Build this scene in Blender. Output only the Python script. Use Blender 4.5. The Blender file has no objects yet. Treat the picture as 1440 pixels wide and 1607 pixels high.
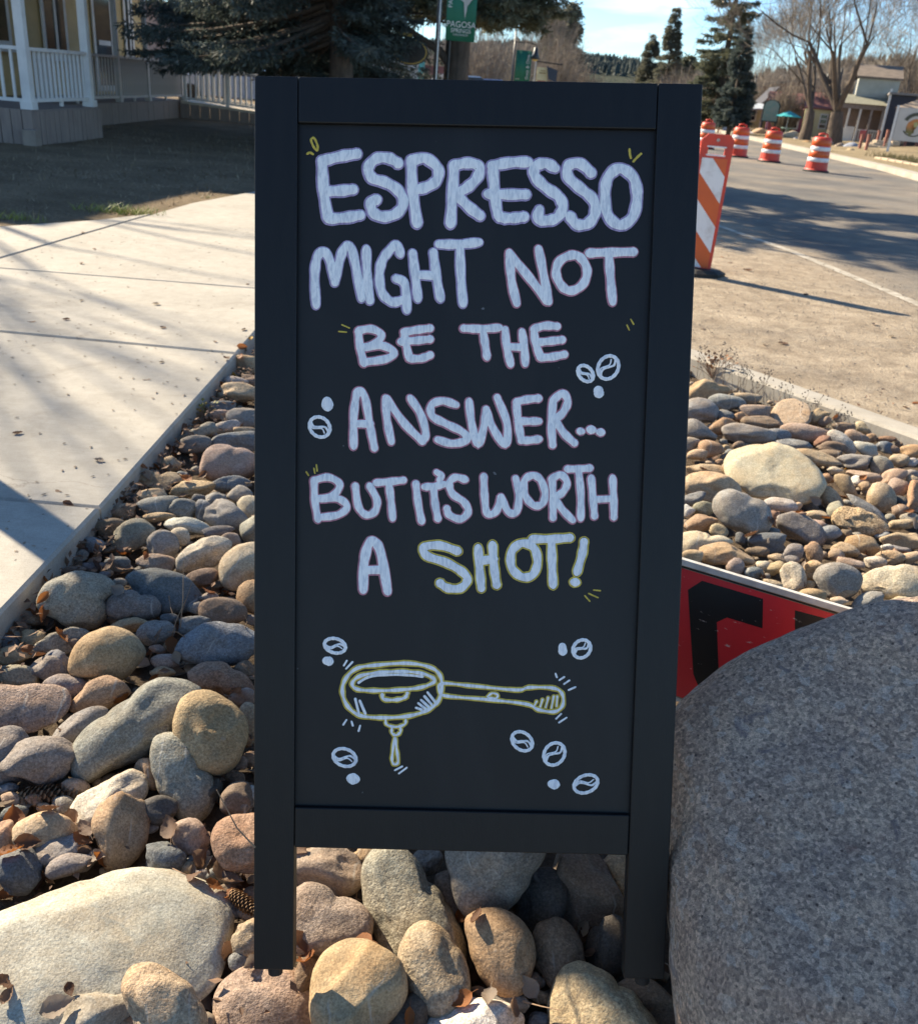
import bpy, bmesh, math, random
import numpy as np
from mathutils import Vector, Matrix

RND = random.Random(7)
NR = np.random.RandomState(11)
S = bpy.context.scene
COL = S.collection

# ------------------------------------------------------------------ camera
F, CX, CY = 1440.0, 720.0, 803.5          # focal length and centre of the photograph, in its pixels
PITCH, ROLL, CAMH = math.radians(24.9), math.radians(4.8), 1.17
r0 = np.array([1.0, 0, 0]); u0 = np.array([0, math.sin(PITCH), math.cos(PITCH)])
FW = np.array([0, math.cos(PITCH), -math.sin(PITCH)])
RT = math.cos(ROLL) * r0 + math.sin(ROLL) * u0
UP = -math.sin(ROLL) * r0 + math.cos(ROLL) * u0
CAM = np.array([0, 0, CAMH])
cam_d = bpy.data.cameras.new('camera')
cam = bpy.data.objects.new('camera', cam_d); COL.objects.link(cam)
M3 = Matrix(((RT[0], UP[0], -FW[0]), (RT[1], UP[1], -FW[1]), (RT[2], UP[2], -FW[2])))
cam.matrix_world = Matrix.Translation(Vector(CAM)) @ M3.to_4x4()
cam_d.sensor_fit = 'HORIZONTAL'; cam_d.sensor_width = 36.0; cam_d.lens = 36.0
cam_d.clip_start = 0.05; cam_d.clip_end = 5000
cam_d.dof.use_dof = True; cam_d.dof.focus_distance = 1.36; cam_d.dof.aperture_fstop = 12.0
S.camera = cam

# ------------------------------------------------------------------ light
SUN_EL, SUN_AZ = math.radians(33), math.radians(129)     # azimuth in which shadows fall (from +Y towards +X)
to_sun = Vector((-math.sin(SUN_AZ) * math.cos(SUN_EL), -math.cos(SUN_AZ) * math.cos(SUN_EL), math.sin(SUN_EL)))
sl = bpy.data.lights.new('sun', 'SUN'); sl.energy = 5.0; sl.angle = math.radians(0.5); sl.color = (1.0, 0.87, 0.66)
so = bpy.data.objects.new('sun', sl); COL.objects.link(so)
so.rotation_euler = to_sun.to_track_quat('Z', 'Y').to_euler(); so.location = (-20, 12, 20)
W = bpy.data.worlds.new('World'); S.world = W; W.use_nodes = True
wn, wl = W.node_tree.nodes, W.node_tree.links
for n in list(wn): wn.remove(n)
wo = wn.new('ShaderNodeOutputWorld'); wb = wn.new('ShaderNodeBackground')
sky = wn.new('ShaderNodeTexSky'); sky.sky_type = 'NISHITA'; sky.sun_disc = False
sky.sun_elevation = SUN_EL; sky.sun_rotation = math.atan2(to_sun.x, to_sun.y)
sky.altitude = 2100; sky.air_density = 1.0; sky.dust_density = 0.4; sky.ozone_density = 1.0
tc = wn.new('ShaderNodeTexCoord'); mp = wn.new('ShaderNodeMapping'); mp.inputs['Scale'].default_value = (1.0, 1.0, 3.4)
mp.inputs['Location'].default_value = (0.35, 0.2, 0.1)
nz = wn.new('ShaderNodeTexNoise'); nz.inputs['Scale'].default_value = 3.2; nz.inputs['Detail'].default_value = 7; nz.inputs['Roughness'].default_value = 0.55
nz.inputs['Distortion'].default_value = 0.6
cr = wn.new('ShaderNodeValToRGB'); cr.color_ramp.elements[0].position = 0.60; cr.color_ramp.elements[1].position = 0.84
mxc = wn.new('ShaderNodeMix'); mxc.data_type = 'RGBA'; mxc.inputs[7].default_value = (9.5, 9.8, 10.2, 1)
wl.new(tc.outputs['Generated'], mp.inputs['Vector']); wl.new(mp.outputs[0], nz.inputs['Vector']); wl.new(nz.outputs['Fac'], cr.inputs[0])
tn = wn.new('ShaderNodeMix'); tn.data_type = 'RGBA'; tn.blend_type = 'MULTIPLY'; tn.inputs[0].default_value = 1.0; tn.inputs[7].default_value = (0.66, 0.84, 0.97, 1)
wl.new(sky.outputs[0], tn.inputs[6]); wl.new(cr.outputs[0], mxc.inputs[0]); wl.new(tn.outputs[2], mxc.inputs[6]); wl.new(mxc.outputs[2], wb.inputs[0])
wb.inputs[1].default_value = 0.09; wl.new(wb.outputs[0], wo.inputs[0])
S.view_settings.view_transform = 'Standard'; S.view_settings.look = 'None'
S.view_settings.exposure = 1.32; S.view_settings.gamma = 1.0; S.view_settings.use_curve_mapping = False
S.cycles.max_bounces = 6; S.cycles.use_denoising = True

# ------------------------------------------------------------------ pixel -> world helpers
def ray(x, y): return ((x - CX) / F) * RT - ((y - CY) / F) * UP + FW
def on_z(x, y, z):
    v = ray(x, y); return CAM + v * ((z - CAMH) / v[2])
def on_y(x, y, Y):
    v = ray(x, y); return CAM + v * (Y / v[1])
def proj(P):
    q = np.asarray(P, float) - CAM; k = q @ FW
    return CX + F * (q @ RT) / k, CY - F * (q @ UP) / k, k
def proj_n(P):
    q = np.asarray(P, float) - CAM; k = q @ FW
    return CX + F * (q @ RT) / k, CY - F * (q @ UP) / k, k

# ------------------------------------------------------------------ object helpers
def tag(o, label=None, cat=None, group=None, kind=None):
    if label: o['label'] = label
    if cat: o['category'] = cat
    if group: o['group'] = group
    if kind: o['kind'] = kind
    return o
def empty(name, loc=(0, 0, 0), rz=0.0, parent=None):
    o = bpy.data.objects.new(name, None); COL.objects.link(o); o.location = loc; o.rotation_euler = (0, 0, rz)
    o.empty_display_size = 0.1
    if parent: o.parent = parent
    return o
class MB:
    def __init__(s): s.v = []; s.f = []; s.mi = []
    def add(s, verts, faces, mi=0):
        b = len(s.v); s.v.extend([tuple(map(float, q)) for q in verts])
        for f in faces: s.f.append(tuple(b + i for i in f)); s.mi.append(mi)
    def box(s, c, d, rot=None, mi=0, taper=1.0):
        x, y, z = d[0] / 2, d[1] / 2, d[2] / 2; t = taper
        vs = [(-x, -y, -z), (x, -y, -z), (x, y, -z), (-x, y, -z), (-x * t, -y * t, z), (x * t, -y * t, z), (x * t, y * t, z), (-x * t, y * t, z)]
        if rot is not None: vs = [tuple(rot @ Vector(q)) for q in vs]
        vs = [(q[0] + c[0], q[1] + c[1], q[2] + c[2]) for q in vs]
        s.add(vs, [(0, 3, 2, 1), (4, 5, 6, 7), (0, 1, 5, 4), (1, 2, 6, 5), (2, 3, 7, 6), (3, 0, 4, 7)], mi)
    def span(s, lo, hi, mi=0):
        s.box([(lo[i] + hi[i]) / 2 for i in range(3)], [hi[i] - lo[i] for i in range(3)], mi=mi)
    def tube(s, pts, rads, n=6, cap=True, mi=0):
        P = [Vector(q) for q in pts]
        if isinstance(rads, (int, float)): rads = [rads] * len(P)
        rings = []; up = Vector((0.31, 0.17, 0.93)).normalized()
        for i, q in enumerate(P):
            t = (P[min(i + 1, len(P) - 1)] - P[max(i - 1, 0)])
            if t.length < 1e-9: t = Vector((0, 0, 1))
            t.normalize(); a = t.cross(up)
            if a.length < 1e-3: a = t.cross(Vector((1, 0, 0)))
            a.normalize(); b = t.cross(a)
            rings.append([q + (a * math.cos(2 * math.pi * j / n) + b * math.sin(2 * math.pi * j / n)) * rads[i] for j in range(n)])
        vs = [x for r in rings for x in r]; fs = []
        for i in range(len(P) - 1):
            for j in range(n):
                fs.append((i * n + j, i * n + (j + 1) % n, (i + 1) * n + (j + 1) % n, (i + 1) * n + j))
        if cap:
            fs.append(tuple(range(n - 1, -1, -1))); fs.append(tuple((len(P) - 1) * n + j for j in range(n)))
        s.add(vs, fs, mi)
    def lathe(s, prof, n=20, c=(0, 0, 0), mi=0):
        vs = []; fs = []
        for r, z in prof:
            for j in range(n):
                a = 2 * math.pi * j / n; vs.append((c[0] + r * math.cos(a), c[1] + r * math.sin(a), c[2] + z))
        for i in range(len(prof) - 1):
            for j in range(n): fs.append((i * n + j, i * n + (j + 1) % n, (i + 1) * n + (j + 1) % n, (i + 1) * n + j))
        s.add(vs, fs, mi)
    def prism(s, poly, z0, z1, bev=0.0, mi=0):
        """polygon in x,y (counter-clockwise) extruded in z with a small worn arris on top"""
        n = len(poly); A = [Vector((q[0], q[1])) for q in poly]
        area = sum(A[i].x * A[(i + 1) % n].y - A[(i + 1) % n].x * A[i].y for i in range(n))
        if area < 0: A.reverse()
        ins = []
        for i in range(n):
            e1 = (A[i] - A[i - 1]).normalized(); e2 = (A[(i + 1) % n] - A[i]).normalized()
            n1 = Vector((-e1.y, e1.x)); n2 = Vector((-e2.y, e2.x)); m = (n1 + n2)
            m = m / max(0.35, m.length_squared) * 2 if m.length > 1e-6 else n1
            ins.append(A[i] + m * bev)
        vs = [(q.x, q.y, z0) for q in A] + [(q.x, q.y, z1 - bev * 0.8) for q in A] + [(q.x, q.y, z1) for q in ins]
        fs = [tuple(range(n - 1, -1, -1)), tuple(range(2 * n, 3 * n))]
        for i in range(n):
            j = (i + 1) % n
            fs.append((i, j, n + j, n + i)); fs.append((n + i, n + j, 2 * n + j, 2 * n + i))
        s.add(vs, fs, mi)
    def mesh(s, name, mats, smooth=False):
        me = bpy.data.meshes.new(name); me.from_pydata(s.v, [], s.f)
        for m in (mats if isinstance(mats, (list, tuple)) else [mats]): me.materials.append(m)
        if any(s.mi): me.polygons.foreach_set('material_index', s.mi)
        if smooth: me.polygons.foreach_set('use_smooth', [True] * len(me.polygons))
        me.update(); return me
    def build(s, name, mats, parent=None, smooth=False, loc=(0, 0, 0)):
        o = bpy.data.objects.new(name, s.mesh(name, mats, smooth)); COL.objects.link(o); o.location = loc
        if parent: o.parent = parent
        return o
def bevel(o, w, seg=2):
    m = o.modifiers.new('bevel', 'BEVEL'); m.width = w; m.segments = seg; m.limit_method = 'ANGLE'; m.angle_limit = math.radians(40)
    return o
def copy_tree(o, parent=None):
    c = o.copy(); COL.objects.link(c); c.parent = parent
    for ch in o.children: copy_tree(ch, c)
    return c
def arr_mesh(name, V, Fc, mat, smooth=False):
    me = bpy.data.meshes.new(name); me.from_pydata(V.tolist() if hasattr(V, 'tolist') else V, [], Fc.tolist() if hasattr(Fc, 'tolist') else Fc)
    me.materials.append(mat)
    if smooth: me.polygons.foreach_set('use_smooth', [True] * len(me.polygons))
    me.update(); return me
def link(name, me, parent=None, loc=(0, 0, 0)):
    o = bpy.data.objects.new(name, me); COL.objects.link(o); o.location = loc
    if parent: o.parent = parent
    return o

# ------------------------------------------------------------------ materials
def nodes(name):
    m = bpy.data.materials.new(name); m.use_nodes = True; nt = m.node_tree
    return m, nt, nt.nodes['Principled BSDF'], (lambda a, b: nt.links.new(a, b))
def rgba(c): return (c[0], c[1], c[2], 1)
def noise(nt, vec, scale, detail=4, rough=0.55, dist=0.0):
    n = nt.nodes.new('ShaderNodeTexNoise'); n.inputs['Scale'].default_value = scale; n.inputs['Detail'].default_value = detail
    n.inputs['Roughness'].default_value = rough; n.inputs['Distortion'].default_value = dist
    if vec is not None: nt.links.new(vec, n.inputs['Vector'])
    return n.outputs['Fac']
def ramp(nt, fac, p0, p1, c0=(0, 0, 0), c1=(1, 1, 1)):
    r = nt.nodes.new('ShaderNodeValToRGB'); r.color_ramp.elements[0].position = p0; r.color_ramp.elements[1].position = p1
    r.color_ramp.elements[0].color = rgba(c0); r.color_ramp.elements[1].color = rgba(c1); nt.links.new(fac, r.inputs[0]); return r.outputs[0]
def mixc(nt, fac, a, b, mode='MIX'):
    m = nt.nodes.new('ShaderNodeMix'); m.data_type = 'RGBA'; m.blend_type = mode
    for sock, v in ((m.inputs[0], fac), (m.inputs[6], a), (m.inputs[7], b)):
        if isinstance(v, (int, float)): sock.default_value = v
        elif isinstance(v, tuple): sock.default_value = rgba(v)
        else: nt.links.new(v, sock)
    return m.outputs[2]
def math_n(nt, op, a, b):
    m = nt.nodes.new('ShaderNodeMath'); m.operation = op
    for s_, v in ((m.inputs[0], a), (m.inputs[1], b)):
        if isinstance(v, (int, float)): s_.default_value = v
        else: nt.links.new(v, s_)
    return m.outputs[0]
def bump(nt, bs, h, strength, dist):
    b = nt.nodes.new('ShaderNodeBump'); b.inputs['Strength'].default_value = strength; b.inputs['Distance'].default_value = dist
    nt.links.new(h, b.inputs['Height']); nt.links.new(b.outputs[0], bs.inputs['Normal']); return b
def plain(name, c, rough=0.6, c2=None, scale=6.0, p=(0.35, 0.65), bmp=0.0, bscale=60, bd=0.003, metal=0.0, spec=0.5, coord='Object', stretch=(1, 1, 1)):
    """one base colour mottled with a second by noise, with fine relief"""
    m, nt, bs, lk = nodes(name); bs.inputs['Roughness'].default_value = rough; bs.inputs['Metallic'].default_value = metal
    bs.inputs['Specular IOR Level'].default_value = spec
    t = nt.nodes.new('ShaderNodeTexCoord'); mpp = nt.nodes.new('ShaderNodeMapping'); mpp.inputs['Scale'].default_value = stretch
    lk(t.outputs[coord], mpp.inputs['Vector']); v = mpp.outputs[0]
    c2 = c2 or tuple(x * 0.75 for x in c)
    lk(ramp(nt, noise(nt, v, scale, 6), p[0], p[1], c2, c), bs.inputs['Base Color'])
    if bmp: bump(nt, bs, noise(nt, v, bscale, 5), bmp, bd)
    return m

def stone_material():
    m, nt, bs, lk = nodes('river stone'); t = nt.nodes.new('ShaderNodeTexCoord'); oi = nt.nodes.new('ShaderNodeObjectInfo')
    off = nt.nodes.new('ShaderNodeVectorMath'); off.operation = 'MULTIPLY_ADD'
    off.inputs[1].default_value = (1, 1, 1)
    rv = nt.nodes.new('ShaderNodeVectorMath'); rv.operation = 'SCALE'; rv.inputs[0].default_value = (37, 53, 29); lk(oi.outputs['Random'], rv.inputs['Scale'])
    lk(t.outputs['Object'], off.inputs[0]); lk(rv.outputs[0], off.inputs[2]); v = off.outputs[0]
    base = oi.outputs['Color']; al = oi.outputs['Alpha']
    big = ramp(nt, noise(nt, v, 9, 4, 0.6, 0.5), 0.38, 0.68)
    warm = mixc(nt, 1.0, base, (1.06, 0.84, 0.63), 'MULTIPLY'); c = mixc(nt, math_n(nt, 'MULTIPLY', big, 0.6), base, warm)
    cool = mixc(nt, 1.0, base, (0.66, 0.70, 0.74), 'MULTIPLY'); c = mixc(nt, math_n(nt, 'MULTIPLY', ramp(nt, noise(nt, v, 14, 5, 0.6, 1.2), 0.56, 0.64), 0.55), c, cool)
    lt = ramp(nt, noise(nt, v, 22, 5, 0.65), 0.48, 0.75)
    light = mixc(nt, 1.0, base, (1.35, 1.36, 1.38), 'MULTIPLY'); c = mixc(nt, math_n(nt, 'MULTIPLY', lt, 0.7), c, light)
    # fine grain and dark pits: sandstone speckle
    sp = ramp(nt, noise(nt, v, 260, 3, 0.7), 0.34, 0.66, (0.62, 0.59, 0.56), (1.24, 1.24, 1.24))
    c = mixc(nt, 0.8, c, sp, 'MULTIPLY')
    gv = nt.nodes.new('ShaderNodeTexVoronoi'); gv.inputs['Scale'].default_value = 240; lk(v, gv.inputs['Vector']); gs = nt.nodes.new('ShaderNodeSeparateColor'); lk(gv.outputs['Color'], gs.inputs[0])
    c = mixc(nt, math_n(nt, 'MULTIPLY', al, 0.6), c, ramp(nt, gs.outputs[0], .15, .85, (.62, .60, .58), (1.34, 1.33, 1.3)), 'MULTIPLY')
    pit = ramp(nt, noise(nt, v, 95, 3, 0.55), 0.29, 0.37, (0.5, 0.46, 0.42), (1, 1, 1)); c = mixc(nt, math_n(nt, 'MULTIPLY', al, 0.8), c, pit, 'MULTIPLY')
    # pale scuffs and thin quartz veins
    wv = nt.nodes.new('ShaderNodeTexWave'); wv.inputs['Scale'].default_value = 5.5; wv.inputs['Distortion'].default_value = 7.0; wv.inputs['Detail'].default_value = 3; lk(v, wv.inputs['Vector'])
    vein = math_n(nt, 'MULTIPLY', ramp(nt, wv.outputs['Fac'], 0.985, 1.0), ramp(nt, noise(nt, v, 6, 2), 0.55, 0.65)); c = mixc(nt, math_n(nt, 'MULTIPLY', vein, 0.5), c, (0.55, 0.52, 0.46))
    scf = ramp(nt, noise(nt, v, 30, 6, 0.75, 1.5), 0.62, 0.70); c = mixc(nt, math_n(nt, 'MULTIPLY', scf, 0.3), c, (0.52, 0.48, 0.42))
    drt = ramp(nt, noise(nt, v, 11, 6, 0.7, 0.8), 0.60, 0.70); c = mixc(nt, math_n(nt, 'MULTIPLY', drt, 0.35), c, (0.12, 0.085, 0.06))
    lk(c, bs.inputs['Base Color']); bs.inputs['Roughness'].default_value = 0.82; bs.inputs['Specular IOR Level'].default_value = 0.25
    h = math_n(nt, 'ADD', math_n(nt, 'MULTIPLY', noise(nt, v, 38, 6, 0.62), 0.55), math_n(nt, 'MULTIPLY', noise(nt, v, 190, 4, 0.65), 0.34))
    b = bump(nt, bs, h, 0.6, 0.011); lk(math_n(nt, 'ADD', math_n(nt, 'MULTIPLY', al, 0.75), 0.16), b.inputs['Strength'])
    return m
M_STONE = stone_material()

def granite_material():
    m, nt, bs, lk = nodes('boulder granite'); t = nt.nodes.new('ShaderNodeTexCoord'); v = t.outputs['Object']
    c = mixc(nt, ramp(nt, noise(nt, v, 7, 5, 0.6), 0.35, 0.7), (0.36, 0.272, 0.22), (0.52, 0.385, 0.28))
    c = mixc(nt, math_n(nt, 'MULTIPLY', ramp(nt, noise(nt, v, 15, 6, 0.7), 0.50, 0.66), 0.65), c, (0.50, 0.39, 0.30))
    cell = nt.nodes.new('ShaderNodeTexVoronoi'); cell.inputs['Scale'].default_value = 210; lk(v, cell.inputs['Vector']); sc_ = nt.nodes.new('ShaderNodeSeparateColor'); lk(cell.outputs['Color'], sc_.inputs[0])
    c = mixc(nt, 0.75, c, ramp(nt, sc_.outputs[0], .1, .9, (.55, .53, .54), (1.5, 1.46, 1.4)), 'MULTIPLY')
    big = nt.nodes.new('ShaderNodeTexVoronoi'); big.inputs['Scale'].default_value = 85; lk(v, big.inputs['Vector']); sb = nt.nodes.new('ShaderNodeSeparateColor'); lk(big.outputs['Color'], sb.inputs[0]); c = mixc(nt, math_n(nt, 'MULTIPLY', ramp(nt, sb.outputs[1], .86, .90), .6), c, (.55, .47, .40))
    fine = ramp(nt, noise(nt, v, 150, 6, 0.85), 0.37, 0.63, (0.42, 0.40, 0.41), (1.5, 1.46, 1.4)); c = mixc(nt, 0.8, c, fine, 'MULTIPLY')
    vo = nt.nodes.new('ShaderNodeTexVoronoi'); vo.inputs['Scale'].default_value = 95; lk(v, vo.inputs['Vector'])
    dk = ramp(nt, vo.outputs['Distance'], 0.12, 0.26, (0.25, 0.22, 0.24), (1, 1, 1)); gate = ramp(nt, noise(nt, v, 45, 3), 0.5, 0.6)
    c = mixc(nt, gate, c, mixc(nt, 1.0, c, dk, 'MULTIPLY'))
    stain = ramp(nt, noise(nt, v, 22, 5, 0.6, 1.0), 0.62, 0.69); c = mixc(nt, math_n(nt, 'MULTIPLY', stain, 0.6), c, (0.13, 0.11, 0.125))
    rust = ramp(nt, noise(nt, v, 33, 4, 0.5), 0.68, 0.74); c = mixc(nt, math_n(nt, 'MULTIPLY', rust, 0.5), c, (0.20, 0.10, 0.075))
    lk(c, bs.inputs['Base Color']); bs.inputs['Roughness'].default_value = 0.75
    h = math_n(nt, 'ADD', noise(nt, v, 60, 7, 0.7), math_n(nt, 'MULTIPLY', noise(nt, v, 260, 3, 0.6), 0.4)); bump(nt, bs, h, 0.8, 0.012)
    return m

def concrete_material(name, c, dark, sp=1.0):
    m, nt, bs, lk = nodes(name); t = nt.nodes.new('ShaderNodeNewGeometry'); v = t.outputs['Position']
    col = mixc(nt, ramp(nt, noise(nt, v, 1.6, 5, 0.6), 0.3, 0.7), dark, c)
    col = mixc(nt, 0.6, col, ramp(nt, noise(nt, v, 14, 6, 0.65), 0.3, 0.7, (0.78, 0.77, 0.75), (1.12, 1.12, 1.12)), 'MULTIPLY')
    col = mixc(nt, 0.6, col, ramp(nt, noise(nt, v, 420, 2), 0.35, 0.6, (0.78, 0.76, 0.74), (1.08, 1.08, 1.08)), 'MULTIPLY')
    # broom strokes across the slab
    mpp = nt.nodes.new('ShaderNodeMapping'); mpp.inputs['Scale'].default_value = (5, 220, 5); lk(v, mpp.inputs['Vector'])
    br = noise(nt, mpp.outputs[0], 1.0, 3); col = mixc(nt, 0.5, col, ramp(nt, br, .3, .7, (.86, .85, .83), (1.06, 1.06, 1.06)), 'MULTIPLY')
    ck = nt.nodes.new('ShaderNodeTexVoronoi'); ck.feature = 'DISTANCE_TO_EDGE'; ck.inputs['Scale'].default_value = .55; nv = nt.nodes.new('ShaderNodeVectorMath'); nv.operation = 'ADD'; lk(v, nv.inputs[0]); nzv = nt.nodes.new('ShaderNodeTexNoise'); nzv.inputs['Scale'].default_value = 3; nzv.inputs['Detail'].default_value = 6; lk(v, nzv.inputs['Vector']); lk(nzv.outputs['Color'], nv.inputs[1]); lk(nv.outputs[0], ck.inputs['Vector'])
    crk = math_n(nt, 'MULTIPLY', ramp(nt, ck.outputs['Distance'], .0, .004, (1, 1, 1), (0, 0, 0)), ramp(nt, noise(nt, v, .9, 2), .55, .6)); col = mixc(nt, math_n(nt, 'MULTIPLY', crk, .5), col, (.14, .11, .085))
    st = ramp(nt, noise(nt, v, 3.5, 6, 0.7, 0.8), 0.54, 0.70); col = mixc(nt, math_n(nt, 'MULTIPLY', st, 0.28), col, (0.16, 0.13, 0.10))
    lk(col, bs.inputs['Base Color']); bs.inputs['Roughness'].default_value = 0.85; bs.inputs['Specular IOR Level'].default_value = 0.3
    bump(nt, bs, math_n(nt, 'ADD', br, math_n(nt, 'MULTIPLY', noise(nt, v, 150, 4), 0.7)), 0.22 * sp, 0.004)
    return m

def road_material():
    m, nt, bs, lk = nodes('dusty asphalt'); g = nt.nodes.new('ShaderNodeNewGeometry'); v = g.outputs['Position']
    sx = nt.nodes.new('ShaderNodeSeparateXYZ'); lk(v, sx.inputs[0])
    asp = mixc(nt, ramp(nt, noise(nt, v, 0.7, 5), 0.35, 0.65), (0.130, 0.122, 0.114), (0.20, 0.185, 0.163))
    asp = mixc(nt, 0.7, asp, ramp(nt, noise(nt, v, 160, 3, 0.7), 0.35, 0.65, (0.6, 0.6, 0.6), (1.35, 1.33, 1.3)), 'MULTIPLY')
    dust = mixc(nt, ramp(nt, noise(nt, v, 2.2, 6, 0.65), 0.3, 0.7), (0.37, 0.30, 0.215), (0.53, 0.44, 0.325))
    dust = mixc(nt, 0.8, dust, ramp(nt, noise(nt, v, 75, 4, 0.7), 0.33, 0.62, (0.5, 0.46, 0.43), (1.15, 1.15, 1.15)), 'MULTIPLY')
    dust = mixc(nt, 0.8, dust, ramp(nt, noise(nt, v, 5.5, 7, 0.75, 0.6), 0.36, 0.60, (0.60, 0.57, 0.55), (1.08, 1.08, 1.08)), 'MULTIPLY')
    # gravelly swathe along the gutter
    line = math_n(nt, 'ADD', math_n(nt, 'MULTIPLY', sx.outputs[0], 1.0), math_n(nt, 'MULTIPLY', sx.outputs[1], 0.125))
    wob = math_n(nt, 'MULTIPLY', math_n(nt, 'SUBTRACT', noise(nt, v, 1.1, 5, 0.6), 0.5), 1.5)
    f = ramp(nt, math_n(nt, 'MULTIPLY', math_n(nt, 'SUBTRACT', math_n(nt, 'ADD', line, wob), 4.2), 0.8), 0.0, 0.8)
    f2 = ramp(nt, noise(nt, v, 0.45, 4), 0.42, 0.7)
    c = mixc(nt, f, dust, mixc(nt, math_n(nt, 'MULTIPLY', f2, 0.65), asp, dust)); lk(c, bs.inputs['Base Color'])
    bs.inputs['Roughness'].default_value = 0.9; bs.inputs['Specular IOR Level'].default_value = 0.25
    bump(nt, bs, math_n(nt, 'ADD', noise(nt, v, 90, 6, 0.75), math_n(nt, 'MULTIPLY', noise(nt, v, 14, 5, .65), 1.5)), 0.75, 0.02); return m

def ground_material(name, a, b, scale=1.5, bd=0.03, bsc=18):
    m, nt, bs, lk = nodes(name); g = nt.nodes.new('ShaderNodeNewGeometry'); v = g.outputs['Position']
    c = mixc(nt, ramp(nt, noise(nt, v, scale, 6, 0.65), 0.3, 0.7), a, b)
    c = mixc(nt, 0.8, c, ramp(nt, noise(nt, v, scale * 22, 4, 0.7), 0.3, 0.68, (0.5, 0.48, 0.45), (1.3, 1.28, 1.2)), 'MULTIPLY')
    lk(c, bs.inputs['Base Color']); bs.inputs['Roughness'].default_value = 0.95; bs.inputs['Specular IOR Level'].default_value = 0.15
    bump(nt, bs, noise(nt, v, bsc, 7, 0.7), 0.8, bd); return m

def paint_material(name, c, c2):
    """marker paint: streaky, thin in places"""
    m, nt, bs, lk = nodes(name); t = nt.nodes.new('ShaderNodeTexCoord'); v = t.outputs['Object']
    mpp = nt.nodes.new('ShaderNodeMapping'); mpp.inputs['Scale'].default_value = (240, 50, 60); mpp.inputs['Rotation'].default_value = (0, 0, 0.35); lk(v, mpp.inputs[0])
    n1 = noise(nt, mpp.outputs[0], 1.0, 5, 0.65, 0.8); col = ramp(nt, n1, 0.38, 0.56, c2, c)
    lk(col, bs.inputs['Base Color']); bs.inputs['Roughness'].default_value = 0.5
    bump(nt, bs, n1, 0.3, 0.001); return m

def thin(nt, bs, c, f):
    """let some light through a thin leaf"""
    tl = nt.nodes.new('ShaderNodeBsdfTranslucent'); mx = nt.nodes.new('ShaderNodeMixShader'); mx.inputs[0].default_value = f; nt.links.new(c, tl.inputs['Color'])
    nt.links.new(bs.outputs[0], mx.inputs[1]); nt.links.new(tl.outputs[0], mx.inputs[2]); nt.links.new(mx.outputs[0], nt.nodes['Material Output'].inputs['Surface'])
def leaf_material(name, cols, rough=0.6, trans=0.25):
    m, nt, bs, lk = nodes(name); oi = nt.nodes.new('ShaderNodeObjectInfo'); t = nt.nodes.new('ShaderNodeTexCoord')
    r = nt.nodes.new('ShaderNodeValToRGB'); e = r.color_ramp.elements
    e[0].color = rgba(cols[0]); e[1].color = rgba(cols[-1])
    for i, c in enumerate(cols[1:-1]): x = e.new((i + 1) / (len(cols) - 1)); x.color = rgba(c)
    lk(oi.outputs['Random'], r.inputs[0])
    c = mixc(nt, 0.7, r.outputs[0], ramp(nt, noise(nt, t.outputs['Object'], 70, 4), 0.3, 0.7, (0.6, 0.55, 0.5), (1.3, 1.3, 1.3)), 'MULTIPLY')
    lk(c, bs.inputs['Base Color']); bs.inputs['Roughness'].default_value = rough; bs.inputs['Transmission Weight'].default_value = 0.0
    bump(nt, bs, noise(nt, t.outputs['Object'], 130, 3), 0.4, 0.002)
    thin(nt, bs, c, trans + .1); return m
def foliage_material(name, a, b, rough=0.7):
    m, nt, bs, lk = nodes(name); g = nt.nodes.new('ShaderNodeNewGeometry'); v = g.outputs['Position']
    oi = nt.nodes.new('ShaderNodeObjectInfo')
    c = mixc(nt, ramp(nt, noise(nt, v, 1.7, 3), 0.35, 0.65), a, b)
    c = mixc(nt, 0.7, c, ramp(nt, noise(nt, v, 14, 3), 0.3, 0.7, (0.55, 0.55, 0.55), (1.4, 1.4, 1.4)), 'MULTIPLY')
    lk(c, bs.inputs['Base Color']); bs.inputs['Roughness'].default_value = rough; bs.inputs['Specular IOR Level'].default_value = 0.3
    thin(nt, bs, c, .3); return m

M_CONC = concrete_material('sidewalk concrete', (0.455, 0.42, 0.36), (0.375, 0.345, 0.295))
M_KERB = concrete_material('kerb concrete', (0.50, 0.46, 0.39), (0.37, 0.33, 0.27))
M_ROAD = road_material()
M_DIRT = ground_material('planter soil', (0.085, 0.062, 0.045), (0.15, 0.115, 0.085), 6, 0.02, 60)
M_GROUND = ground_material('dry ground', (0.20, 0.16, 0.11), (0.30, 0.25, 0.17), 0.4, 0.05, 4)
M_YARD = ground_material('dead lawn', (0.14, 0.104, 0.066), (0.26, 0.195, 0.125), 1.2, 0.05, 22)
M_VERGE = ground_material('dry verge', (0.22, 0.17, 0.10), (0.36, 0.29, 0.19), 1.2, 0.05, 10)

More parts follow.
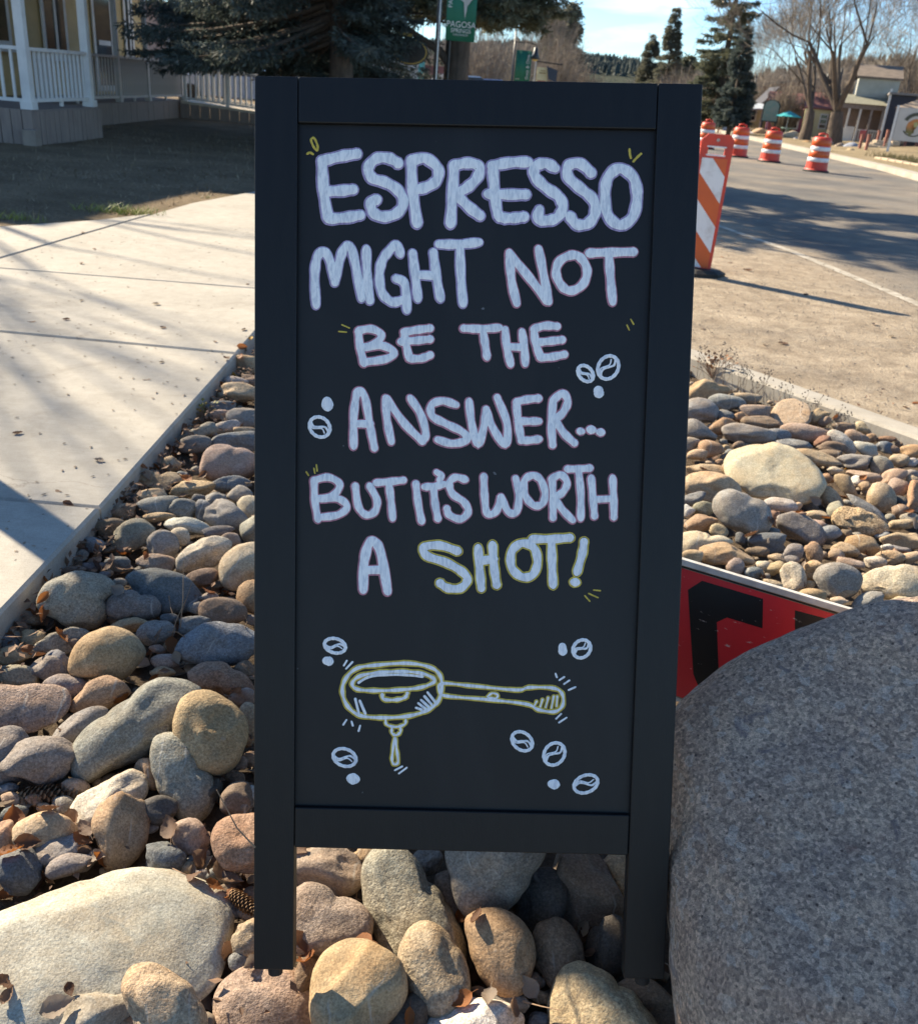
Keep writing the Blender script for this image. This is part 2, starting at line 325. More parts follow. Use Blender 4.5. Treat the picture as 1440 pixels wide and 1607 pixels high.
# ------------------------------------------------------------------ setting
def sheet(name, poly, z, mat, kind='structure', sub=0, wav=0.0, parent=None):
    bm = bmesh.new(); vs = [bm.verts.new((x, y, z)) for x, y in poly]; bm.faces.new(vs)
    if sub:
        bmesh.ops.triangulate(bm, faces=bm.faces[:]); bmesh.ops.subdivide_edges(bm, edges=bm.edges[:], cuts=sub, use_grid_fill=True)
        for v in bm.verts: v.co.z += wav * (math.sin(v.co.x * 1.9 + v.co.y) + math.sin(v.co.y * 1.3 - v.co.x * 0.7)) * 0.5
    bmesh.ops.recalc_face_normals(bm, faces=bm.faces[:])
    if bm.faces[:][0].normal.z < 0: bmesh.ops.reverse_faces(bm, faces=bm.faces[:])
    me = bpy.data.meshes.new(name); bm.to_mesh(me); bm.free(); me.materials.append(mat)
    o = link(name, me, parent)
    if kind: o['kind'] = kind
    return o
Z_ROAD, Z_WALK, Z_KERB = -0.20, -0.03, -0.05
WS = (CAMH - Z_WALK) / CAMH
sheet('ground', [(-900, -60), (900, -60), (900, 2500), (-900, 2500)], -0.45, M_GROUND)
def zbed(x, y):
    return -0.165 + 0.065 * min(1.0, max(0.0, (y - 1.15) / 0.9))
# planter bed soil, following the cobbles
KERB_IN = [(3.05, 1.2), (2.62, 2.78), (1.92, 3.80), (1.20, 4.80), (0.28, 6.08), (-0.62, 7.35), (-1.06, 8.1)]
bed_poly = [(-1.10, -1.2), (3.3, -1.2)] + KERB_IN + [(-1.10, 8.1)]
def inside(poly, x, y):
    c = False; n = len(poly); j = n - 1
    for i in range(n):
        xi, yi = poly[i]; xj, yj = poly[j]
        if (yi > y) != (yj > y) and x < (xj - xi) * (y - yi) / (yj - yi) + xi: c = not c
        j = i
    return c
bm = bmesh.new(); grid = {}
nx, ny = 46, 94
for i in range(nx + 1):
    for j in range(ny + 1):
        x = -1.12 + 4.5 * i / nx; y = -1.2 + 9.4 * j / ny
        grid[i, j] = bm.verts.new((x, y, zbed(x, y) - 0.045 + 0.012 * math.sin(x * 13 + y * 7) + 0.01 * math.sin(y * 17 - x * 5)))
for i in range(nx):
    for j in range(ny):
        q = [grid[i, j], grid[i + 1, j], grid[i + 1, j + 1], grid[i, j + 1]]
        if inside([(-1.13, -1.3), (3.35, -1.3), (3.2, 1.2), (2.75, 2.85), (2.0, 3.9), (1.28, 4.9), (0.36, 6.18), (-0.54, 7.45), (-1.13, 8.3)], sum(v.co.x for v in q) / 4, sum(v.co.y for v in q) / 4): bm.faces.new(q)
me = bpy.data.meshes.new('planter_bed'); bm.to_mesh(me); bm.free(); me.materials.append(M_DIRT)
for p in me.polygons: p.use_smooth = True
tag(link('planter_bed', me), kind='structure')
# road with worn white edge line
sheet('road', [(3.35, -12), (11.6, -12), (11.05, 6), (10.75, 22), (11.8, 30), (13.0, 54), (15.5, 110), (-2, 110), (-1.0, 60), (-0.6, 30), (-0.7, 8.2), (0.55, 6.15), (2.05, 4.0), (3.05, 2.3)], Z_ROAD, M_ROAD)
m_line = plain('worn road paint', (0.50, 0.45, 0.37), 0.85, (0.30, 0.26, 0.20), 9, (0.40, 0.66), 0.4, 120)
tag(sheet('road_line', [(3.99, 5.0), (3.72, 8.05), (3.44, 10.4), (3.05, 12.1), (2.2, 17), (1.8, 24), (1.7, 24), (2.09, 17), (2.93, 12.1), (3.32, 10.4), (3.60, 8.05), (3.87, 5.0)], Z_ROAD + 0.004, m_line), kind='structure')
# kerb round the planter
mb = MB(); kin = [(3.2, -1.2)] + KERB_IN
def offs(pl, d):
    out = []
    for i in range(len(pl)):
        a = Vector(pl[max(i - 1, 0)]); b = Vector(pl[min(i + 1, len(pl) - 1)]); t = (b - a).normalized(); nn = Vector((t.y, -t.x))
        out.append((pl[i][0] + nn.x * d, pl[i][1] + nn.y * d))
    return out
kout = offs(kin, 0.15); kin_b = offs(kin, 0.012); kout_b = offs(kin, 0.128)
cs = [[(a[0], a[1], -0.34), (a[0], a[1], Z_KERB - 0.012), (b[0], b[1], Z_KERB), (c[0], c[1], Z_KERB), (d[0], d[1], Z_KERB - 0.02), (d[0], d[1], -0.34)] for a, b, c, d in zip(kin, kin_b, kout_b, kout)]
vs = [q for r in cs for q in r]; fs = []
for i in range(len(cs) - 1):
    for j in range(5): fs.append((i * 6 + j, (i + 1) * 6 + j, (i + 1) * 6 + j + 1, i * 6 + j + 1))
mb.add(vs, fs); tag(mb.build('kerb', M_KERB), kind='structure')
# gutter pan dusted over
gi = offs(kin, 0.152); go = offs(kin, 0.50)
mb = MB(); mb.add([(a[0], a[1], Z_ROAD + 0.008) for a in gi] + [(a[0], a[1], Z_ROAD + 0.004) for a in go], [(i, i + len(gi), i + len(gi) + 1, i + 1) for i in range(len(gi) - 1)])
M_GUT = concrete_material('gutter concrete under dust', (0.46, 0.39, 0.29), (0.34, 0.28, 0.20))
tag(mb.build('gutter', M_GUT), kind='structure')
# far kerb and verge
fk = [(11.9, -12), (11.1, 8), (10.8, 22), (11.85, 30), (13.05, 54), (15.6, 110)]
mb = MB(); fo = offs(fk, 0.35)
for i in range(len(fk) - 1):
    a, b, c, d = fk[i], fk[i + 1], fo[i + 1], fo[i]
    mb.add([(a[0], a[1], -0.3), (b[0], b[1], -0.3), (b[0], b[1], -0.06), (a[0], a[1], -0.06), (d[0], d[1], -0.055), (c[0], c[1], -0.055)], [(0, 1, 2, 3), (3, 2, 5, 4)])
tag(mb.build('far_kerb', M_KERB), kind='structure')
mb = MB(); lines = [offs(fk, d) for d in (0.35, 2.0, 5.0, 12, 40, 160)]; hz = [-0.07, -0.02, 0.02, 0.10, 0.2, 0.2]
n_ = len(fk)
mb.add([(x, y, z) for l, z in zip(lines, hz) for x, y in l], [(a * n_ + i, a * n_ + i + 1, (a + 1) * n_ + i + 1, (a + 1) * n_ + i) for a in range(5) for i in range(n_ - 1)])
tag(mb.build('verge', M_VERGE, smooth=True), kind='structure')
# sidewalk slabs
walk = empty('sidewalk'); tag(walk, kind='structure')
G = 0.005
XR = -1.045
slabs = [[(-7, -1.2), (XR + 0.02, -1.2), (XR + 0.02, 2.352 - G), (-7, 2.40 - G)],
         [(-7, 2.40 + G), (XR + 0.02, 2.352 + G), (XR - 0.015, 4.02 - G), (-7, 4.22 - G)],
         [(-7, 4.22 + G), (XR - 0.015, 4.02 + G), (XR - 0.05, 5.40 - G), (-7, 5.28 - G)],
         [(-7, 5.28 + G), (-2.955, 5.36 + G), (-2.775, 7.92), (-3.02, 7.36), (-3.46, 6.73), (-7, 6.1)],
         [(-2.945 + G, 5.36 + G), (XR - 0.05, 5.40 + G), (XR - 0.05, 8.6), (XR - 0.05, 9.6), (-1.0, 14), (-0.8, 30), (-2.3, 30), (-2.25, 14), (-2.42, 10.03), (-2.69, 8.77), (-2.76 + G, 7.92)]]
for i, p in enumerate(slabs):
    mb = MB(); mb.prism([(x * WS, y * WS) for x, y in p], -0.2, Z_WALK - (0.0 if i != 1 else 0.003), 0.009); mb.build('slab', M_CONC, walk)
sheet('yard', [(-40, 4.5), (-6.9, 5.8), (-3.5, 6.75), (-2.65, 8.6), (-2.3, 10.2), (-2.05, 14), (-2.1, 40), (-40, 40)], -0.05, M_YARD, sub=18, wav=0.016)

# ------------------------------------------------------------------ river stones
def ico(sub):
    bm = bmesh.new(); bmesh.ops.create_icosphere(bm, subdivisions=sub, radius=1.0); bm.verts.ensure_lookup_table()
    V = np.array([v.co[:] for v in bm.verts]); Fc = np.array([[v.index for v in f.verts] for f in bm.faces]); bm.free(); return V, Fc
ICO = {k: ico(k) for k in (1, 2, 3, 4, 5, 6)}
def lump(V, rs, lo=0.10, mid=0.03, planes=6, pk=0.8):
    """unit sphere -> worn cobble: soft facets and low swells; returns radial factor"""
    r = np.ones(len(V))
    for _ in range(planes):
        d = rs.normal(size=3); d /= np.linalg.norm(d); h = rs.uniform(0.58, 0.88); s = V @ d
        over = np.clip(s - h, 0, None); r *= 1 - pk * over / np.maximum(s, 0.3)
    for amp, fr, n in ((lo, 1.6, 4), (mid, 4.2, 6), (mid * 0.45, 9, 8)):
        for _ in range(n):
            k = rs.normal(size=3) * fr; r += amp / math.sqrt(n) * np.sin(V @ k + rs.uniform(0, 6.28))
    return r
COLS = {'cream': (.50, .44, .34), 'tan': (.43, .335, .225), 'ochre': (.385, .29, .18), 'orange': (.385, .26, .165), 'pink': (.365, .28, .22),
        'red': (.335, .225, .165), 'brown': (.215, .162, .12), 'dark': (.10, .094, .086), 'grey': (.275, .262, .238), 'pale': (.47, .45, .40),
        'blue': (.21, .222, .226), 'green': (.315, .308, .25), 'rust': (.23, .14, .10), 'mauve': (.24, .218, .202), 'white': (.62, .60, .55), 'slate': (.155, .165, .17)}
CNAME = {'cream': 'cream', 'tan': 'tan', 'ochre': 'ochre yellow', 'orange': 'orange brown', 'pink': 'pinkish tan', 'red': 'reddish pink', 'brown': 'brown',
         'dark': 'dark', 'grey': 'grey', 'pale': 'pale grey', 'blue': 'blue grey', 'green': 'greenish grey', 'rust': 'rust red', 'mauve': 'purplish grey', 'white': 'whitish', 'slate': 'dark slate'}
# (x, y, half length, half height, tilt in degrees (clockwise on the picture), colour, opts)
def P(x0, y0, s, pts): return [(x0 + a / s, y0 + b / s) for a, b in pts]
z2 = lambda *p: P(0, 780, 3.09, p); z3 = lambda *p: P(0, 1200, 2.88, p); z4 = lambda *p: P(380, 1250, 2.057, p)
zc = lambda *p: P(0, 980, 6, p); zd = lambda *p: P(1060, 560, 6.857, p); ze = lambda *p: P(1040, 560, 3.6, p)
zf = lambda *p: P(1060, 740, 6.857, p); zg = lambda *p: P(1230, 780, 6.857, p); za = lambda *p: P(190, 560, 6.695, p)
L = []   # left bed
def E(x, y, a, b, ang, c, **k): L.append(dict(x=x, y=y, a=a, b=b, ang=ang, c=c, **k))
def Q(poly, c, **k): L.append(dict(poly=poly, c=c, **k))
for t in [(390,573,25,16,0,'tan'),(371,601,21,9,8,'pale'),(391,597,15,10,10,'brown'),(374,618,32,16,3,'tan'),(350,640,27,9,2,'blue'),(345,651,17,8,-5,'pink'),
 (385,656,28,16,0,'grey'),(354,669,21,10,-15,'pale'),(307,682,32,13,-22,'grey'),(304,698,25,14,-8,'mauve'),(381,677,20,8,0,'tan'),(374,694,36,17,-3,'blue'),
 (270,729,15,12,10,'tan'),(302,768,33,14,-4,'tan'),(362,761,27,13,0,'blue'),(239,780,27,11,-8,'tan'),(375,779,20,16,0,'grey'),(337,785,21,10,-5,'grey'),(311,783,11,8,0,'slate'),
 (250,797,35,17,-8,'grey'),(290,801,23,17,15,'grey'),(317,802,15,17,0,'blue'),(354,812,39,22,30,'grey'),(391,797,21,19,-20,'cream'),(195,802,21,12,-10,'tan'),
 (205,842,33,25,-20,'green'),(170,831,27,16,-12,'brown'),(145,856,19,13,-5,'blue'),(251,811,21,8,0,'tan'),(296,826,36,14,12,'pale'),(254,856,23,22,10,'grey'),
 (281,843,16,14,0,'cream'),(340,835,24,8,-8,'mauve'),(363,847,15,11,0,'pink'),(396,831,18,21,0,'green'),(247,885,28,14,4,'pink'),
 (255,931,56,33,14,'slate'),(314,909,28,15,-14,'brown'),(351,961,35,23,10,'brown'),(397,938,23,27,-20,'orange'),(306,955,12,11,0,'blue'),(326,938,14,9,-10,'grey'),
 (204,982,27,11,-10,'tan'),(243,993,28,19,-15,'grey'),(306,981,27,13,-5,'blue'),(266,971,13,9,0,'slate'),(116,897,18,7,-5,'brown'),(88,911,12,8,0,'tan'),(188,886,22,11,0,'blue'),
 (76,1050,25,21,-10,'mauve'),(95,1041,25,20,20,'slate'),(22,1032,28,17,-5,'tan'),(13,1009,18,11,0,'blue'),(50,1003,20,16,10,'tan'),(28,1063,36,17,5,'green'),
 (108,1079,36,19,6,'mauve'),(157,1088,46,25,-22,'orange'),(125,1140,43,21,-34,'mauve'),(232,1216,26,20,50,'orange'),(66,1203,54,39,-10,'mauve'),
 (383,1094,20,14,-10,'pink'),(388,1137,18,33,0,'tan'),(385,1053,17,16,0,'brown'),(258,1039,21,15,10,'pink'),(256,1055,18,9,5,'ochre'),(10,1190,36,44,0,'mauve'),
 (172,1254,54,35,-32,'pale'),(186,1305,56,40,-76,'ochre'),(68,1310,48,31,-22,'tan'),(-2,1322,20,36,5,'red'),(34,1369,38,33,-15,'slate'),(106,1331,40,24,-22,'grey'),
 (113,1360,35,18,-14,'mauve'),(251,1273,31,20,5,'dark'),(256,1345,33,24,5,'slate'),(302,1313,29,24,20,'pink'),(390,1470,30,27,-10,'tan'),(375,1258,27,28,0,'brown'),
 (393,1252,10,17,0,'pale'),(384,1271,14,13,0,'mauve'),(150,1592,63,40,-18,'green'),(3,1602,36,18,10,'grey'),(4,1574,13,15,0,'dark'),(215,1606,22,10,0,'orange'),
 (236,1378,20,10,5,'brown'),(350,1398,18,9,0,'brown'),(330,1245,14,22,20,'dark'),(150,1180,12,16,0,'brown'),(207,1180,14,10,0,'dark'),(130,870,10,7,0,'mauve'),(118,1010,14,9,10,'brown')]: E(*t)
for i, q in enumerate(L):
    if q.get('x') == 354 and q.get('y') == 812: q['r'] = .35
Q(za((805,1240),(830,1080),(900,950),(1000,900),(1080,905),(1200,960),(1400,1020),(1440,1150),(1400,1260),(1150,1270),(1000,1310),(870,1280)), 'pink')
Q(za((110,1310),(180,1245),(300,1200),(420,1240),(560,1215),(660,1260),(640,1310),(530,1330),(520,1400),(420,1390),(340,1385),(240,1330)), 'tan', c_=.3, flat=.8)
Q(P(180,780,6.545,[(640,640),(700,560),(820,470),(950,410),(1080,395),(1170,420),(1215,470),(1120,600),(1060,690),(900,740),(740,780),(650,760)]), 'cream', up=.012)
Q(P(180,780,6.545,[(1065,760),(1090,650),(1180,540),(1320,470),(1440,450),(1560,480),(1600,640),(1560,800),(1400,900),(1250,980),(1120,940),(1080,860)]), 'cream', up=.015)
Q(z2((520,560),(525,500),(580,462),(680,475),(760,475),(785,520),(775,575),(720,600),(640,580)), 'mauve', up=.012)
Q(z2((850,745),(870,690),(930,640),(1010,608),(1100,615),(1225,640),(1290,680),(1290,740),(1225,765),(1110,820),(960,805),(880,780)), 'blue', up=.01)
Q(z2((190,520),(230,420),(300,385),(420,360),(510,360),(560,400),(575,450),(520,500),(515,590),(470,640),(400,640),(280,590),(200,545)), 'green', up=.02)
Q(zc((675,420),(690,280),(760,150),(900,60),(1080,10),(1200,40),(1330,180),(1360,280),(1290,380),(1180,500),(1110,545),(900,520),(700,470)), 'ochre', up=.02)
Q(zc((290,240),(400,140),(560,85),(840,65),(820,100),(720,180),(660,260),(520,240),(400,270),(310,310)), 'green', c_=.4, r=1.0)
Q(zc((-160,620),(0,575),(150,590),(230,570),(380,565),(600,610),(635,740),(600,840),(400,960),(200,1030),(0,1060),(-160,900)), 'pink', c_=.4, r=.9, up=.01, flat=.5)
Q(z2((380,1250),(385,1200),(420,1140),(520,1060),(620,980),(720,890),(800,860),(900,858),(990,900),(1000,960),(930,1050),(850,1100),(830,1180),(740,1240),(640,1290),(560,1320),(430,1395),(390,1340)), 'grey', r=.75, up=.01)
Q(z2((850,1060),(870,980),(920,940),(1000,930),(1080,970),(1150,1030),(1195,1090),(1185,1220),(1150,1300),(1080,1345),(1000,1335),(900,1260),(860,1180)), 'ochre', up=.05)
Q(z2((725,1220),(740,1170),(800,1145),(860,1160),(920,1230),(970,1310),(1040,1380),(1060,1440),(1030,1540),(970,1585),(900,1570),(840,1480),(760,1370),(730,1290)), 'green', r=.8)
Q(z2((895,850),(960,800),(1030,795),(1130,840),(1225,910),(1240,960),(1120,985),(1060,975),(980,940)), 'red', r=.9)
Q(z3((950,330),(965,275),(1020,235),(1100,222),(1200,230),(1260,320),(1250,430),(1180,500),(1080,490),(990,430)), 'red', r=.85, up=.02)
Q(z3((-150,720),(0,640),(80,600),(200,540),(350,495),(500,470),(640,470),(800,500),(960,550),(1030,590),(1050,680),(1040,760),(1010,880),(990,960),(940,1030),(700,1120),(300,1200),(0,1230),(-150,1100)), 'cream', c_=.36, r=.25, up=-.02, flat=.55, base=(.45, .425, .36))
Q(z3((535,990),(560,920),(640,895),(720,920),(800,970),(880,1050),(940,1150),(930,1230),(700,1260),(600,1140),(555,1060)), 'tan', r=.9, up=.05)
Q(z3((965,1050),(985,990),(1050,930),(1140,915),(1340,930),(1400,1000),(1440,1120),(1450,1240),(1250,1300),(1050,1280),(985,1180)), 'pink', r=.9, up=-.055, c_=.6)
NL = len(L)
for t in [(513,1366,54,40,5,'pink'),(915,1385,74,52,78,'brown'),(877,1500,60,38,74,'brown'),(747,1610,76,34,2,'white'),(1015,1580,52,33,10,'brown'),(966,1388,26,52,-8,'tan'),
 (952,1482,33,46,0,'dark'),(850,1418,42,48,0,'dark'),(672,1352,24,18,0,'grey'),(712,1405,24,38,-20,'brown'),(640,1592,40,30,0,'dark'),(573,1340,20,14,0,'ochre'),(800,1575,30,16,10,'mauve'),(1010,1520,22,16,0,'dark'),(480,1530,18,24,0,'brown')]: E(*t)
Q(z4((130,330),(200,285),(250,290),(300,330),(390,350),(425,400),(420,450),(340,480),(240,520),(150,490)), 'pink', r=.85, up=.01)
Q(z4((383,300),(385,230),(420,170),(480,150),(540,190),(600,270),(660,340),(700,400),(735,500),(725,570),(600,570),(480,510),(420,420)), 'green', r=1.0)
Q(z4((640,170),(650,110),(800,90),(1000,120),(985,190),(940,250),(900,310),(850,370),(780,395),(730,390),(690,330),(670,260)), 'grey', up=.05)
Q(z4((720,400),(790,370),(860,375),(920,430),(948,490),(930,570),(890,630),(840,640),(790,600),(750,540),(730,470)), 'orange', up=.02)
Q(z4((215,560),(240,510),(320,465),(390,465),(450,490),(510,540),(535,610),(520,690),(470,740),(380,790),(260,770),(220,650)), 'ochre', r=.4, up=.03)
Q(z4((500,520),(530,440),(600,412),(650,430),(690,480),(735,580),(735,640),(690,690),(610,700),(560,650),(530,590)), 'tan', r=.9, up=.02)
Q(z4((985,720),(1000,600),(1040,550),(1090,535),(1150,560),(1220,620),(1300,680),(1360,780),(1250,850),(1000,830)), 'tan', r=.8, up=.0)
NM = len(L)
for t in [(1138,632,29,14,5,'blue'),(1171,624,27,9,8,'tan'),(1187,644,25,12,5,'pink'),(1135,652,20,9,10,'blue'),(1097,646,26,19,12,'grey'),(1132,669,21,13,-8,'orange'),(1162,655,12,8,0,'orange'),
 (1193,664,27,11,8,'brown'),(1173,681,41,15,8,'grey'),(1220,682,20,10,8,'blue'),(1098,676,27,18,30,'grey'),(1083,697,15,11,0,'grey'),(1113,705,20,13,5,'orange'),(1096,715,15,9,-5,'tan'),
 (1109,741,30,13,5,'tan'),(1115,767,40,23,10,'tan'),(1243,699,27,10,5,'blue'),(1279,654,23,12,-18,'ochre'),(1268,679,37,13,8,'pink'),(1293,660,10,8,0,'pink'),(1323,672,18,8,5,'brown'),
 (1341,661,20,8,-15,'tan'),(1357,671,17,10,5,'cream'),(1386,677,17,11,0,'grey'),(1322,695,27,11,42,'pale'),(1344,686,19,10,25,'pink'),(1360,704,20,10,28,'pale'),(1390,689,14,5,0,'rust'),
 (1388,703,13,10,10,'slate'),(1428,709,19,11,-8,'orange'),(1293,692,14,8,-20,'rust'),(1305,702,21,8,4,'brown'),(1306,713,21,7,5,'brown'),(1277,719,36,11,14,'tan',),(1345,725,28,11,3,'grey'),
 (1383,731,18,16,25,'grey'),(1411,722,15,10,-5,'tan'),(1428,725,10,7,0,'pale'),(1400,748,21,11,-22,'pink'),(1407,765,20,14,-22,'pink'),(1355,747,26,9,10,'pink'),(1309,738,11,6,0,'cream'),(1298,751,11,8,0,'orange'),
 (1327,760,23,12,50,'ochre'),(1345,755,10,8,0,'white'),(1356,764,10,8,-20,'orange'),(1380,781,22,22,10,'tan'),(1302,782,22,16,42,'tan'),(1362,801,37,10,35,'grey'),(1313,801,15,13,-25,'green'),
 (1410,802,13,10,-10,'brown'),(1408,787,13,9,0,'dark'),(1436,780,15,23,5,'orange'),(1410,823,18,11,-8,'tan'),(1425,813,14,8,5,'green'),(1420,847,30,13,2,'tan'),(1279,808,19,8,3,'tan'),(1248,809,19,6,0,'red'),
 (1256,829,39,19,32,'grey'),(1278,826,18,11,18,'pink'),(1302,840,16,14,-15,'blue'),(1325,841,11,12,0,'brown'),(1354,856,26,15,14,'ochre'),(1325,864,21,11,15,'tan'),(1311,871,13,10,0,'pink'),
 (1275,867,18,15,60,'orange'),(1244,869,16,14,0,'grey'),(1332,884,21,10,8,'pink'),(1373,883,17,10,8,'cream'),(1394,876,20,11,-4,'tan'),(1391,859,9,6,0,'pale'),(1412,862,14,6,8,'mauve'),(1427,877,18,10,-15,'tan'),
 (1275,895,20,14,-22,'tan'),(1243,908,23,19,78,'cream'),(1270,919,10,8,0,'ochre'),(1277,936,21,11,12,'ochre'),(1320,934,21,9,-10,'orange'),(1318,943,14,6,0,'cream'),(1365,945,25,15,-18,'grey'),(1413,948,26,10,-5,'cream'),
 (1089,782,19,10,-10,'blue'),(1079,802,10,10,0,'white'),(1103,801,15,13,0,'green'),(1100,820,25,13,-14,'orange'),(1128,834,14,10,20,'tan'),(1138,871,37,18,6,'ochre'),(1085,874,18,11,0,'tan'),(1154,889,14,13,0,'pink'),
 (1206,853,31,14,-3,'slate'),(1187,866,18,9,10,'brown'),(1218,876,13,8,15,'tan'),(1216,893,14,12,-30,'ochre'),(1197,888,11,9,0,'cream'),(1184,899,15,9,0,'blue'),(1212,916,16,7,15,'tan'),(1226,792,25,11,8,'pale'),
 (1214,812,9,14,10,'rust'),(1213,835,11,7,0,'blue'),(1160,846,8,10,0,'slate'),(1250,795,8,8,20,'tan'),(1244,700,10,8,0,'grey'),(1236,812,13,5,-5,'orange'),(1240,880,12,8,0,'mauve'),(1292,830,10,8,0,'mauve'),(1395,705,14,7,5,'brown'),(1430,745,12,8,0,'grey'),(1432,755,10,10,0,'tan'),(1340,842,10,8,0,'grey'),(1400,896,12,8,10,'tan'),(1160,874,10,8,0,'grey')]: E(*t)
Q(zd((60,400),(150,300),(250,240),(370,250),(450,300),(560,320),(590,370),(480,400),(330,470),(100,470)), 'ochre')
Q(zd((1020,660),(1060,550),(1210,450),(1330,480),(1440,540),(1460,700),(1220,760)), 'tan', c_=.25, flat=.9)
Q(ze((330,580),(360,520),(440,490),(560,483),(680,495),(780,545),(850,620),(900,720),(860,790),(780,840),(700,820),(600,800),(460,755),(400,720),(345,650)), 'cream', up=.03, r=.3, c_=.5, flat=.6)
Q(zf((380,400),(400,290),(470,215),(580,182),(700,210),(830,270),(950,310),(1010,440),(1025,560),(980,650),(850,695),(700,670),(560,600),(440,500)), 'grey', up=.03)
Q(zf((20,780),(70,650),(180,630),(290,650),(380,700),(560,720),(620,760),(500,800),(300,880),(270,900),(30,880)), 'cream')
Q(P(1240,640,7.2,[(480,1260),(500,1180),(590,1105),(720,1130),(860,1180),(1000,1260),(1090,1340),(1090,1420),(980,1450),(820,1440),(700,1400),(560,1350),(500,1330)]), 'tan', r=1.6)
Q(zg((805,960),(830,880),(930,800),(1060,755),(1200,745),(1440,780),(1580,850),(1580,1060),(1300,1110),(1130,1110),(1000,1010),(850,1055)), 'cream', up=.02, r=.7)
Q(zg((300,850),(350,780),(450,720),(560,700),(700,730),(790,800),(830,870),(800,980),(740,1060),(600,1090),(450,1080),(360,1000)), 'grey', up=.02)
NT = len(L)

ELL = []       # picture ellipses already filled
STONES = []
BIGDESC = {}
def stone_mesh(name, V3, Fc, mat=M_STONE): return arr_mesh(name, V3, Fc, mat, True)
def make_stone(q, rs, sub=None):
    if 'poly' in q:
        pts = np.array(q['poly']); cx, cy = (pts[:, 0].min() + pts[:, 0].max()) / 2, (pts[:, 1].min() + pts[:, 1].max()) / 2
        d = pts - [cx, cy]; th = np.arctan2(d[:, 1], d[:, 0]); rr = np.hypot(d[:, 0], d[:, 1]); o = np.argsort(th); th, rr = th[o], rr[o]
        cov = np.cov(d.T); a = (pts[:, 0].max() - pts[:, 0].min()) / 2; b = (pts[:, 1].max() - pts[:, 1].min()) / 2; ang = 0
        ev = np.linalg.eigvalsh(cov); amin = min(a, b, 1.45 * math.sqrt(ev[0]))
    else:
        cx, cy, a, b, ang = q['x'], q['y'], q['a'], q['b'], math.radians(q['ang']); amin = min(a, b)
    v = ray(cx, cy); up = q.get('up', 0.0)
    k = 1.5
    for _ in range(6):                       # rest the stone's middle a little above the soil
        Pw = CAM + v * k; bm_ = amin * k / F
        zt = zbed(Pw[0], Pw[1]) + 0.25 * bm_ + up
        k = (zt - CAMH) / v[2]
    Pw = CAM + v * k; s = k / F
    fwd = v / np.linalg.norm(v); ex = RT - fwd * (RT @ fwd); ex /= np.linalg.norm(ex); ey = np.cross(ex, fwd); ey = -ey if ey @ UP > 0 else ey  # ey: down on the picture
    mx = max(a, b); sub = sub or (5 if mx > 75 else 4 if mx > 22 else 3); V, Fc = ICO[sub]
    thick = q.get('c_', 0.78) * amin * s * (1.0 if 'c_' in q else min(1.25, (max(a, b) / amin) ** .4))
    if 'poly' in q:
        rad = lump(V, rs, 0.04, 0.024 + .014 * q.get('r', .5), 6, 0.7)
        R_ = np.interp(np.arctan2(V[:, 1], V[:, 0]), np.concatenate([th - 2 * math.pi, th, th + 2 * math.pi]), np.concatenate([rr, rr, rr]))
        # soften the traced corners
        rho = np.hypot(V[:, 0], V[:, 1]); c_, s_ = V[:, 0] / np.maximum(rho, 1e-6), V[:, 1] / np.maximum(rho, 1e-6)
        rb = rho ** 0.9 * R_ * s * (1 + (rad - 1) * np.clip(1 - rho ** 4 * .7, 0, 1))
        lx, ly = c_ * rb, s_ * rb
        lz = np.sign(V[:, 2]) * np.abs(V[:, 2]) ** 0.85 * thick * rad
    else:
        rad = lump(V, rs, 0.06, 0.026, 7, 0.85); rad = rad / np.mean(rad) * 0.985
        x_, y_ = V[:, 0] * a * s * rad, V[:, 1] * b * s * rad; ca, sa = math.cos(ang), math.sin(ang)
        lx, ly = x_ * ca - y_ * sa, x_ * sa + y_ * ca; lz = V[:, 2] * thick * rad
    flat_ = q.get('flat', 0.12)                    # how far the upper face leans back towards level
    Wd = np.outer(lx, ex) + np.outer(ly, ey) + np.outer(lz - (-ly) * flat_, -fwd)
    if sub == 5 or q.get('r', 0) > 1.2:      # weathered relief on the largest stones
        nn = Wd / np.maximum(np.linalg.norm(Wd, axis=1)[:, None], 1e-6); g = np.zeros(len(V))
        for _ in range(14): kk = rs.normal(size=3) * (16 if q.get('r', 0) <= 1.2 else 22); g += np.sin(V @ kk + rs.uniform(0, 6.28))
        Wd += nn * (g / 14 * (0.05 if q.get('r', 0) > 1.2 else 0.012) * amin * s)[:, None]
    # keep the winding outward
    tri = Fc[0]; nrm = np.cross(Wd[tri[1]] - Wd[tri[0]], Wd[tri[2]] - Wd[tri[0]])
    if nrm @ Wd[tri[0]] < 0: Fc = Fc[:, ::-1]
    ob = link('river_stone', stone_mesh('river_stone', Wd, Fc), loc=tuple(Pw))
    base = np.array(q.get('base', COLS[q['c']])) * rs.uniform(0.88, 1.1) * np.array([rs.uniform(.96, 1.05), 1, rs.uniform(.93, 1.06)])
    ob.color = (*base, q.get('r', rs.uniform(.3, .8)))
    ELL.append((cx, cy, a, b, ang)); q.update(px=cx, py=cy, pa=a, pb=b, ob=ob, amin=amin)
    STONES.append(q); return ob
for i, q in enumerate(L): make_stone(q, np.random.RandomState(100 + i))
ELLA = np.array(ELL)
def gap(x, y, r):
    dx, dy = x - ELLA[:, 0], y - ELLA[:, 1]; c, s_ = np.cos(ELLA[:, 4]), np.sin(ELLA[:, 4])
    u_ = (dx * c + dy * s_) / (ELLA[:, 2] + r * .55); w_ = (-dx * s_ + dy * c) / (ELLA[:, 3] + r * .55)
    return np.min(u_ * u_ + w_ * w_) > 1.0
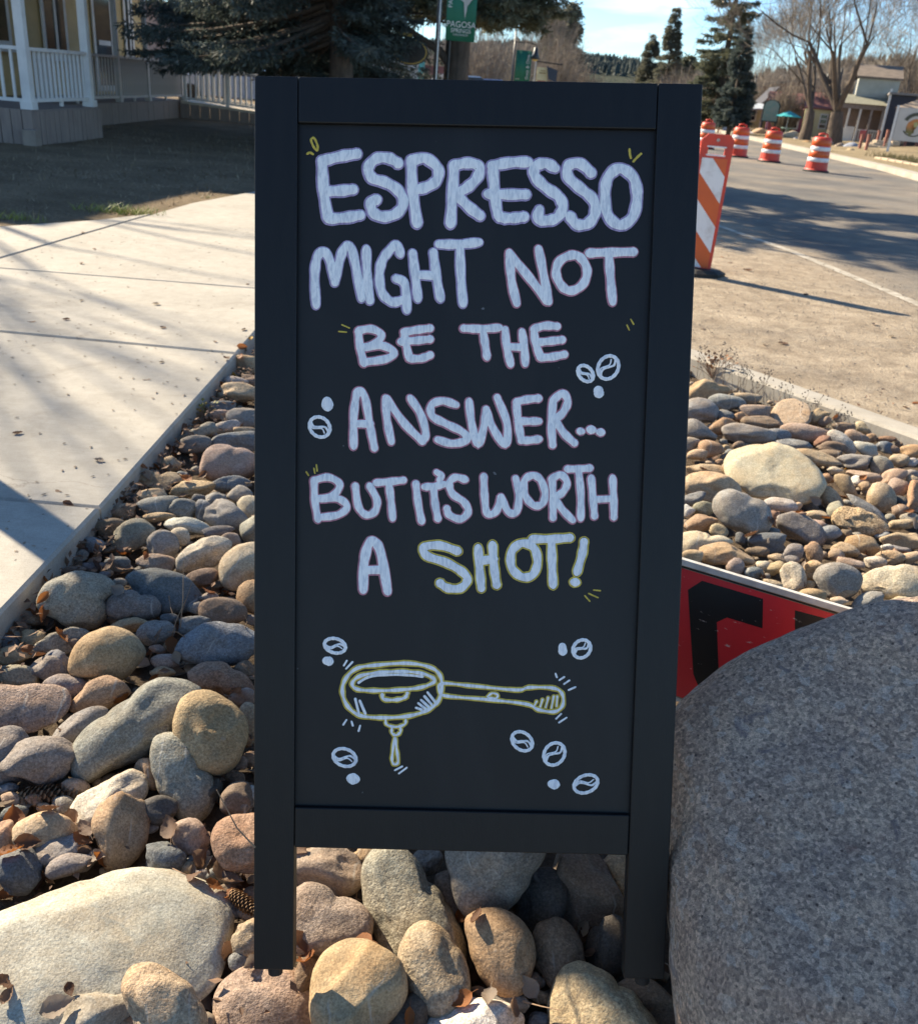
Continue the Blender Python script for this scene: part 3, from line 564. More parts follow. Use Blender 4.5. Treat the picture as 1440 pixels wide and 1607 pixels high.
# the small stones wedged between them (each its own object, darker colours, lower down)
# visible windows of the bed in the picture
LEFT_W = [(398, 505), (398, 1607), (0, 1607), (0, 1010), (60, 930), (130, 850), (200, 760), (300, 640), (370, 545)]
MID_W = [(464, 1335), (978, 1345), (978, 1607), (464, 1607)]
RIGHT_W = [(1088, 590), (1150, 610), (1290, 645), (1440, 700), (1440, 945), (1350, 960), (1070, 875)]
fill = []; tries = 0
while len(fill) < 78 and tries < 60000:
    tries += 1; w = RND.choice((LEFT_W, LEFT_W, MID_W, RIGHT_W))
    xs = [p[0] for p in w]; ys = [p[1] for p in w]; x, y = RND.uniform(min(xs), max(xs)), RND.uniform(min(ys), max(ys))
    if not inside(w, x, y): continue
    r = RND.uniform(5, 9) if w is RIGHT_W else RND.uniform(5, 8) * (1 + max(0, y - 700) / 600)
    if not gap(x, y, r): continue
    q = dict(x=x, y=y, a=r * RND.uniform(1, 1.5), b=r * RND.uniform(.7, .95), ang=RND.uniform(-25, 25), c=RND.choice(['brown', 'tan', 'grey', 'pink', 'mauve', 'orange', 'slate', 'blue']), up=-0.012, fill=True)
    make_stone(q, np.random.RandomState(1000 + tries), 3); fill.append(q); ELLA = np.array(ELL)

# labels: colour, size and shape, then what each stone lies beside
LAND = [('the big cream slab with dark lichen', 170, 1470), ('the front left leg of the chalkboard', 430, 1440), ('the large round ochre cobble', 320, 1145), ('the long bent grey cobble', 215, 1130), ('the flat pinkish slab at the left edge', 30, 1115),
        ('the cobble with a blue white patch', 170, 1025), ('the grey cobble with a pale dent', 345, 1010), ('the corner of the sidewalk', 120, 860), ('the big flat topped greenish cobble', 125, 940), ('the large tan three sided cobble', 360, 725), ('the green weed at the sidewalk edge', 310, 655),
        ('the sidewalk edge', 395, 545), ('the cream cobble touching the chalkboard', 390, 890), ('the dark slate cobble', 255, 930), ('the greenish cobble near the sidewalk corner', 205, 842), ('the speckled tan cobble below the big slab', 255, 1560), ('the pine cone by the left edge', 75, 1250),
        ('the round ochre cobble under the chalkboard', 560, 1550), ('the tall greenish cobble under the chalkboard', 650, 1420), ('the grey cobble under the bottom rail', 780, 1380), ('the front right leg of the chalkboard', 1000, 1480), ('the whitish cobble at the bottom edge', 745, 1600),
        ('the big cream slab in the right bed', 1208, 740), ('the smooth grey cobble below the cream slab', 1163, 803), ('the rough pitted conglomerate stone', 1350, 820), ('the kerb', 1290, 640), ('the kerb by the right picture edge', 1410, 690), ('the white edge of the red board', 1200, 915),
        ('the boulder top', 1390, 950), ('the dusty grey cobble behind the red board', 1312, 910), ('the thick cream cobble above the boulder', 1405, 910), ('the orange egg shaped stone', 1275, 867), ('the right stile of the chalkboard', 1075, 700), ('the blue white cracked stone', 1138, 632), ('the pale green finger of stone', 1322, 695)]
used = {}
def beside(px, py, head, own):
    ds = sorted((math.hypot(px - x, py - y), n, x, y) for n, x, y in LAND if ((x < 400) == (px < 400) and (x > 1062) == (px > 1062) or n.startswith('the front')))
    cand = None
    for d, n, x, y in ds[:5]:
        dx, dy = px - x, py - y
        if d < 9: continue
        rel = ('right of' if dx > 0 else 'left of') if abs(dx) > abs(dy) * 1.3 else ('in front of' if dy > 0 else 'behind')
        for adv in ('just ', '', 'a little ', 'farther '):
            if (adv == 'just ' and d > 70) or (adv == 'farther ' and d < 60) or (adv == 'a little ' and not 40 < d < 130): continue
            t = f"{head} {adv}{rel} {n}"
            if len(t.split()) <= 16 and t not in own: return t
            cand = cand or t
    return cand
for i, q in enumerate(STONES):
    ob = q['ob']; a, b = max(q['pa'], q['pb']), q['amin']; ar = a / b
    reg = 'left bed' if q['px'] < 400 else 'right bed' if q['px'] > 1062 else 'gap under the chalkboard'
    tall = q['pb'] > q['pa'] * 1.15 or abs(q.get('ang', 0)) > 60
    shape = 'upright' if tall and ar > 1.2 else 'long' if ar > 2.3 else 'flattish' if ar > 1.7 else 'oval' if ar > 1.25 else 'round'
    size = 'tiny' if q.get('fill') and a < 10 else 'small' if a < 19 else 'medium' if a < 36 else 'large'
    noun = 'pebble' if size in ('tiny',) else 'cobble'
    cand = beside(q['px'], q['py'], f"{size} {shape} {CNAME[q['c']]} {noun}", used)
    used.setdefault(cand, []).append(ob)
    grp = {'left bed': 'river stones in the bed left of the chalkboard', 'right bed': 'river stones in the bed right of the chalkboard'}.get(reg, 'river stones seen under the chalkboard')
    tag(ob, cand, 'stone', grp)

# stones out of the picture or behind the board, and grit: too many to count
def scatter(name, n, rlo, rhi, sub, test, zoff, seed, mat=M_STONE):
    rs = np.random.RandomState(seed); VV = []; FF = []; base = 0; cnt = 0; tr = 0
    V, Fc = ICO[sub]
    while cnt < n and tr < n * 40:
        tr += 1; x, y = rs.uniform(-1.0, 3.0), rs.uniform(-0.9, 8.0)
        if not inside(bed_poly, x, y): continue
        r = rs.uniform(rlo, rhi); X, Y, k = proj((x, y, zbed(x, y)))
        if not test(X, Y, k, r, x, y): continue
        rad = lump(V, rs, .06, .02, 4, .5); sc = np.array([rs.uniform(.9, 1.4), rs.uniform(.8, 1.2), rs.uniform(.5, .8)]) * r; an = rs.uniform(0, 6.28)
        q = V * rad[:, None] * sc; q = np.stack([q[:, 0] * math.cos(an) - q[:, 1] * math.sin(an), q[:, 0] * math.sin(an) + q[:, 1] * math.cos(an), q[:, 2]], 1)
        VV.append(q + [x, y, zbed(x, y) + zoff + r * .25]); FF.append(Fc + base); base += len(V); cnt += 1
    ob = link(name, arr_mesh(name, np.concatenate(VV), np.concatenate(FF), mat, True)); return ob
def hidden(X, Y, k, r, x, y):
    m = 1.15 * r * F / max(k, .05)
    if k < 0.2: return True
    if X < -m or X > 1440 + m or Y > 1607 + m: return True
    if 398 + m < X < 1036 - m and Y < 1335 - m: return True
    if 1110 + m < X and Y > 1080 + m: return (x - .69) ** 2 + (y - 1.0) ** 2 > .5 ** 2
    return False
M_ST2 = plain('distant stones', (0.40, 0.33, 0.25), 0.85, (0.20, 0.18, 0.16), 7, (0.4, 0.6), 0.5, 60)
o = scatter('cobbles', 420, 0.035, 0.085, 3, hidden, 0.0, 5, M_ST2)
tag(o, 'mass of river cobbles continuing behind the chalkboard and past the picture edges', 'cobbles', kind='stuff')
o = scatter('pebbles', 2600, 0.006, 0.019, 2, lambda X, Y, k, r, x, y: k > .3 and -100 < X < 1540 and Y < 1750, -0.035, 6, plain('pebble grit', (0.36, 0.28, 0.20), 0.9, (0.17, 0.135, 0.10), 25, (0.4, 0.6)))
tag(o, 'fine pebbles and grit on the soil between the cobbles', 'pebbles', kind='stuff')

# ------------------------------------------------------------------ boulder
bp = [(1072, 1118), (1061, 1151), (1062, 1195), (1068, 1227), (1061, 1274), (1063, 1321), (1056, 1392), (1052, 1462), (1047, 1556), (1052, 1625), (1090, 1740), (1300, 1830), (1600, 1820), (1830, 1650), (1880, 1350), (1780, 1080), (1620, 960), (1520, 938), (1436, 944), (1377, 961), (1330, 973), (1283, 984), (1235, 1001), (1188, 1024), (1141, 1052), (1104, 1081)]
def boulder():
    cx, cy, k = 1430, 1390, 1.36; rs = np.random.RandomState(4); V, Fc = ICO[6]
    d = np.array(bp) - [cx, cy]; th = np.arctan2(d[:, 1], d[:, 0]); rr = np.hypot(d[:, 0], d[:, 1]); o = np.argsort(th); th, rr = th[o], rr[o]
    v = ray(cx, cy); fwd = v / np.linalg.norm(v); ex = RT - fwd * (RT @ fwd); ex /= np.linalg.norm(ex); ey = np.cross(fwd, ex); ey = -ey if ey @ UP > 0 else ey
    R_ = np.interp(np.arctan2(V[:, 1], V[:, 0]), np.concatenate([th - 2 * math.pi, th, th + 2 * math.pi]), np.concatenate([rr, rr, rr]))
    rad = lump(V, rs, .025, .016, 9, .55); rho = np.hypot(V[:, 0], V[:, 1]); s = k / F
    lx = V[:, 0] / np.maximum(rho, 1e-6) * rho ** .82 * R_ * s; ly = V[:, 1] / np.maximum(rho, 1e-6) * rho ** .82 * R_ * s
    lz = np.sign(V[:, 2]) * np.abs(V[:, 2]) ** .8 * 0.27 * rad
    g = np.zeros(len(V))
    for _ in range(18): g += np.sin(V @ (rs.normal(size=3) * 9) + rs.uniform(0, 6.28)) * .8 + np.sin(V @ (rs.normal(size=3) * 24) + rs.uniform(0, 6.28)) * .22
    Wd = np.outer(lx, ex) + np.outer(ly, ey) + np.outer(lz, -fwd); Wd += Wd / np.linalg.norm(Wd, axis=1)[:, None] * (g / 18 * .02)[:, None]
    t = Fc[0]
    if np.cross(Wd[t[1]] - Wd[t[0]], Wd[t[2]] - Wd[t[0]]) @ Wd[t[0]] < 0: Fc = Fc[:, ::-1]
    ob = link('boulder', arr_mesh('boulder', Wd, Fc, granite_material(), True), loc=tuple(CAM + v * k))
    tag(ob, 'huge grey speckled granite boulder right of the chalkboard, cut by the picture edge', 'boulder')
boulder()

# ------------------------------------------------------------------ chalkboard A-frame
BO = Vector((-0.25133, 0.95747, -0.06393)); BW = Vector((0.998044, 0.020278, 0.059134)); BH = Vector((-0.063472, 0.337682, 0.939118))
BW.normalize(); BH = (BH - BW * BH.dot(BW)).normalized(); BN = BW.cross(BH)     # BN points towards the viewer
SW, SH = 0.62, 1.3035
sign = empty('chalkboard_sign')
sign.matrix_world = Matrix(((BW.x, BH.x, BN.x, BO.x), (BW.y, BH.y, BN.y, BO.y), (BW.z, BH.z, BN.z, BO.z), (0, 0, 0, 1)))
tag(sign, 'black wooden A-frame chalkboard with white hand drawn espresso lettering on river stones', 'chalkboard')
def uv(x, y, d=0.0):
    v = Vector(ray(x, y)); o = BO + BN * d; t = (o - Vector(CAM)).dot(BN) / v.dot(BN); p = Vector(CAM) + v * t - BO
    return p.dot(BW), p.dot(BH)
m_blk = plain('black painted wood', (0.0085, 0.0083, 0.0084), 0.45, (0.006, 0.006, 0.0065), 12, (0.3, 0.7), 0.16, 90, 0.002, spec=0.36, stretch=(6, 1, 6))
def panel_material():
    m, nt, bs, lk = nodes('black chalkboard panel'); t = nt.nodes.new('ShaderNodeTexCoord'); v = t.outputs['Object']
    mpp = nt.nodes.new('ShaderNodeMapping'); mpp.inputs['Scale'].default_value = (5, 1.4, 3); mpp.inputs['Rotation'].default_value = (0, 0, 0.35); lk(v, mpp.inputs[0])
    sm = ramp(nt, noise(nt, mpp.outputs[0], 1.6, 5, 0.6, 0.8), 0.45, 0.8, (0.0095, 0.0093, 0.0098), (0.017, 0.0168, 0.0172)); bs.inputs['Specular IOR Level'].default_value = 0.38
    dot = ramp(nt, noise(nt, v, 85, 2, .5), .78, .80); lk(mixc(nt, math_n(nt, 'MULTIPLY', dot, .5), sm, (.25, .25, .26)), bs.inputs['Base Color'])
    bs.inputs['Roughness'].default_value = 0.5; bump(nt, bs, noise(nt, v, 240, 3), 0.08, 0.001); return m
m_pan = panel_material()
uL = (uv(467, 190)[0] + uv(463, 1268)[0]) / 2; uR = (uv(1031, 204)[0] + uv(986, 1280)[0]) / 2
vT = (uv(467, 190)[1] + uv(1027, 204)[1]) / 2; vB1 = (uv(463, 1268)[1] + uv(985, 1280)[1]) / 2; vB0 = (uv(463, 1330)[1] + uv(980, 1344)[1]) / 2
TH = 0.026
def frame_boards(parent, front):
    g = 0.0008
    for nm, lo, hi in (('stile', (0, 0, -TH), (uL - g, SH, 0)), ('stile', (uR + g, 0, -TH), (SW, SH, 0)),
                       ('rail', (uL, vT, -TH + .001), (uR, SH, -0.0006)), ('rail', (uL, vB0, -TH + .001), (uR, vB1, -0.0006))):
        b = MB(); b.span(lo, hi); bevel(b.build(nm, m_blk, parent), 0.0018)
    b = MB(); b.span((uL - .004, vB1 - .004, -0.016), (uR + .004, vT + .004, -0.0085)); pn = b.build('writing_panel' if front else 'back_panel', m_pan, parent)
    for x in (uL / 2, (uR + SW) / 2):
        b = MB(); b.lathe([(0.0, -0.012), (0.011, -0.012), (0.012, 0.001), (0.0, 0.001)], 14, (x, 0, 0))
        # foot pad under the leg end
        b.v = [(q[0], q[2], q[1] - TH / 2) for q in b.v]; b.build('foot_pad', plain('black rubber', (0.012, 0.012, 0.012), 0.7), parent)
    return pn
panel = frame_boards(sign, True)
rear = empty('rear_frame', parent=sign)
RLOC = Matrix.Translation((0, SH, -TH - .004)) @ Matrix.Rotation(math.radians(37), 4, 'X') @ Matrix.Translation((0, -SH, 0))
rear.location = RLOC.to_translation(); rear.rotation_euler = (math.radians(37), 0, 0)
frame_boards(rear, False)
m_metal = plain('zinc hinge', (0.35, 0.34, 0.33), 0.4, metal=1.0)
for x in (0.08, SW - 0.08):
    b = MB(); b.tube([(x - .03, SH + .002, -TH - .002), (x + .03, SH + .002, -TH - .002)], 0.005, 8); b.build('hinge', m_metal, sign)
# stay chains between the two frames
for x in (0.03, SW - 0.03):
    b = MB(); p0 = Vector((x, 0.45, -TH)); q = RLOC @ Vector((x, 0.45, 0)); n = 34
    for i in range(n):
        t = (i + .5) / n; c = p0.lerp(q, t) + Vector((0, -0.05 * (1 - (2 * t - 1) ** 2), 0)); dr = (q - p0).normalized(); sd = Vector((1, 0, 0)) if i % 2 else Vector((0, 1, 0))
        ring = [c + dr * (math.cos(a) * .0085) + sd * (math.sin(a) * .0045) for a in [2 * math.pi * j / 8 for j in range(9)]]; b.tube(ring, 0.0013, 5, cap=False)
    b.build('stay_chain', m_metal, sign, smooth=True)

# marker strokes on the panel: raised ribbons of paint with rounded ends
PD = -0.0085
SCALE = SW / 672.0
def smooth_path(pts, closed=False, n=7):
    P_ = [Vector(q) for q in pts]
    if len(P_) == 2: return [P_[0].lerp(P_[1], i / 3) for i in range(4)]
    if closed: P_ = P_[:-1] if (P_[0] - P_[-1]).length < 1e-6 else P_
    out = []; m = len(P_); seg = m if closed else m - 1
    for i in range(seg):
        a, b, c, d = (P_[(i - 1) % m], P_[i], P_[(i + 1) % m], P_[(i + 2) % m]) if closed else (P_[max(i - 1, 0)], P_[i], P_[i + 1], P_[min(i + 2, m - 1)])
        for j in range(n):
            t = j / n; out.append(0.5 * ((2 * b) + (c - a) * t + (2 * a - 5 * b + 4 * c - d) * t * t + (3 * b - a - 3 * c + d) * t ** 3))
    out.append(P_[0].copy() if closed else P_[-1]); return out
def stroke(mb, pts, hw, h, base, closed=False, seed=0, wob=0.08):
    """pts in panel u,v metres; half width hw; height h above base depth"""
    path = smooth_path(pts, closed); rs = random.Random(seed)
    if not closed:                               # round the ends
        d0 = (path[0] - path[1]).normalized(); d1 = (path[-1] - path[-2]).normalized()
        caps = [(.55, .80), (.85, .50), (1.0, .10)]
        pre = [(path[0] + d0 * hw * e, r) for e, r in reversed(caps)]; post = [(path[-1] + d1 * hw * e, r) for e, r in caps]
        pw = pre + [(q, 1.0) for q in path] + post
    else: pw = [(q, 1.0) for q in path]
    N = len(pw); vs = []; fs = []; ph = rs.uniform(0, 6)
    for i, (q, r) in enumerate(pw):
        a = pw[i - 1][0] if i else (pw[-2][0] if closed else q); b = pw[i + 1][0] if i < N - 1 else (pw[1][0] if closed else q)
        t = (b - a); t = t.normalized() if t.length > 1e-9 else Vector((1, 0)); nn = Vector((-t.y, t.x)); w = hw * r * (1 + wob * math.sin(i * .9 + ph) + rs.uniform(-wob, wob) * .35)
        for f, z in ((-1, 0), (-.86, .8), (-.4, 1), (.4, 1), (.86, .8), (1, 0)):
            p = q + nn * (w * f); vs.append((p.x, p.y, base + h * z))
    for i in range(N - 1):
        for j in range(5): fs.append((i * 6 + j, (i + 1) * 6 + j, (i + 1) * 6 + j + 1, i * 6 + j + 1))
    mb.add(vs, [f[::-1] for f in fs])
m_white = paint_material('white marker paint', (0.96, 0.96, 0.95), (0.70, 0.72, 0.76))
m_lilac = paint_material('lilac marker outline', (0.42, 0.33, 0.52), (0.27, 0.21, 0.35))
m_pink = paint_material('pink marker outline', (0.55, 0.22, 0.28), (0.34, 0.15, 0.20))
m_gold = paint_material('gold marker line', (0.66, 0.50, 0.07), (0.46, 0.34, 0.04))
uniq = [0]
def letter(name, x0, y0, strokes, hw, outline=None, gap_=False, dots=(), jit=(-1.2, 0.8), ow=1.5):
    """strokes in the coordinates of an enlarged view (2x) with origin x0, y0"""
    def U(a, b): return uv(x0 + a / 2, y0 + b / 2, PD)
    hwm = hw / 2 * SCALE; uniq[0] += 1; e = 0.000004 * (uniq[0] % 9)
    mb = MB()
    sd = uniq[0] * 31
    for i, st in enumerate(strokes):
        cl = len(st) > 3 and st[0] == st[-1]; stroke(mb, [U(*p) for p in st], hwm, 0.00045 + 0.00003 * i, PD + 0.00022 + e, cl, sd + i)
    for i, (a, b, r) in enumerate(dots): stroke(mb, [U(a - r * .25, b), U(a + r * .25, b + 1)], r / 2 * SCALE, 0.0005, PD + 0.00022 + e, False, sd + 50 + i)
    o = mb.build(name, m_white, panel, smooth=True)
    if outline is not None:
        mo = MB(); dx, dy = jit if not gap_ else (0, 0)
        for i, st in enumerate(strokes):
            cl = len(st) > 3 and st[0] == st[-1]; stroke(mo, [U(p[0] + dx, p[1] + dy) for p in st], (hw + (5 if gap_ else 2.6 * ow)) / 2 * SCALE, 0.00012 + 0.00001 * i, PD + 0.00002 + e, cl, sd + i, 0.05)
        for i, (a, b, r) in enumerate(dots): stroke(mo, [U(a - r * .25 + dx, b + dy), U(a + r * .25 + dx, b + 1 + dy)], (r + (5 if gap_ else 3)) / 2 * SCALE, 0.00013, PD + 0.00002 + e, False, sd + i + 70, .05)
        mo.build('outline', outline, panel, smooth=True)
        if gap_:
            mk = MB()
            for i, st in enumerate(strokes):
                cl = len(st) > 3 and st[0] == st[-1]; stroke(mk, [U(*p) for p in st], (hw + 1.8) / 2 * SCALE, 0.0002 + 0.00001 * i, PD + 0.00003 + e, cl, sd + i, 0.05)
            mk.build('outline', m_pan, panel, smooth=True)
    return o
A0 = (390, 110)
ESP = [('E', [[(340,262),(290,270),(235,284)],[(231,284),(236,380),(250,465)],[(238,380),(280,379),(328,374)],[(252,466),(300,463),(350,455)]]),
 ('S', [[(470,292),(440,276),(402,277),(376,305),(388,338),(430,352),(470,378),(486,415),(466,448),(425,460),(392,447),(384,415),(402,406)]]),
 ('P', [[(511,282),(515,380),(529,480)],[(513,284),(555,276),(594,308),(590,345),(560,366),(522,376)]]),
 ('R', [[(645,298),(640,390),(634,481)],[(648,298),(690,291),(722,302),(720,332),(690,365),(650,388)],[(650,388),(690,428),(726,456)]]),
 ('E', [[(876,288),(820,290),(764,300)],[(766,300),(772,380),(782,450),(800,464)],[(752,388),(810,390),(870,390)],[(800,464),(830,464),(864,460)]]),
 ('S', [[(960,306),(932,292),(900,302),(898,332),(930,366),(972,396),(986,430),(968,462),(935,472),(908,466),(912,440)]]),
 ('S', [[(1075,322),(1040,293),(1004,300),(1003,335),(1040,370),(1080,405),(1088,445),(1066,480),(1030,484),(1008,458)]]),
 ('O', [[(1165,308),(1128,335),(1118,390),(1127,455),(1165,486),(1205,460),(1219,400),(1208,338),(1165,308)]])]
for n, s_ in ESP: letter('letter', *A0, s_, 15.2, m_lilac, ow=1.9)
MIG = [[[(212,736),(208,650),(215,590),(236,568),(256,600),(271,665)],[(271,665),(285,600),(300,560),(320,555),(336,612),(355,715)]], [[(370,562),(372,640),(381,722)]],
 [[(476,576),(465,548),(440,568),(418,602),(411,650),(420,700),(450,727),(482,722)],[(464,654),(490,672),(497,752)]], [[(515,575),(524,650),(531,716)],[(580,572),(590,650),(602,716)],[(530,642),(588,645)]],
 [[(598,546),(660,546),(722,540)],[(663,550),(666,640),(673,732)]], [[(818,574),(825,660),(841,730)],[(820,578),(880,650),(938,725)],[(910,562),(925,640),(941,725)]],
 [[(1015,580),(975,600),(965,640),(985,680),(1015,692),(1050,670),(1062,630),(1045,592),(1015,580)]], [[(1068,574),(1130,572),(1208,570)],[(1130,580),(1135,650),(1142,726)]]]
for i, s_ in enumerate(MIG): letter('letter', *A0, s_, 13.0, m_lilac if i < 5 else m_pink)
A1 = (390, 480)
BET = [[[(345,80),(350,130),(362,180)],[(345,78),(385,72),(416,90),(402,115),(365,130)],[(365,130),(420,125),(456,145),(432,166),(365,176)]], [[(570,70),(530,75),(490,82)],[(488,82),(492,110),(503,160)],[(478,112),(530,108),(570,104)],[(505,165),(540,165),(570,154)]],
 [[(675,70),(730,72),(786,68)],[(735,76),(742,120),(748,160)]], [[(805,75),(810,130),(822,182)],[(858,82),(865,130),(868,180)],[(812,128),(862,130)]], [[(968,64),(930,62),(895,72)],[(895,75),(900,115),(915,160)],[(905,115),(950,110),(984,106)],[(915,162),(950,160),(991,152)]],
 [[(330,440),(330,350),(338,282),(348,266),(366,290),(380,370),(395,446)],[(330,370),(382,370)]], [[(430,290),(435,360),(448,425)],[(432,290),(490,370),(546,425)],[(508,290),(540,340),(556,400),(546,425)]],
 [[(650,310),(610,298),(575,310),(576,345),(620,370),(670,395),(686,420),(640,432),(594,420)]], [[(692,300),(700,370),(720,435),(740,370),(745,325)],[(745,325),(765,380),(805,436),(811,370),(780,288)]], [[(910,290),(870,294),(840,302)],[(840,302),(845,360),(855,420)],[(845,362),(880,362),(910,362)],[(855,422),(880,422),(911,418)]],
 [[(955,300),(950,370),(954,436)],[(955,296),(985,274),(1001,300),(985,336),(960,356)],[(960,356),(990,400),(1022,430)]]]
for i, s_ in enumerate(BET): letter('letter', *A1, s_, 11.8, m_pink)
letter('ellipsis_dots', *A1, [], 12, m_pink, dots=[(1042, 393, 11), (1075, 388, 13), (1104, 396, 12)])
A2 = (390, 700)
BUT = [[[(206,110),(208,170),(218,230)],[(205,108),(250,98),(286,120),(265,155),(215,166)],[(215,166),(280,165),(309,190),(280,216),(218,224)]], [[(335,125),(345,190),(370,216),(396,205),(403,170),(380,125)]], [[(400,115),(440,112),(486,107)],[(440,118),(447,170),(452,226)]],
 [[(525,118),(532,180),(543,236)]], [[(552,128),(585,126),(612,120)],[(580,130),(585,180),(594,228)]], [[(590,82),(606,94),(598,106)]], [[(680,105),(650,98),(630,116),(640,150),(676,176),(689,206),(665,229),(630,216),(622,196)]],
 [[(738,95),(740,150),(748,210),(776,205),(792,160)],[(792,160),(815,206),(841,205),(848,150),(838,102)]], [[(890,92),(865,110),(868,155),(895,186),(922,180),(930,145),(915,105),(890,92)]], [[(952,105),(955,160),(955,225)],[(950,103),(980,90),(999,115),(985,145),(960,160)],[(960,165),(985,200),(1016,232)]],
 [[(1000,72),(1035,72),(1071,69)],[(1035,78),(1042,150),(1042,226)]], [[(1075,100),(1080,160),(1085,220)],[(1142,100),(1145,160),(1146,223)],[(1085,168),(1142,165)]]]
for i, s_ in enumerate(BUT): letter('letter', *A2, s_, 11.2 if i != 5 else 9.5, m_pink)
letter('letter', *A2, [[(360,450),(362,370),(376,310),(396,300),(416,340),(436,455)],[(366,390),(426,388)]], 14.5, m_pink)
SHO = [[[(656,330),(600,312),(550,318),(560,345),(620,366),(670,395),(686,420),(665,446),(625,446),(600,430)]], [[(720,320),(725,390),(730,446)],[(765,310),(770,380),(778,436)],[(728,360),(770,355)]], [[(858,305),(826,330),(825,380),(855,410),(890,405),(906,365),(895,320),(858,305)]], [[(890,292),(950,292),(1008,288)],[(950,298),(952,370),(955,436)]]]
for s_ in SHO: letter('letter', *A2, s_, 13.0, m_gold, True)
letter('exclamation_mark', *A2, [[(1052,300),(1046,340),(1030,396)]], 12.5, m_gold, True, dots=[(1024, 427, 13)])
def marks(name, x0, y0, segs, hw, mat):
    mb = MB()
    for i, st in enumerate(segs): stroke(mb, [uv(x0 + p[0] / 2, y0 + p[1] / 2, PD) for p in st], hw / 2 * SCALE, 0.0003 + .00002 * i, PD + 0.00002, st[0] == st[-1] and len(st) > 3, i + len(segs) * 7)
    return mb.build(name, mat, panel, smooth=True)
marks('accent_marks', *A0, [[(204,212),(196,218),(203,238),(214,251),(217,240),(211,222),(204,212)],[(184,262),(192,258),(202,263)],[(1195,248),(1196,262),(1199,275)],[(1231,262),(1218,274),(1207,286)]], 3.6, m_gold)
marks('accent_marks', *A1, [[(293,59),(316,69)],[(283,80),(307,82)],[(1199,42),(1208,57)],[(1187,60),(1194,75)]], 2.4, m_gold)
marks('accent_marks', *A2, [[(181,81),(188,92)],[(205,70),(208,85)],[(213,59),(215,78)],[(1083,452),(1103,454)],[(1067,463),(1096,476)],[(1055,470),(1070,487)]], 2.6, m_gold)
def bean(x0, y0, c, rx, ry, ang, flip=1, hw=5.6):
    ca, sa = math.cos(ang), math.sin(ang); R_ = lambda a, b: (c[0] + a * ca - b * sa, c[1] + a * sa + b * ca)
    ring = [R_(rx * .86 * math.cos(t), ry * .86 * math.sin(t)) for t in [2 * math.pi * i / 14 for i in range(14)]]; ring.append(ring[0])
    cr_ = [R_(rx * .78, -ry * .18 * flip), R_(rx * .35, -ry * .34 * flip), R_(0, -.02 * ry), R_(-rx * .35, ry * .32 * flip), R_(-rx * .78, ry * .2 * flip)]
    cr2 = [R_(rx * .6, ry * .12 * flip), R_(rx * .2, -ry * .02), R_(-rx * .3, ry * .5 * flip), R_(-rx * .66, ry * .36 * flip)]
    mb = MB()
    for i, (st, w_) in enumerate(((ring, hw), (cr_, hw * .62), (cr2, hw * .4))): stroke(mb, [uv(x0 + p[0] / 2, y0 + p[1] / 2, PD) for p in st], w_ / 2 * SCALE, 0.0004 + .00003 * i, PD + 0.00002, i == 0, i + int(c[0]))
    mb.build('coffee_bean', m_white, panel, smooth=True)
A3 = (390, 960)
for a, c, rx, ry, an, f in ((A1, (1057,212), 33, 24, .85, 1), (A1, (1128,193), 44, 36, -1.05, -1), (A1, (223,380), 40, 34, .75, 1), (A3, (271,107), 39, 26, .25, 1), (A3, (1045,117), 35, 30, -.85, -1), (A3, (858,407), 41, 31, .65, 1),
                            (A3, (959,447), 43, 36, -.95, -1), (A3, (1058,541), 45, 31, -.38, -1), (A3, (301,458), 43, 31, .35, 1)): bean(*a, c, rx, ry, an, f)
def blob(x0, y0, c, rx, ry):
    mb = MB(); stroke(mb, [uv(x0 + (c[0] - (rx - min(rx, ry)) * .9) / 2 - .3, y0 + (c[1] - (ry - min(rx, ry)) * .9) / 2 - .3, PD), uv(x0 + (c[0] + (rx - min(rx, ry)) * .9) / 2 + .3, y0 + (c[1] + (ry - min(rx, ry)) * .9) / 2 + .3, PD)], min(rx, ry) / 2 * SCALE, 0.0004, PD + 0.00002, False, int(c[0]))
    mb.build('coffee_bean', m_white, panel, smooth=True)
for a, c, rx, ry in ((A1, (1098,270), 16, 19), (A1, (247,308), 18, 23), (A3, (249,155), 18, 15), (A3, (985,118), 14, 21), (A3, (957,542), 20, 16), (A3, (328,525), 22, 18)): blob(*a, c, rx, ry)
def gilded(name, segs, hw, gold=2.6):
    a = MB(); b = MB(); U = lambda p: uv(A3[0] + p[0] / 2, A3[1] + p[1] / 2, PD)
    for i, st in enumerate(segs):
        cl = st[0] == st[-1] and len(st) > 3
        stroke(a, [U(p) for p in st], (hw + gold) / 2 * SCALE, 0.00022 + .00001 * i, PD + 0.00002, cl, i + 3, .12); stroke(b, [U(p) for p in st], hw * .72 / 2 * SCALE, 0.00042 + .00002 * i, PD + 0.0001, cl, i + 3, .2)
    a.build(name + '_edge', m_gold, panel, smooth=True); b.build(name, m_white, panel, smooth=True)
gilded('portafilter_basket', [[(400,168),(340,178),(305,210),(294,250),(310,296),(350,326),(420,333),(500,328),(560,310),(594,282),(606,240),(600,200),(570,175),(500,162),(400,168)],
    [(325,225),(350,202),(410,191),(480,188),(540,193),(578,208),(580,222),(540,238),(470,246),(390,248),(340,243),(325,225)], [(419,260),(425,275),(460,277),(490,270),(498,256)]], 7.5)
gilded('portafilter_handle', [[(606,226),(700,233),(840,246),(880,238),(955,240),(983,258),(985,294),(960,314),(910,308),(870,290),(750,276),(622,265),(600,252),(606,226)]], 6.5)
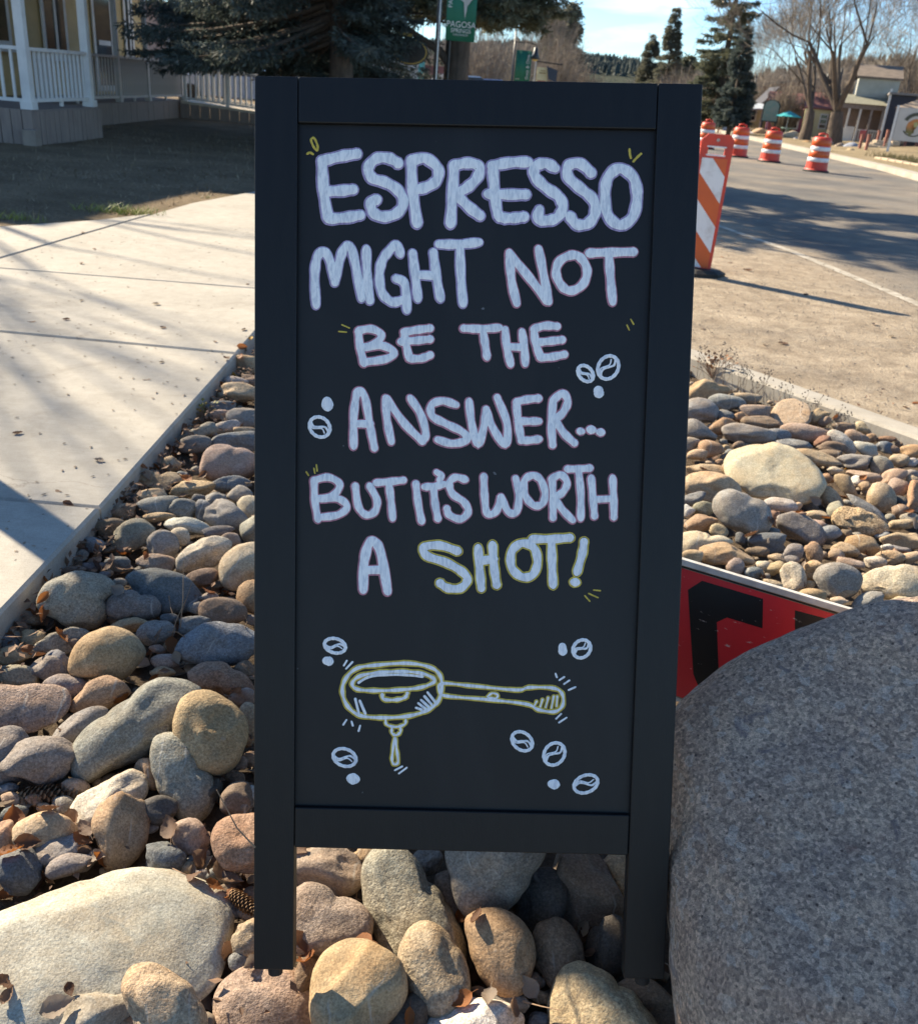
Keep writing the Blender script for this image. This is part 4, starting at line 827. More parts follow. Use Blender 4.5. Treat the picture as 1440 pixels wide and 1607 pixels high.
gilded('portafilter_spout', [[(430,342),(434,355),(461,362),(489,354),(493,340)],[(450,366),(449,380),(462,388),(476,378),(476,364)],[(459,395),(452,440),(450,468),(459,480),(469,470),(464,430),(459,395)]], 5.5)
for g_ in ([(897,294),(903,282)],[(915,298),(922,276)],[(932,300),(940,270)],[(950,302),(957,266)],[(966,296),(968,266)],[(750,266),(765,256),(782,262),(775,272),(752,270)]): gilded('portafilter_ridge', [g_], 4.5)
marks('portafilter_shading', *A3, [[(345,223),(380,204),(440,198),(500,199),(546,204)],[(335,274),(345,316)],[(349,280),(366,320)],[(526,302),(543,308)],[(533,288),(556,306)],[(542,278),(568,302)],[(552,266),(580,298)],[(562,254),(590,290)]], 4.4, m_white)
marks('motion_marks', *A3, [[(299,169),(308,154)],[(306,179),(326,158)],[(297,355),(307,340)],[(323,345),(327,358)],[(345,375),(350,358)],[(459,498),(482,486)],[(472,508),(496,490)],[(963,195),(967,206)],[(975,215),(990,205)],[(990,227),(1006,216)],[(1004,246),(1025,237)],[(965,336),(980,321)],[(974,348),(997,333)]], 3.2, m_white)

# ------------------------------------------------------------------ red board leaning behind the boulder
RA = Vector(CAM + ray(1040, 872) * 1.80); RBp = Vector(CAM + ray(1350, 965) * 1.70)
rT = (RBp - RA).normalized(); toC = (Vector(CAM) - RA); toC.z = 0.35; nrm = toC - rT * toC.dot(rT); nrm.normalize(); rD = nrm.cross(rT).normalized()
if rD.z > 0: rD = -rD
rN = rD.cross(rT)
if rN.dot(Vector(CAM) - RA) < 0: rN = -rN
rb = empty('red_sign_board'); rb.matrix_world = Matrix(((rT.x, -rD.x, rN.x, RA.x), (rT.y, -rD.y, rN.y, RA.y), (rT.z, -rD.z, rN.z, RA.z), (0, 0, 0, 1)))
tag(rb, 'scratched red board with black block lettering leaning between the chalkboard and the boulder', 'sign')
def ruv(x, y, d=0.0):
    v = Vector(ray(x, y)); o = RA + rN * d; t = (o - Vector(CAM)).dot(rN) / v.dot(rN); p = Vector(CAM) + v * t - RA
    return p.dot(rT), -p.dot(rD)
def scuffed(name, c, wear, thr):
    m, nt, bs, lk = nodes(name); t = nt.nodes.new('ShaderNodeTexCoord'); v = t.outputs['Object']
    c1 = mixc(nt, ramp(nt, noise(nt, v, 9, 5), .3, .7), tuple(x * .82 for x in c), c)
    mpp = nt.nodes.new('ShaderNodeMapping'); mpp.inputs['Scale'].default_value = (30, 85, 40); mpp.inputs['Rotation'].default_value = (0, 0, .8); lk(v, mpp.inputs[0])
    f = ramp(nt, noise(nt, mpp.outputs[0], 1.0, 5, .62), thr, thr + .05); f2 = ramp(nt, noise(nt, v, 48, 4, .6), thr + .05, thr + .09)
    c2 = mixc(nt, math_n(nt, 'MAXIMUM', f, f2), c1, wear); lk(c2, bs.inputs['Base Color']); bs.inputs['Roughness'].default_value = .42
    bump(nt, bs, noise(nt, v, 40, 5), .15, .003); return m
RW = ruv(1352, 966)[0]
m_redp = scuffed('scuffed red paint', (0.76, 0.032, 0.040), (0.72, 0.55, 0.48), .645)
m_blkp = scuffed('scuffed black paint', (0.012, 0.011, 0.011), (0.45, 0.40, 0.36), .65)
m_wedge = plain('weathered white edge', (0.72, 0.69, 0.63), .6, (0.5, 0.46, 0.4), 30)
xr = ruv(1309, 962)[0]
RH = .275
b = MB(); b.span((0, -RH, -.012), (RW, 0, 0)); b.build('board', plain('bare sun-bleached plywood', (0.45, 0.35, 0.22), .7, (0.33, 0.25, 0.16), 14), rb)
b = MB(); b.span((0.0, -RH + .006, 0.0002), (xr, -.013, .0016)); b.build('red_face', m_redp, rb)
b = MB(); b.span((-.002, -.007, -.014), (RW + .002, .005, .0035)); bevel(b.build('top_edge', m_wedge, rb), .0012)
b = MB(); b.span((0, -.0115, 0.0002), (RW, -.0085, .0012)); b.build('black_line', m_blkp, rb)
b = MB(); b.span((0, -RH - .004, -.014), (RW, -RH + .003, .003)); b.build('bottom_edge', m_wedge, rb)
def rpoly(px): 
    mb = MB(); pts = [ruv(x, y) for x, y in px]; n = len(pts)
    # triangulate by hand through bmesh (concave outline)
    bm = bmesh.new(); vs = [bm.verts.new((p[0], p[1], .0022)) for p in pts]; f = bm.faces.new(vs); bmesh.ops.triangulate(bm, faces=[f]); bmesh.ops.recalc_face_normals(bm, faces=bm.faces[:])
    for fc in bm.faces:
        if fc.normal.z < 0: fc.normal_flip()
    me = bpy.data.meshes.new('letter'); bm.to_mesh(me); bm.free(); me.materials.append(m_blkp); o = link('letter', me, rb)
    sm = o.modifiers.new('thickness', 'SOLIDIFY'); sm.thickness = .0004; sm.offset = -1; return o
zz = lambda pts: [(1000 + a / 2.123, 850 + b_ / 2.123) for a, b_ in pts]
rpoly(zz([(168,160),(215,130),(418,190),(416,288),(298,252),(264,268),(270,425),(300,462),(400,500),(400,590),(262,545),(210,500),(186,440)]))
rpoly(zz([(524,228),(652,262),(652,330),(610,330),(612,560),(526,540)]))

# ------------------------------------------------------------------ plants: generators
def conifer(name, loc, height, radius, label, group, mats, seed, z0=0.8, n_br=150, per=30, blade=0.10, lowdense=None, trunk_r=0.16, droop=0.35, gapz=0.0, cutz=0.0,  fat=0.16, lean=(0, 0)):
    """trunk and limbs, and a crown of needle sprays set along drooping branches"""
    rs = np.random.RandomState(seed); root = empty(name, loc); tag(root, label, 'tree', group)
    tb = MB(); tb.tube([(lean[0] * t * height, lean[1] * t * height, -0.3 + t * (height + .2)) for t in np.linspace(0, 1, 8)], [trunk_r * (1 - t) ** .8 + .012 for t in np.linspace(0, 1, 8)], 9)
    V = []; Fc = []; nb = 0
    for b in range(n_br):
        u = rs.rand(); u = u ** 1.25; 
        if lowdense and rs.rand() < lowdense[0]: u = rs.rand() * lowdense[1]
        z = z0 + u * (height - z0) * .985; rmax = radius * (1 - u) ** .85 * (0.55 + .45 * min(1, u * 12 + .45)); Lb = rmax * rs.uniform(.7, 1.08); az = rs.uniform(0, 2 * math.pi)
        if z < cutz and math.cos(az) > .25: Lb *= .38
        if z < gapz and abs(az - 1.5 * math.pi) < .22: continue        # boughs broken off on the side towards the path
        dirn = np.array([math.cos(az), math.sin(az), 0]); side = np.array([-dirn[1], dirn[0], 0])
        dr = droop * (1 - u) + .05; pts = []
        for t in np.linspace(0, 1, 6):
            zz_ = z - dr * Lb * t + .28 * Lb * t * t * (0.4 + droop); pts.append(np.array([lean[0] * z, lean[1] * z, 0]) + dirn * (Lb * t) + np.array([0, 0, zz_]) + side * (.08 * Lb * math.sin(t * 3 + az)))
        pts = np.array(pts)
        if Lb > .5: tb.tube(pts[:5], [max(.006, .02 * Lb * (1 - t * .9)) for t in np.linspace(0, .8, 5)], 4, cap=False)
        m = int(per * (0.35 + Lb / max(radius, .1)))
        tt = rs.uniform(.12, 1.0, m) ** .8
        idx = np.minimum((tt * 5).astype(int), 4); fr = tt * 5 - idx; base = pts[idx] * (1 - fr[:, None]) + pts[idx + 1] * fr[:, None]
        # twig hanging sideways off the limb, feathered with blades
        sgn = rs.choice([-1, 1], m); ln = blade * rs.uniform(1.3, 3.6, m) * (1.1 - .5 * tt)
        tw = dirn[None] * rs.uniform(.3, .9, m)[:, None] + side[None] * (sgn * rs.uniform(.3, 1.0, m))[:, None] + np.array([0, 0, 1])[None] * (rs.uniform(-.75, .12, m) - .35 * droop)[:, None]
        tw /= np.linalg.norm(tw, axis=1)[:, None]
        for s_ in range(4):
            p = base + tw * (ln * s_ / 4)[:, None]; j = rs.normal(size=(m, 3)); d = tw + .75 * j / np.linalg.norm(j, axis=1)[:, None]; d /= np.linalg.norm(d, axis=1)[:, None]
            w = np.cross(d, rs.normal(size=(m, 3))); w /= np.maximum(np.linalg.norm(w, axis=1)[:, None], 1e-6); l_ = (blade * rs.uniform(.7, 1.5, m))[:, None]
            q = np.stack([p - w * l_ * fat * .5, p + d * l_ * .55 + w * l_ * fat, p + d * l_, p + d * l_ * .5 - w * l_ * fat], 1)
            V.append(q.reshape(-1, 3)); Fc.append(np.arange(m * 4).reshape(-1, 4) + nb); nb += m * 4
    tb.build('trunk', mats[0], root, smooth=True)
    link('crown', arr_mesh('crown', np.concatenate(V), np.concatenate(Fc), mats[1]), root); return root
def bare_tree(name, loc, height, label, group, mats, seed, trunk_r=0.25, forks=3, levels=5, spread=0.55, first=0.22, l1=0, lean=0.0, twig=1.0, leaves=0, upward=.25):
    rs = random.Random(seed); root = empty(name, loc); tag(root, label, 'tree', group); T = MB(); Tw = MB(); tips = []
    def grow(p, d, ln, r, lv):
        n = 4 if lv < 2 else 3; pts = [p]; rr = [r]; q = p; dd = d
        for i in range(n):
            dd = (dd + Vector((rs.uniform(-1, 1), rs.uniform(-1, 1), rs.uniform(-.5, .8) * 1.0)) * (.13 if lv < 2 else .2) + Vector((0, 0, upward * .25))).normalized(); q = q + dd * (ln / n); pts.append(q); rr.append(max(r * (1 - .42 * (i + 1) / n), .0065 if levels > 4 else .003))
        (T if lv < 3 else Tw).tube(pts, rr, 8 if lv == 0 else 6 if lv < 3 else 3, cap=False)
        if lv >= levels: tips.append(q); return
        k = forks if lv == 0 else rs.choice((2, 3, 3)) if lv < 2 else rs.choice((3, 4, 5) if lv < 4 else (3, 4))
        for j in range(k):
            az = rs.uniform(0, 6.28); perp = dd.orthogonal().normalized(); perp = (Matrix.Rotation(az + j * 6.28 / k, 3, dd) @ perp); sp = spread * rs.uniform(.6, 1.25)
            nd = (dd * math.cos(sp) + perp * math.sin(sp)); at_ = len(pts) - 1 if (j == 0 or lv == 0) else rs.randint(2, len(pts) - 1)
            grow(pts[at_], nd.normalized(), (l1 * rs.uniform(.8, 1.15) if lv == 0 and l1 else ln * rs.uniform(.62, .88) * (twig if lv >= 3 else 1)), rr[at_] * (rs.uniform(.42, .62) if lv == 0 else rs.uniform(.42, .62)), lv + 1)
    grow(Vector((0, 0, -.2)), Vector((lean, 0, 1)).normalized(), height * first, trunk_r, 0)
    T.build('trunk', mats[0], root, smooth=True); Tw.build('crown', mats[1], root)
    if leaves:
        L_ = MB()
        for i in range(leaves):
            q = rs.choice(tips) + Vector((rs.gauss(0, .12), rs.gauss(0, .12), rs.gauss(0, .12))); a = Vector((rs.gauss(0, 1), rs.gauss(0, 1), rs.gauss(0, 1))).normalized(); b_ = a.orthogonal().normalized(); s_ = rs.uniform(.03, .07)
            L_.add([q, q + a * s_ + b_ * s_ * .5, q + a * s_ * 2, q + a * s_ - b_ * s_ * .5], [(0, 1, 2, 3)])
        L_.build('leaves', mats[2], root)
    return root
def shrub(name, loc, h, r, label, group, mat, seed, n=220, th=0.008):
    rs = random.Random(seed); root = empty(name, loc); tag(root, label, 'shrub', group); B = MB()
    for i in range(n):
        a = rs.uniform(0, 6.28); ou = rs.uniform(.05, 1) ** .7 * r; hh = h * rs.uniform(.55, 1.05) * (1 - .3 * (ou / r) ** 2)
        p0 = Vector((math.cos(a) * ou * .25, math.sin(a) * ou * .25, -.05)); p2 = Vector((math.cos(a) * ou, math.sin(a) * ou, hh)); p1 = p0.lerp(p2, .5) + Vector((rs.gauss(0, .05), rs.gauss(0, .05), .06)) * h
        B.tube([p0, p1, p2], [th * 1.6, th, th * .4], 3, cap=False)
        for _ in range(3):
            t = rs.uniform(.4, .95); q = p1.lerp(p2, max(0, t * 2 - 1)) if t > .5 else p0.lerp(p1, t * 2); d = Vector((rs.gauss(0, 1), rs.gauss(0, 1), abs(rs.gauss(0, 1)))).normalized() * h * rs.uniform(.12, .28); B.tube([q, q + d], [th * .6, th * .25], 3, cap=False)
    B.build('stems', mat, root); return root
m_bark = plain('spruce bark', (0.14, 0.105, 0.08), .9, (0.07, 0.052, 0.04), 6, (.3, .7), .8, 22, .03, stretch=(4, 4, 1))
m_bark2 = plain('cottonwood bark', (0.155, 0.112, 0.08), .9, (0.075, 0.055, 0.04), 3, (.3, .7), .8, 10, .05, stretch=(4, 4, 1))
m_twig = plain('bare twigs', (0.25, 0.205, 0.16), .9, (0.16, 0.125, 0.095), 2)
m_twig2 = plain('pale bare twigs', (0.34, 0.29, 0.23), .9, (0.24, 0.19, 0.15), 2)
m_need = foliage_material('blue spruce needles', (0.065, 0.082, 0.072), (0.12, 0.145, 0.132))
m_need2 = foliage_material('fir needles', (0.10, 0.112, 0.072), (0.19, 0.19, 0.125))
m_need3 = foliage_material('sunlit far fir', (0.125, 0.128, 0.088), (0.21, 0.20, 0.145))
m_dryleaf = plain('last yellow leaves', (0.42, 0.28, 0.10), .7, (0.30, 0.18, 0.07), 3)

spr = 'blue spruces in front of the porch'
conifer('spruce_tree', (-2.62, 17.2, -.05), 13.5, 3.5, 'big blue spruce with drooping low branches, its trunk above the left part of the chalkboard', spr, (m_bark, m_need), 3, z0=1.75, n_br=430, per=130, blade=.095, lowdense=(.36, .16), trunk_r=.21, droop=.42, fat=.11, gapz=3.3, cutz=4.2)
conifer('spruce_tree', (-4.15, 20.2, -.05), 12.0, 3.2, 'blue spruce hanging in front of the ramp railing and the end of the yellow house', spr, (m_bark, m_need), 8, z0=1.7, n_br=200, per=160, blade=.085, lowdense=(.52, .16), trunk_r=.16, droop=.48, fat=.11)
conifer('spruce_tree', (-0.8, 20.4, -.05), 14.0, 2.3, 'spruce with a bare forked trunk behind the lamp post and the green banner', spr, (m_bark, m_need2), 5, z0=2.75, gapz=3.6, n_br=330, per=110, blade=.11, lowdense=(.28, .14), trunk_r=.27, droop=.4, fat=.12)
b = MB(); b.tube([(-.78, 20.38, 1.35), (-1.15, 20.3, 1.75), (-1.75, 20.2, 2.05), (-2.4, 20.1, 2.6)], [.10, .08, .06, .03], 7)
o = b.build('limb', m_bark, bpy.data.objects['spruce_tree.002'], smooth=True); o.location = (.8, -20.4, .05)
# trees out of the picture on the left whose shadows cross the sidewalk and the shoulder
bare_tree('bare_tree', (-9.6, 12.2, -.05), 10.5, 'bare tree left of the picture throwing branch shadows over the sidewalk', None, (m_bark2, m_twig), 21, trunk_r=.2, forks=4, levels=4, spread=.45, first=.36, l1=2.6)
bare_tree('bare_tree', (-12.4, 13.9, -.05), 13.5, 'taller bare tree left of the picture shading the road shoulder', None, (m_bark2, m_twig), 27, trunk_r=.22, forks=4, levels=4, spread=.42, first=.44, l1=3.0)

# ------------------------------------------------------------------ porch house at the left
m_clap = plain('yellow clapboard', (0.64, 0.47, 0.22), .7, (0.54, 0.395, 0.18), 3, (.3, .7), .15, 40)
m_wht = plain('white house paint', (0.74, 0.72, 0.68), .55, (0.62, 0.60, 0.57), 5, (.3, .7), .1, 40)
m_grypaint = plain('grey white rail paint', (0.55, 0.50, 0.46), .6, (0.46, 0.42, 0.38), 5)
m_skirt = plain('weathered brown skirting', (0.30, 0.235, 0.195), .85, (0.22, 0.17, 0.145), 3, (.3, .7), .3, 30, stretch=(6, 6, 1))
m_glass = plain('dark window glass', (0.015, 0.018, 0.02), .06, (0.02, 0.022, 0.024), 3)
m_roof = plain('shingle roof', (0.16, 0.13, 0.11), .9, (0.10, 0.085, 0.075), 6, bmp=.5, bscale=20)
house = empty('porch_house', (-9, 18, 0)); tag(house, 'yellow clapboard house with a white railed porch at the upper left', 'house')
def hb(name, mat, lo, hi, parent=house, org=(9, -18, 0)):
    b = MB(); b.span(lo, hi); o = b.build(name, mat, parent); o.location = org; return o
hb('wall', plain('house sheathing', (.35, .26, .12), .8), (-17, 15.0, -.2), (-9.03, 25.9, 4.7))
b = MB(); 
me = None
for i in range(26):                          # clapboards, each overlapping the one below
    z = .36 + i * .122; b = MB(); b.add([(-9.03, 15.0, z), (-9.03, 25.92, z), (-9.0, 25.92, z - .004), (-9.0, 15.0, z - .004), (-9.02, 15.0, z + .125), (-9.02, 25.92, z + .125)], [(0, 1, 2, 3), (3, 2, 5, 4)])
    o = b.build('clapboard', m_clap, house); o.location = (9, -18, 0)
hb('corner_board', m_wht, (-9.05, 25.9, .3), (-8.96, 26.02, 3.5))
for nm, y0, y1, z0, z1, dr in (('window', 20.1, 21.25, 1.05, 2.75, 0), ('door', 22.62, 23.75, .42, 2.6, 1), ('window', 17.3, 18.75, 1.15, 2.7, 0), ('window', 24.55, 25.15, 1.1, 2.7, 0)):
    f = hb(nm, m_wht, (-8.985, y0, z0), (-8.955, y1, z1))
    ins = .12; hbp = (0, 0, 0)
    b = MB(); b.span((-8.954, y0 + ins, z0 + ins), (-8.950, y1 - ins, z1 - ins)); b.build('pane', m_glass, f)
    if nm == 'window':
        b = MB(); b.span((-8.949, (y0 + y1) / 2 - .05, z0 + ins), (-8.935, (y0 + y1) / 2 + .05, z1 - ins)); b.build('mullion', m_wht, f)
        b = MB(); b.span((-8.95, y0 - .05, z0 - .06), (-8.90, y1 + .05, z0)); b.build('sill', m_wht, f)
    else:
        b = MB(); b.span((-8.949, y0 + ins + .1, z0 + .95), (-8.93, y1 - ins - .1, z0 + 1.05)); b.build('cross_bar', m_wht, f)
hb('porch_floor', m_skirt, (-9.0, 13.7, .28), (-6.36, 15.95, .405)); hb('porch_floor', m_skirt, (-9.0, 15.96, .26), (-7.49, 24.2, .335))
for i in range(15): hb('skirt_board', m_skirt, (-6.34 + (i % 3) * .002, 13.62 + i * .157, -.2), (-6.31 + (i % 3) * .002, 13.62 + (i + 1) * .157 - .012, .385))
for i in range(18): hb('skirt_board', m_skirt, (-9.1 + i * .154, 13.60 + (i % 2) * .003, -.2), (-9.1 + (i + 1) * .154 - .012, 13.63, .40))
for i in range(24): hb('skirt_board', m_skirt, (-7.48 + (i % 3) * .002, 15.98 + i * .345, -.2), (-7.45 + (i % 3) * .002, 15.98 + (i + 1) * .345 - .012, .325))
hb('skirt_stub', plain('tan skirt block', (.30, .24, .19), .8), (-6.42, 13.42, -.2), (-6.24, 13.595, .16))
def post(x, y, z0, z1, w, mat):
    p = hb('porch_post', mat, (x - w / 2, y - w / 2, z0), (x + w / 2, y + w / 2, z1)); bevel(p, .008)
    b = MB(); b.span((x - w * .68, y - w * .68, z0 + .003), (x + w * .68, y + w * .68, z0 + .1)); b.build('post_base', mat, p); return p
for x, y, z, w, m_ in ((-6.42, 13.72, .405, .125, m_wht), (-6.42, 15.83, .405, .125, m_wht), (-7.52, 20.05, .335, .09, m_grypaint), (-7.52, 21.75, .335, .09, m_grypaint), (-7.52, 24.1, .335, .09, m_grypaint), (-8.9, 13.72, .405, .12, m_wht)): post(x, y, z, 3.05, w, m_)
def railing(p0, p1, zb, zt, n, mat, parent=house, org=(9, -18, 0), bw=.034, feet=1, slope=0):
    p0, p1 = Vector((*p0, 0)), Vector((*p1, 0)); d = (p1 - p0); ln = d.length; an = math.atan2(d.y, d.x)
    r = bpy.data.objects.new('railing', None); COL.objects.link(r); r.parent = parent; r.location = (org[0] + p0.x, org[1] + p0.y, org[2]); r.rotation_euler = (0, 0, an)
    sl_ = math.atan2(slope, ln); R_ = Matrix.Rotation(-sl_, 3, 'Y')
    for nm, z, w, h_ in (('top_rail', zt, .075, .045), ('bottom_rail', zb, .05, .045)):
        b = MB(); b.box((ln / 2, 0, z + slope / 2), (ln, w, h_), R_); b.build(nm, mat, r)
    b = MB(); b.span((-bw / 2, -bw / 2, zb + .023), (bw / 2, bw / 2, zt - .023)); me = b.mesh('baluster', mat)
    for i in range(n): t = (i + .7) / (n + .4); link('baluster', me, r, (ln * t, 0, slope * t))
    for i in range(feet): b = MB(); t = (i + 1) / (feet + 1); b.span((ln * t - .03, -.02, zb - .09), (ln * t + .03, .02, zb - .023)); b.build('foot_block', mat, r)
    return r
railing((-6.42, 13.79), (-6.42, 15.76), .52, 1.17, 13, m_wht, bw=.03)
railing((-8.83, 13.72), (-6.49, 13.72), .52, 1.17, 15, m_wht)
railing((-7.52, 16.0), (-7.52, 20.0), .43, 1.16, 26, m_grypaint, bw=.028); railing((-7.52, 20.1), (-7.52, 21.7), .43, 1.16, 14, m_grypaint); railing((-7.52, 21.8), (-7.52, 24.05), .43, 1.16, 18, m_grypaint)
m_ramp = plain('sunlit ramp boards', (0.62, 0.53, 0.40), .7, (0.5, 0.43, 0.33), 8)
b = MB(); b.add([(-7.4, 23.62, .335), (-3.2, 23.62, .10), (-3.2, 24.9, .10), (-7.4, 24.9, .335), (-7.4, 23.62, .27), (-3.2, 23.62, .03), (-3.2, 24.9, .03), (-7.4, 24.9, .27)], [(0, 1, 2, 3), (0, 4, 5, 1), (3, 2, 6, 7), (4, 7, 6, 5)]); o = b.build('ramp_deck', m_ramp, house); o.location = (9, -18, 0)
for i in range(18): hb('ramp_skirt', m_skirt, (-7.4 + i * .235, 23.58, -.2), (-7.4 + (i + 1) * .235 - .012, 23.61, .275 - i * .0135))
railing((-7.4, 23.7), (-3.4, 23.7), .40, 1.10, 30, m_wht, slope=-.22, feet=3); railing((-7.4, 24.8), (-3.4, 24.8), .40, 1.10, 30, m_wht, slope=-.22, feet=3)
for i in range(4): x = -7.3 + i * 1.0; post(x, 23.7, .24 - i * .055, 1.16 - i * .055, .07, m_wht)
hb('porch_roof', m_roof, (-9.0, 13.2, 3.06), (-6.1, 16.2, 3.2)); hb('porch_roof', m_roof, (-9.0, 16.21, 3.06), (-7.2, 24.5, 3.2))
b = MB(); b.add([(-17.3, 14.7, 4.65), (-8.6, 14.7, 4.65), (-8.6, 26.3, 4.65), (-17.3, 26.3, 4.65), (-13, 14.9, 8.1), (-13, 26.3, 8.1)], [(0, 3, 2, 1), (1, 2, 5, 4), (3, 0, 4, 5), (0, 1, 4), (2, 3, 5)]); o = b.build('roof', m_roof, house); o.location = (9, -18, 0)
# square signpost left of the picture; its shadow crosses the sidewalk corner
b = MB(); b.span((-.055, -.055, -.3), (.055, .055, 2.6)); sp = b.build('sign_post', plain('grey timber post', (.3, .25, .2), .85)); sp.location = (-2.43, 3.27, 0)
tag(sp, 'square timber signpost standing left of the picture on the sidewalk edge', 'post')

# ------------------------------------------------------------------ lamp posts, banners, signs
m_iron = plain('black lamp iron', (0.02, 0.021, 0.022), .35); m_green = plain('green banner cloth', (0.008, 0.135, 0.085), .7, (0.006, 0.11, 0.07), 2, bmp=.2, bscale=8, bd=.01)
m_ltr = plain('pale print', (0.60, 0.63, 0.60), .7)
def text_mesh(body, size, mat, name='letters', spacing=1.0, align='CENTER'):
    cu = bpy.data.curves.new(name, 'FONT'); cu.body = body; cu.size = size; cu.align_x = align; cu.align_y = 'CENTER'; cu.extrude = 0.0015; cu.space_character = spacing
    ob = bpy.data.objects.new(name, cu); COL.objects.link(ob); dg = bpy.context.evaluated_depsgraph_get(); me = bpy.data.meshes.new_from_object(ob.evaluated_get(dg)); bpy.data.objects.remove(ob)
    me.materials.clear(); me.materials.append(mat); return me
def put_text(body, size, mat, parent, loc, rot=(math.pi / 2, 0, 0), name='letters', spacing=1.0):
    o = link(name, text_mesh(body, size, mat, name, spacing), parent, loc); o.rotation_euler = rot; return o
def lamp_post(loc, h, label, lantern=None, r=.035, arm=None):
    root = empty('lamp_post', loc); tag(root, label, 'lamp post', 'lamp posts along the street')
    b = MB(); b.tube([(0, 0, -.2), (0, 0, h)], [r * 1.1, r * .85], 10); b.build('pole', m_iron, root, smooth=True)
    b = MB(); b.lathe([(r * 2.6, -.2), (r * 2.6, .2), (r * 1.6, .3), (r * 1.2, .55)], 12); b.build('base', m_iron, root, smooth=True)
    if arm:
        x, z = arm; b = MB(); b.tube([(0, 0, z), (x * .6, 0, z + .02), (x, 0, z - .03), (x, 0, z - .1)], r * .45, 6); b.build('arm', m_iron, root)
        b = MB(); b.lathe([(.01, 0), (.05, -.03), (.075, -.18), (.15, -.32), (.14, -.33), (.0, -.30)], 12, (x, 0, z - .08)); b.build('lantern', m_iron, root, smooth=True)
        b = MB(); b.lathe([(.0, -.30), (.09, -.31), (.07, -.36), (.0, -.38)], 10, (x, 0, z - .08)); b.build('lamp_glass', plain('amber lamp glass', (.6, .42, .12), .2), root, smooth=True)
    return root
lp = lamp_post((-.803, 13.6, -.05), 4.0, 'slim black lamp post carrying the green town banner before the forked spruce', r=.033)
b = MB(); b.tube([(.012, -.034, .2), (.012, -.034, 3.8)], .008, 5); b.build('conduit', plain('galvanised conduit', (.55, .55, .55), .4, metal=.6), lp)
for z in (1.69, 1.95, 2.5): b = MB(); b.tube([(0, 0, z), (.10, -.02, z)], .008, 5); b.build('bracket', m_iron, lp)
def banner(loc, w, h, label, strip=False):
    root = empty('street_banner', loc); tag(root, label, 'banner'); b = MB(); n = 10
    vs = [(w * i / n, .012 * math.sin(i * 1.1), z) for z in (0, h) for i in range(n + 1)]; b.add(vs, [(i, i + 1, n + 2 + i, n + 1 + i) for i in range(n)]); o = b.build('cloth', m_green, root, smooth=True)
    s_ = o.modifiers.new('thickness', 'SOLIDIFY'); s_.thickness = .004
    return root
ban = banner((-.705, 13.57, 1.69), .455, .95, 'green town banner with a pale star and PAGOSA SPRINGS lettering on the lamp post')
ban.scale = (.85, .85, .85)
put_text('PAGOSA', .118, m_ltr, ban, (.235, -.02, .225)); put_text('SPRINGS', .082, m_ltr, ban, (.235, -.02, .140)); put_text('COLORADO', .04, m_ltr, ban, (.235, -.02, .085))
put_text('PAGOSA', .09, m_ltr, ban, (.055, -.02, .62), (math.pi / 2, -math.pi / 2, 0))
m_star = plain('silver print', (.42, .44, .42), .6); b = MB()
star = [(.285, .30), (.31, .48), (.40, .60), (.315, .63), (.30, .80), (.262, .64), (.14, .60), (.255, .53)]
b.add([(x, -.021, z) for x, z in star] + [(.28, -.024, .575)], [(i, (i + 1) % 8, 8) for i in range(8)]); b.build('star_emblem', m_star, ban)
lp2 = lamp_post((.485, 30, 0), 2.95, 'black lamp post with lantern arm and a Shop and Dine banner above the chalkboard middle', r=.03, arm=(.62, 2.42))
ban2 = banner((.55, 29.97, 1.36), .45, .86, 'narrow green banner reading Shop & Dine below the street lantern')
put_text('Shop & Dine', .13, m_ltr, ban2, (.36, -.022, .43), (math.pi / 2, -math.pi / 2, 0)); put_text('SHOP', .05, m_ltr, ban2, (.09, -.022, .10))
lamp_post((16.72, 50, 0), 3.3, 'black lamp post with bell lantern in front of the right cottonwood trunk', r=.06, arm=(-.62, 3.12))
lamp_post((16.72, 66, 0), 3.25, 'far black lamp post with lantern in front of the brown barn roof', r=.05, arm=(-.75, 3.08))
# hanging oval sign under the spruce limb
ov = empty('oval_sign', (-1.62, 19.0, 1.66)); tag(ov, 'black oval hanging sign with a gilt top board under the spruce branches', 'sign')
b = MB(); n = 28; ring = [(.34 * math.cos(2 * math.pi * i / n), .235 * math.sin(2 * math.pi * i / n)) for i in range(n)]
b.add([(x, -.02, z) for x, z in ring] + [(x, .02, z) for x, z in ring], [tuple(range(n)), tuple(range(2 * n - 1, n - 1, -1))] + [(i, n + i, n + (i + 1) % n, (i + 1) % n) for i in range(n)]); b.build('board', plain('black sign paint', (.018, .018, .018), .3), ov)
b = MB(); b.add([(.315 * math.cos(2 * math.pi * i / n), -.026, .212 * math.sin(2 * math.pi * i / n)) for i in range(n)] + [(.295 * math.cos(2 * math.pi * i / n), -.026, .195 * math.sin(2 * math.pi * i / n)) for i in range(n)], [(i, (i + 1) % n, n + (i + 1) % n, n + i) for i in range(n)]); m_gilt = plain('gilt paint', (.55, .36, .09), .35, metal=.4); b.build('gilt_line', m_gilt, ov)
b = MB(); b.add([(-.30, -.03, .24), (.05, -.03, .24), (.02, -.03, .29), (-.25, -.03, .31), (-.30, .03, .24), (.05, .03, .24), (.02, .03, .29), (-.25, .03, .31)], [(0, 1, 2, 3), (7, 6, 5, 4), (0, 4, 5, 1), (2, 6, 7, 3), (1, 5, 6, 2), (3, 7, 4, 0)]); b.build('crest_board', m_gilt, ov)
for x in (-.22, .22): b = MB(); b.tube([(x, 0, .2), (x, 0, .62)], .006, 5); b.build('hanger', m_iron, ov)
b = MB(); b.tube([(-.5, 0, .63), (.72, 0, .63)], .018, 6); b.build('bracket', m_iron, ov)
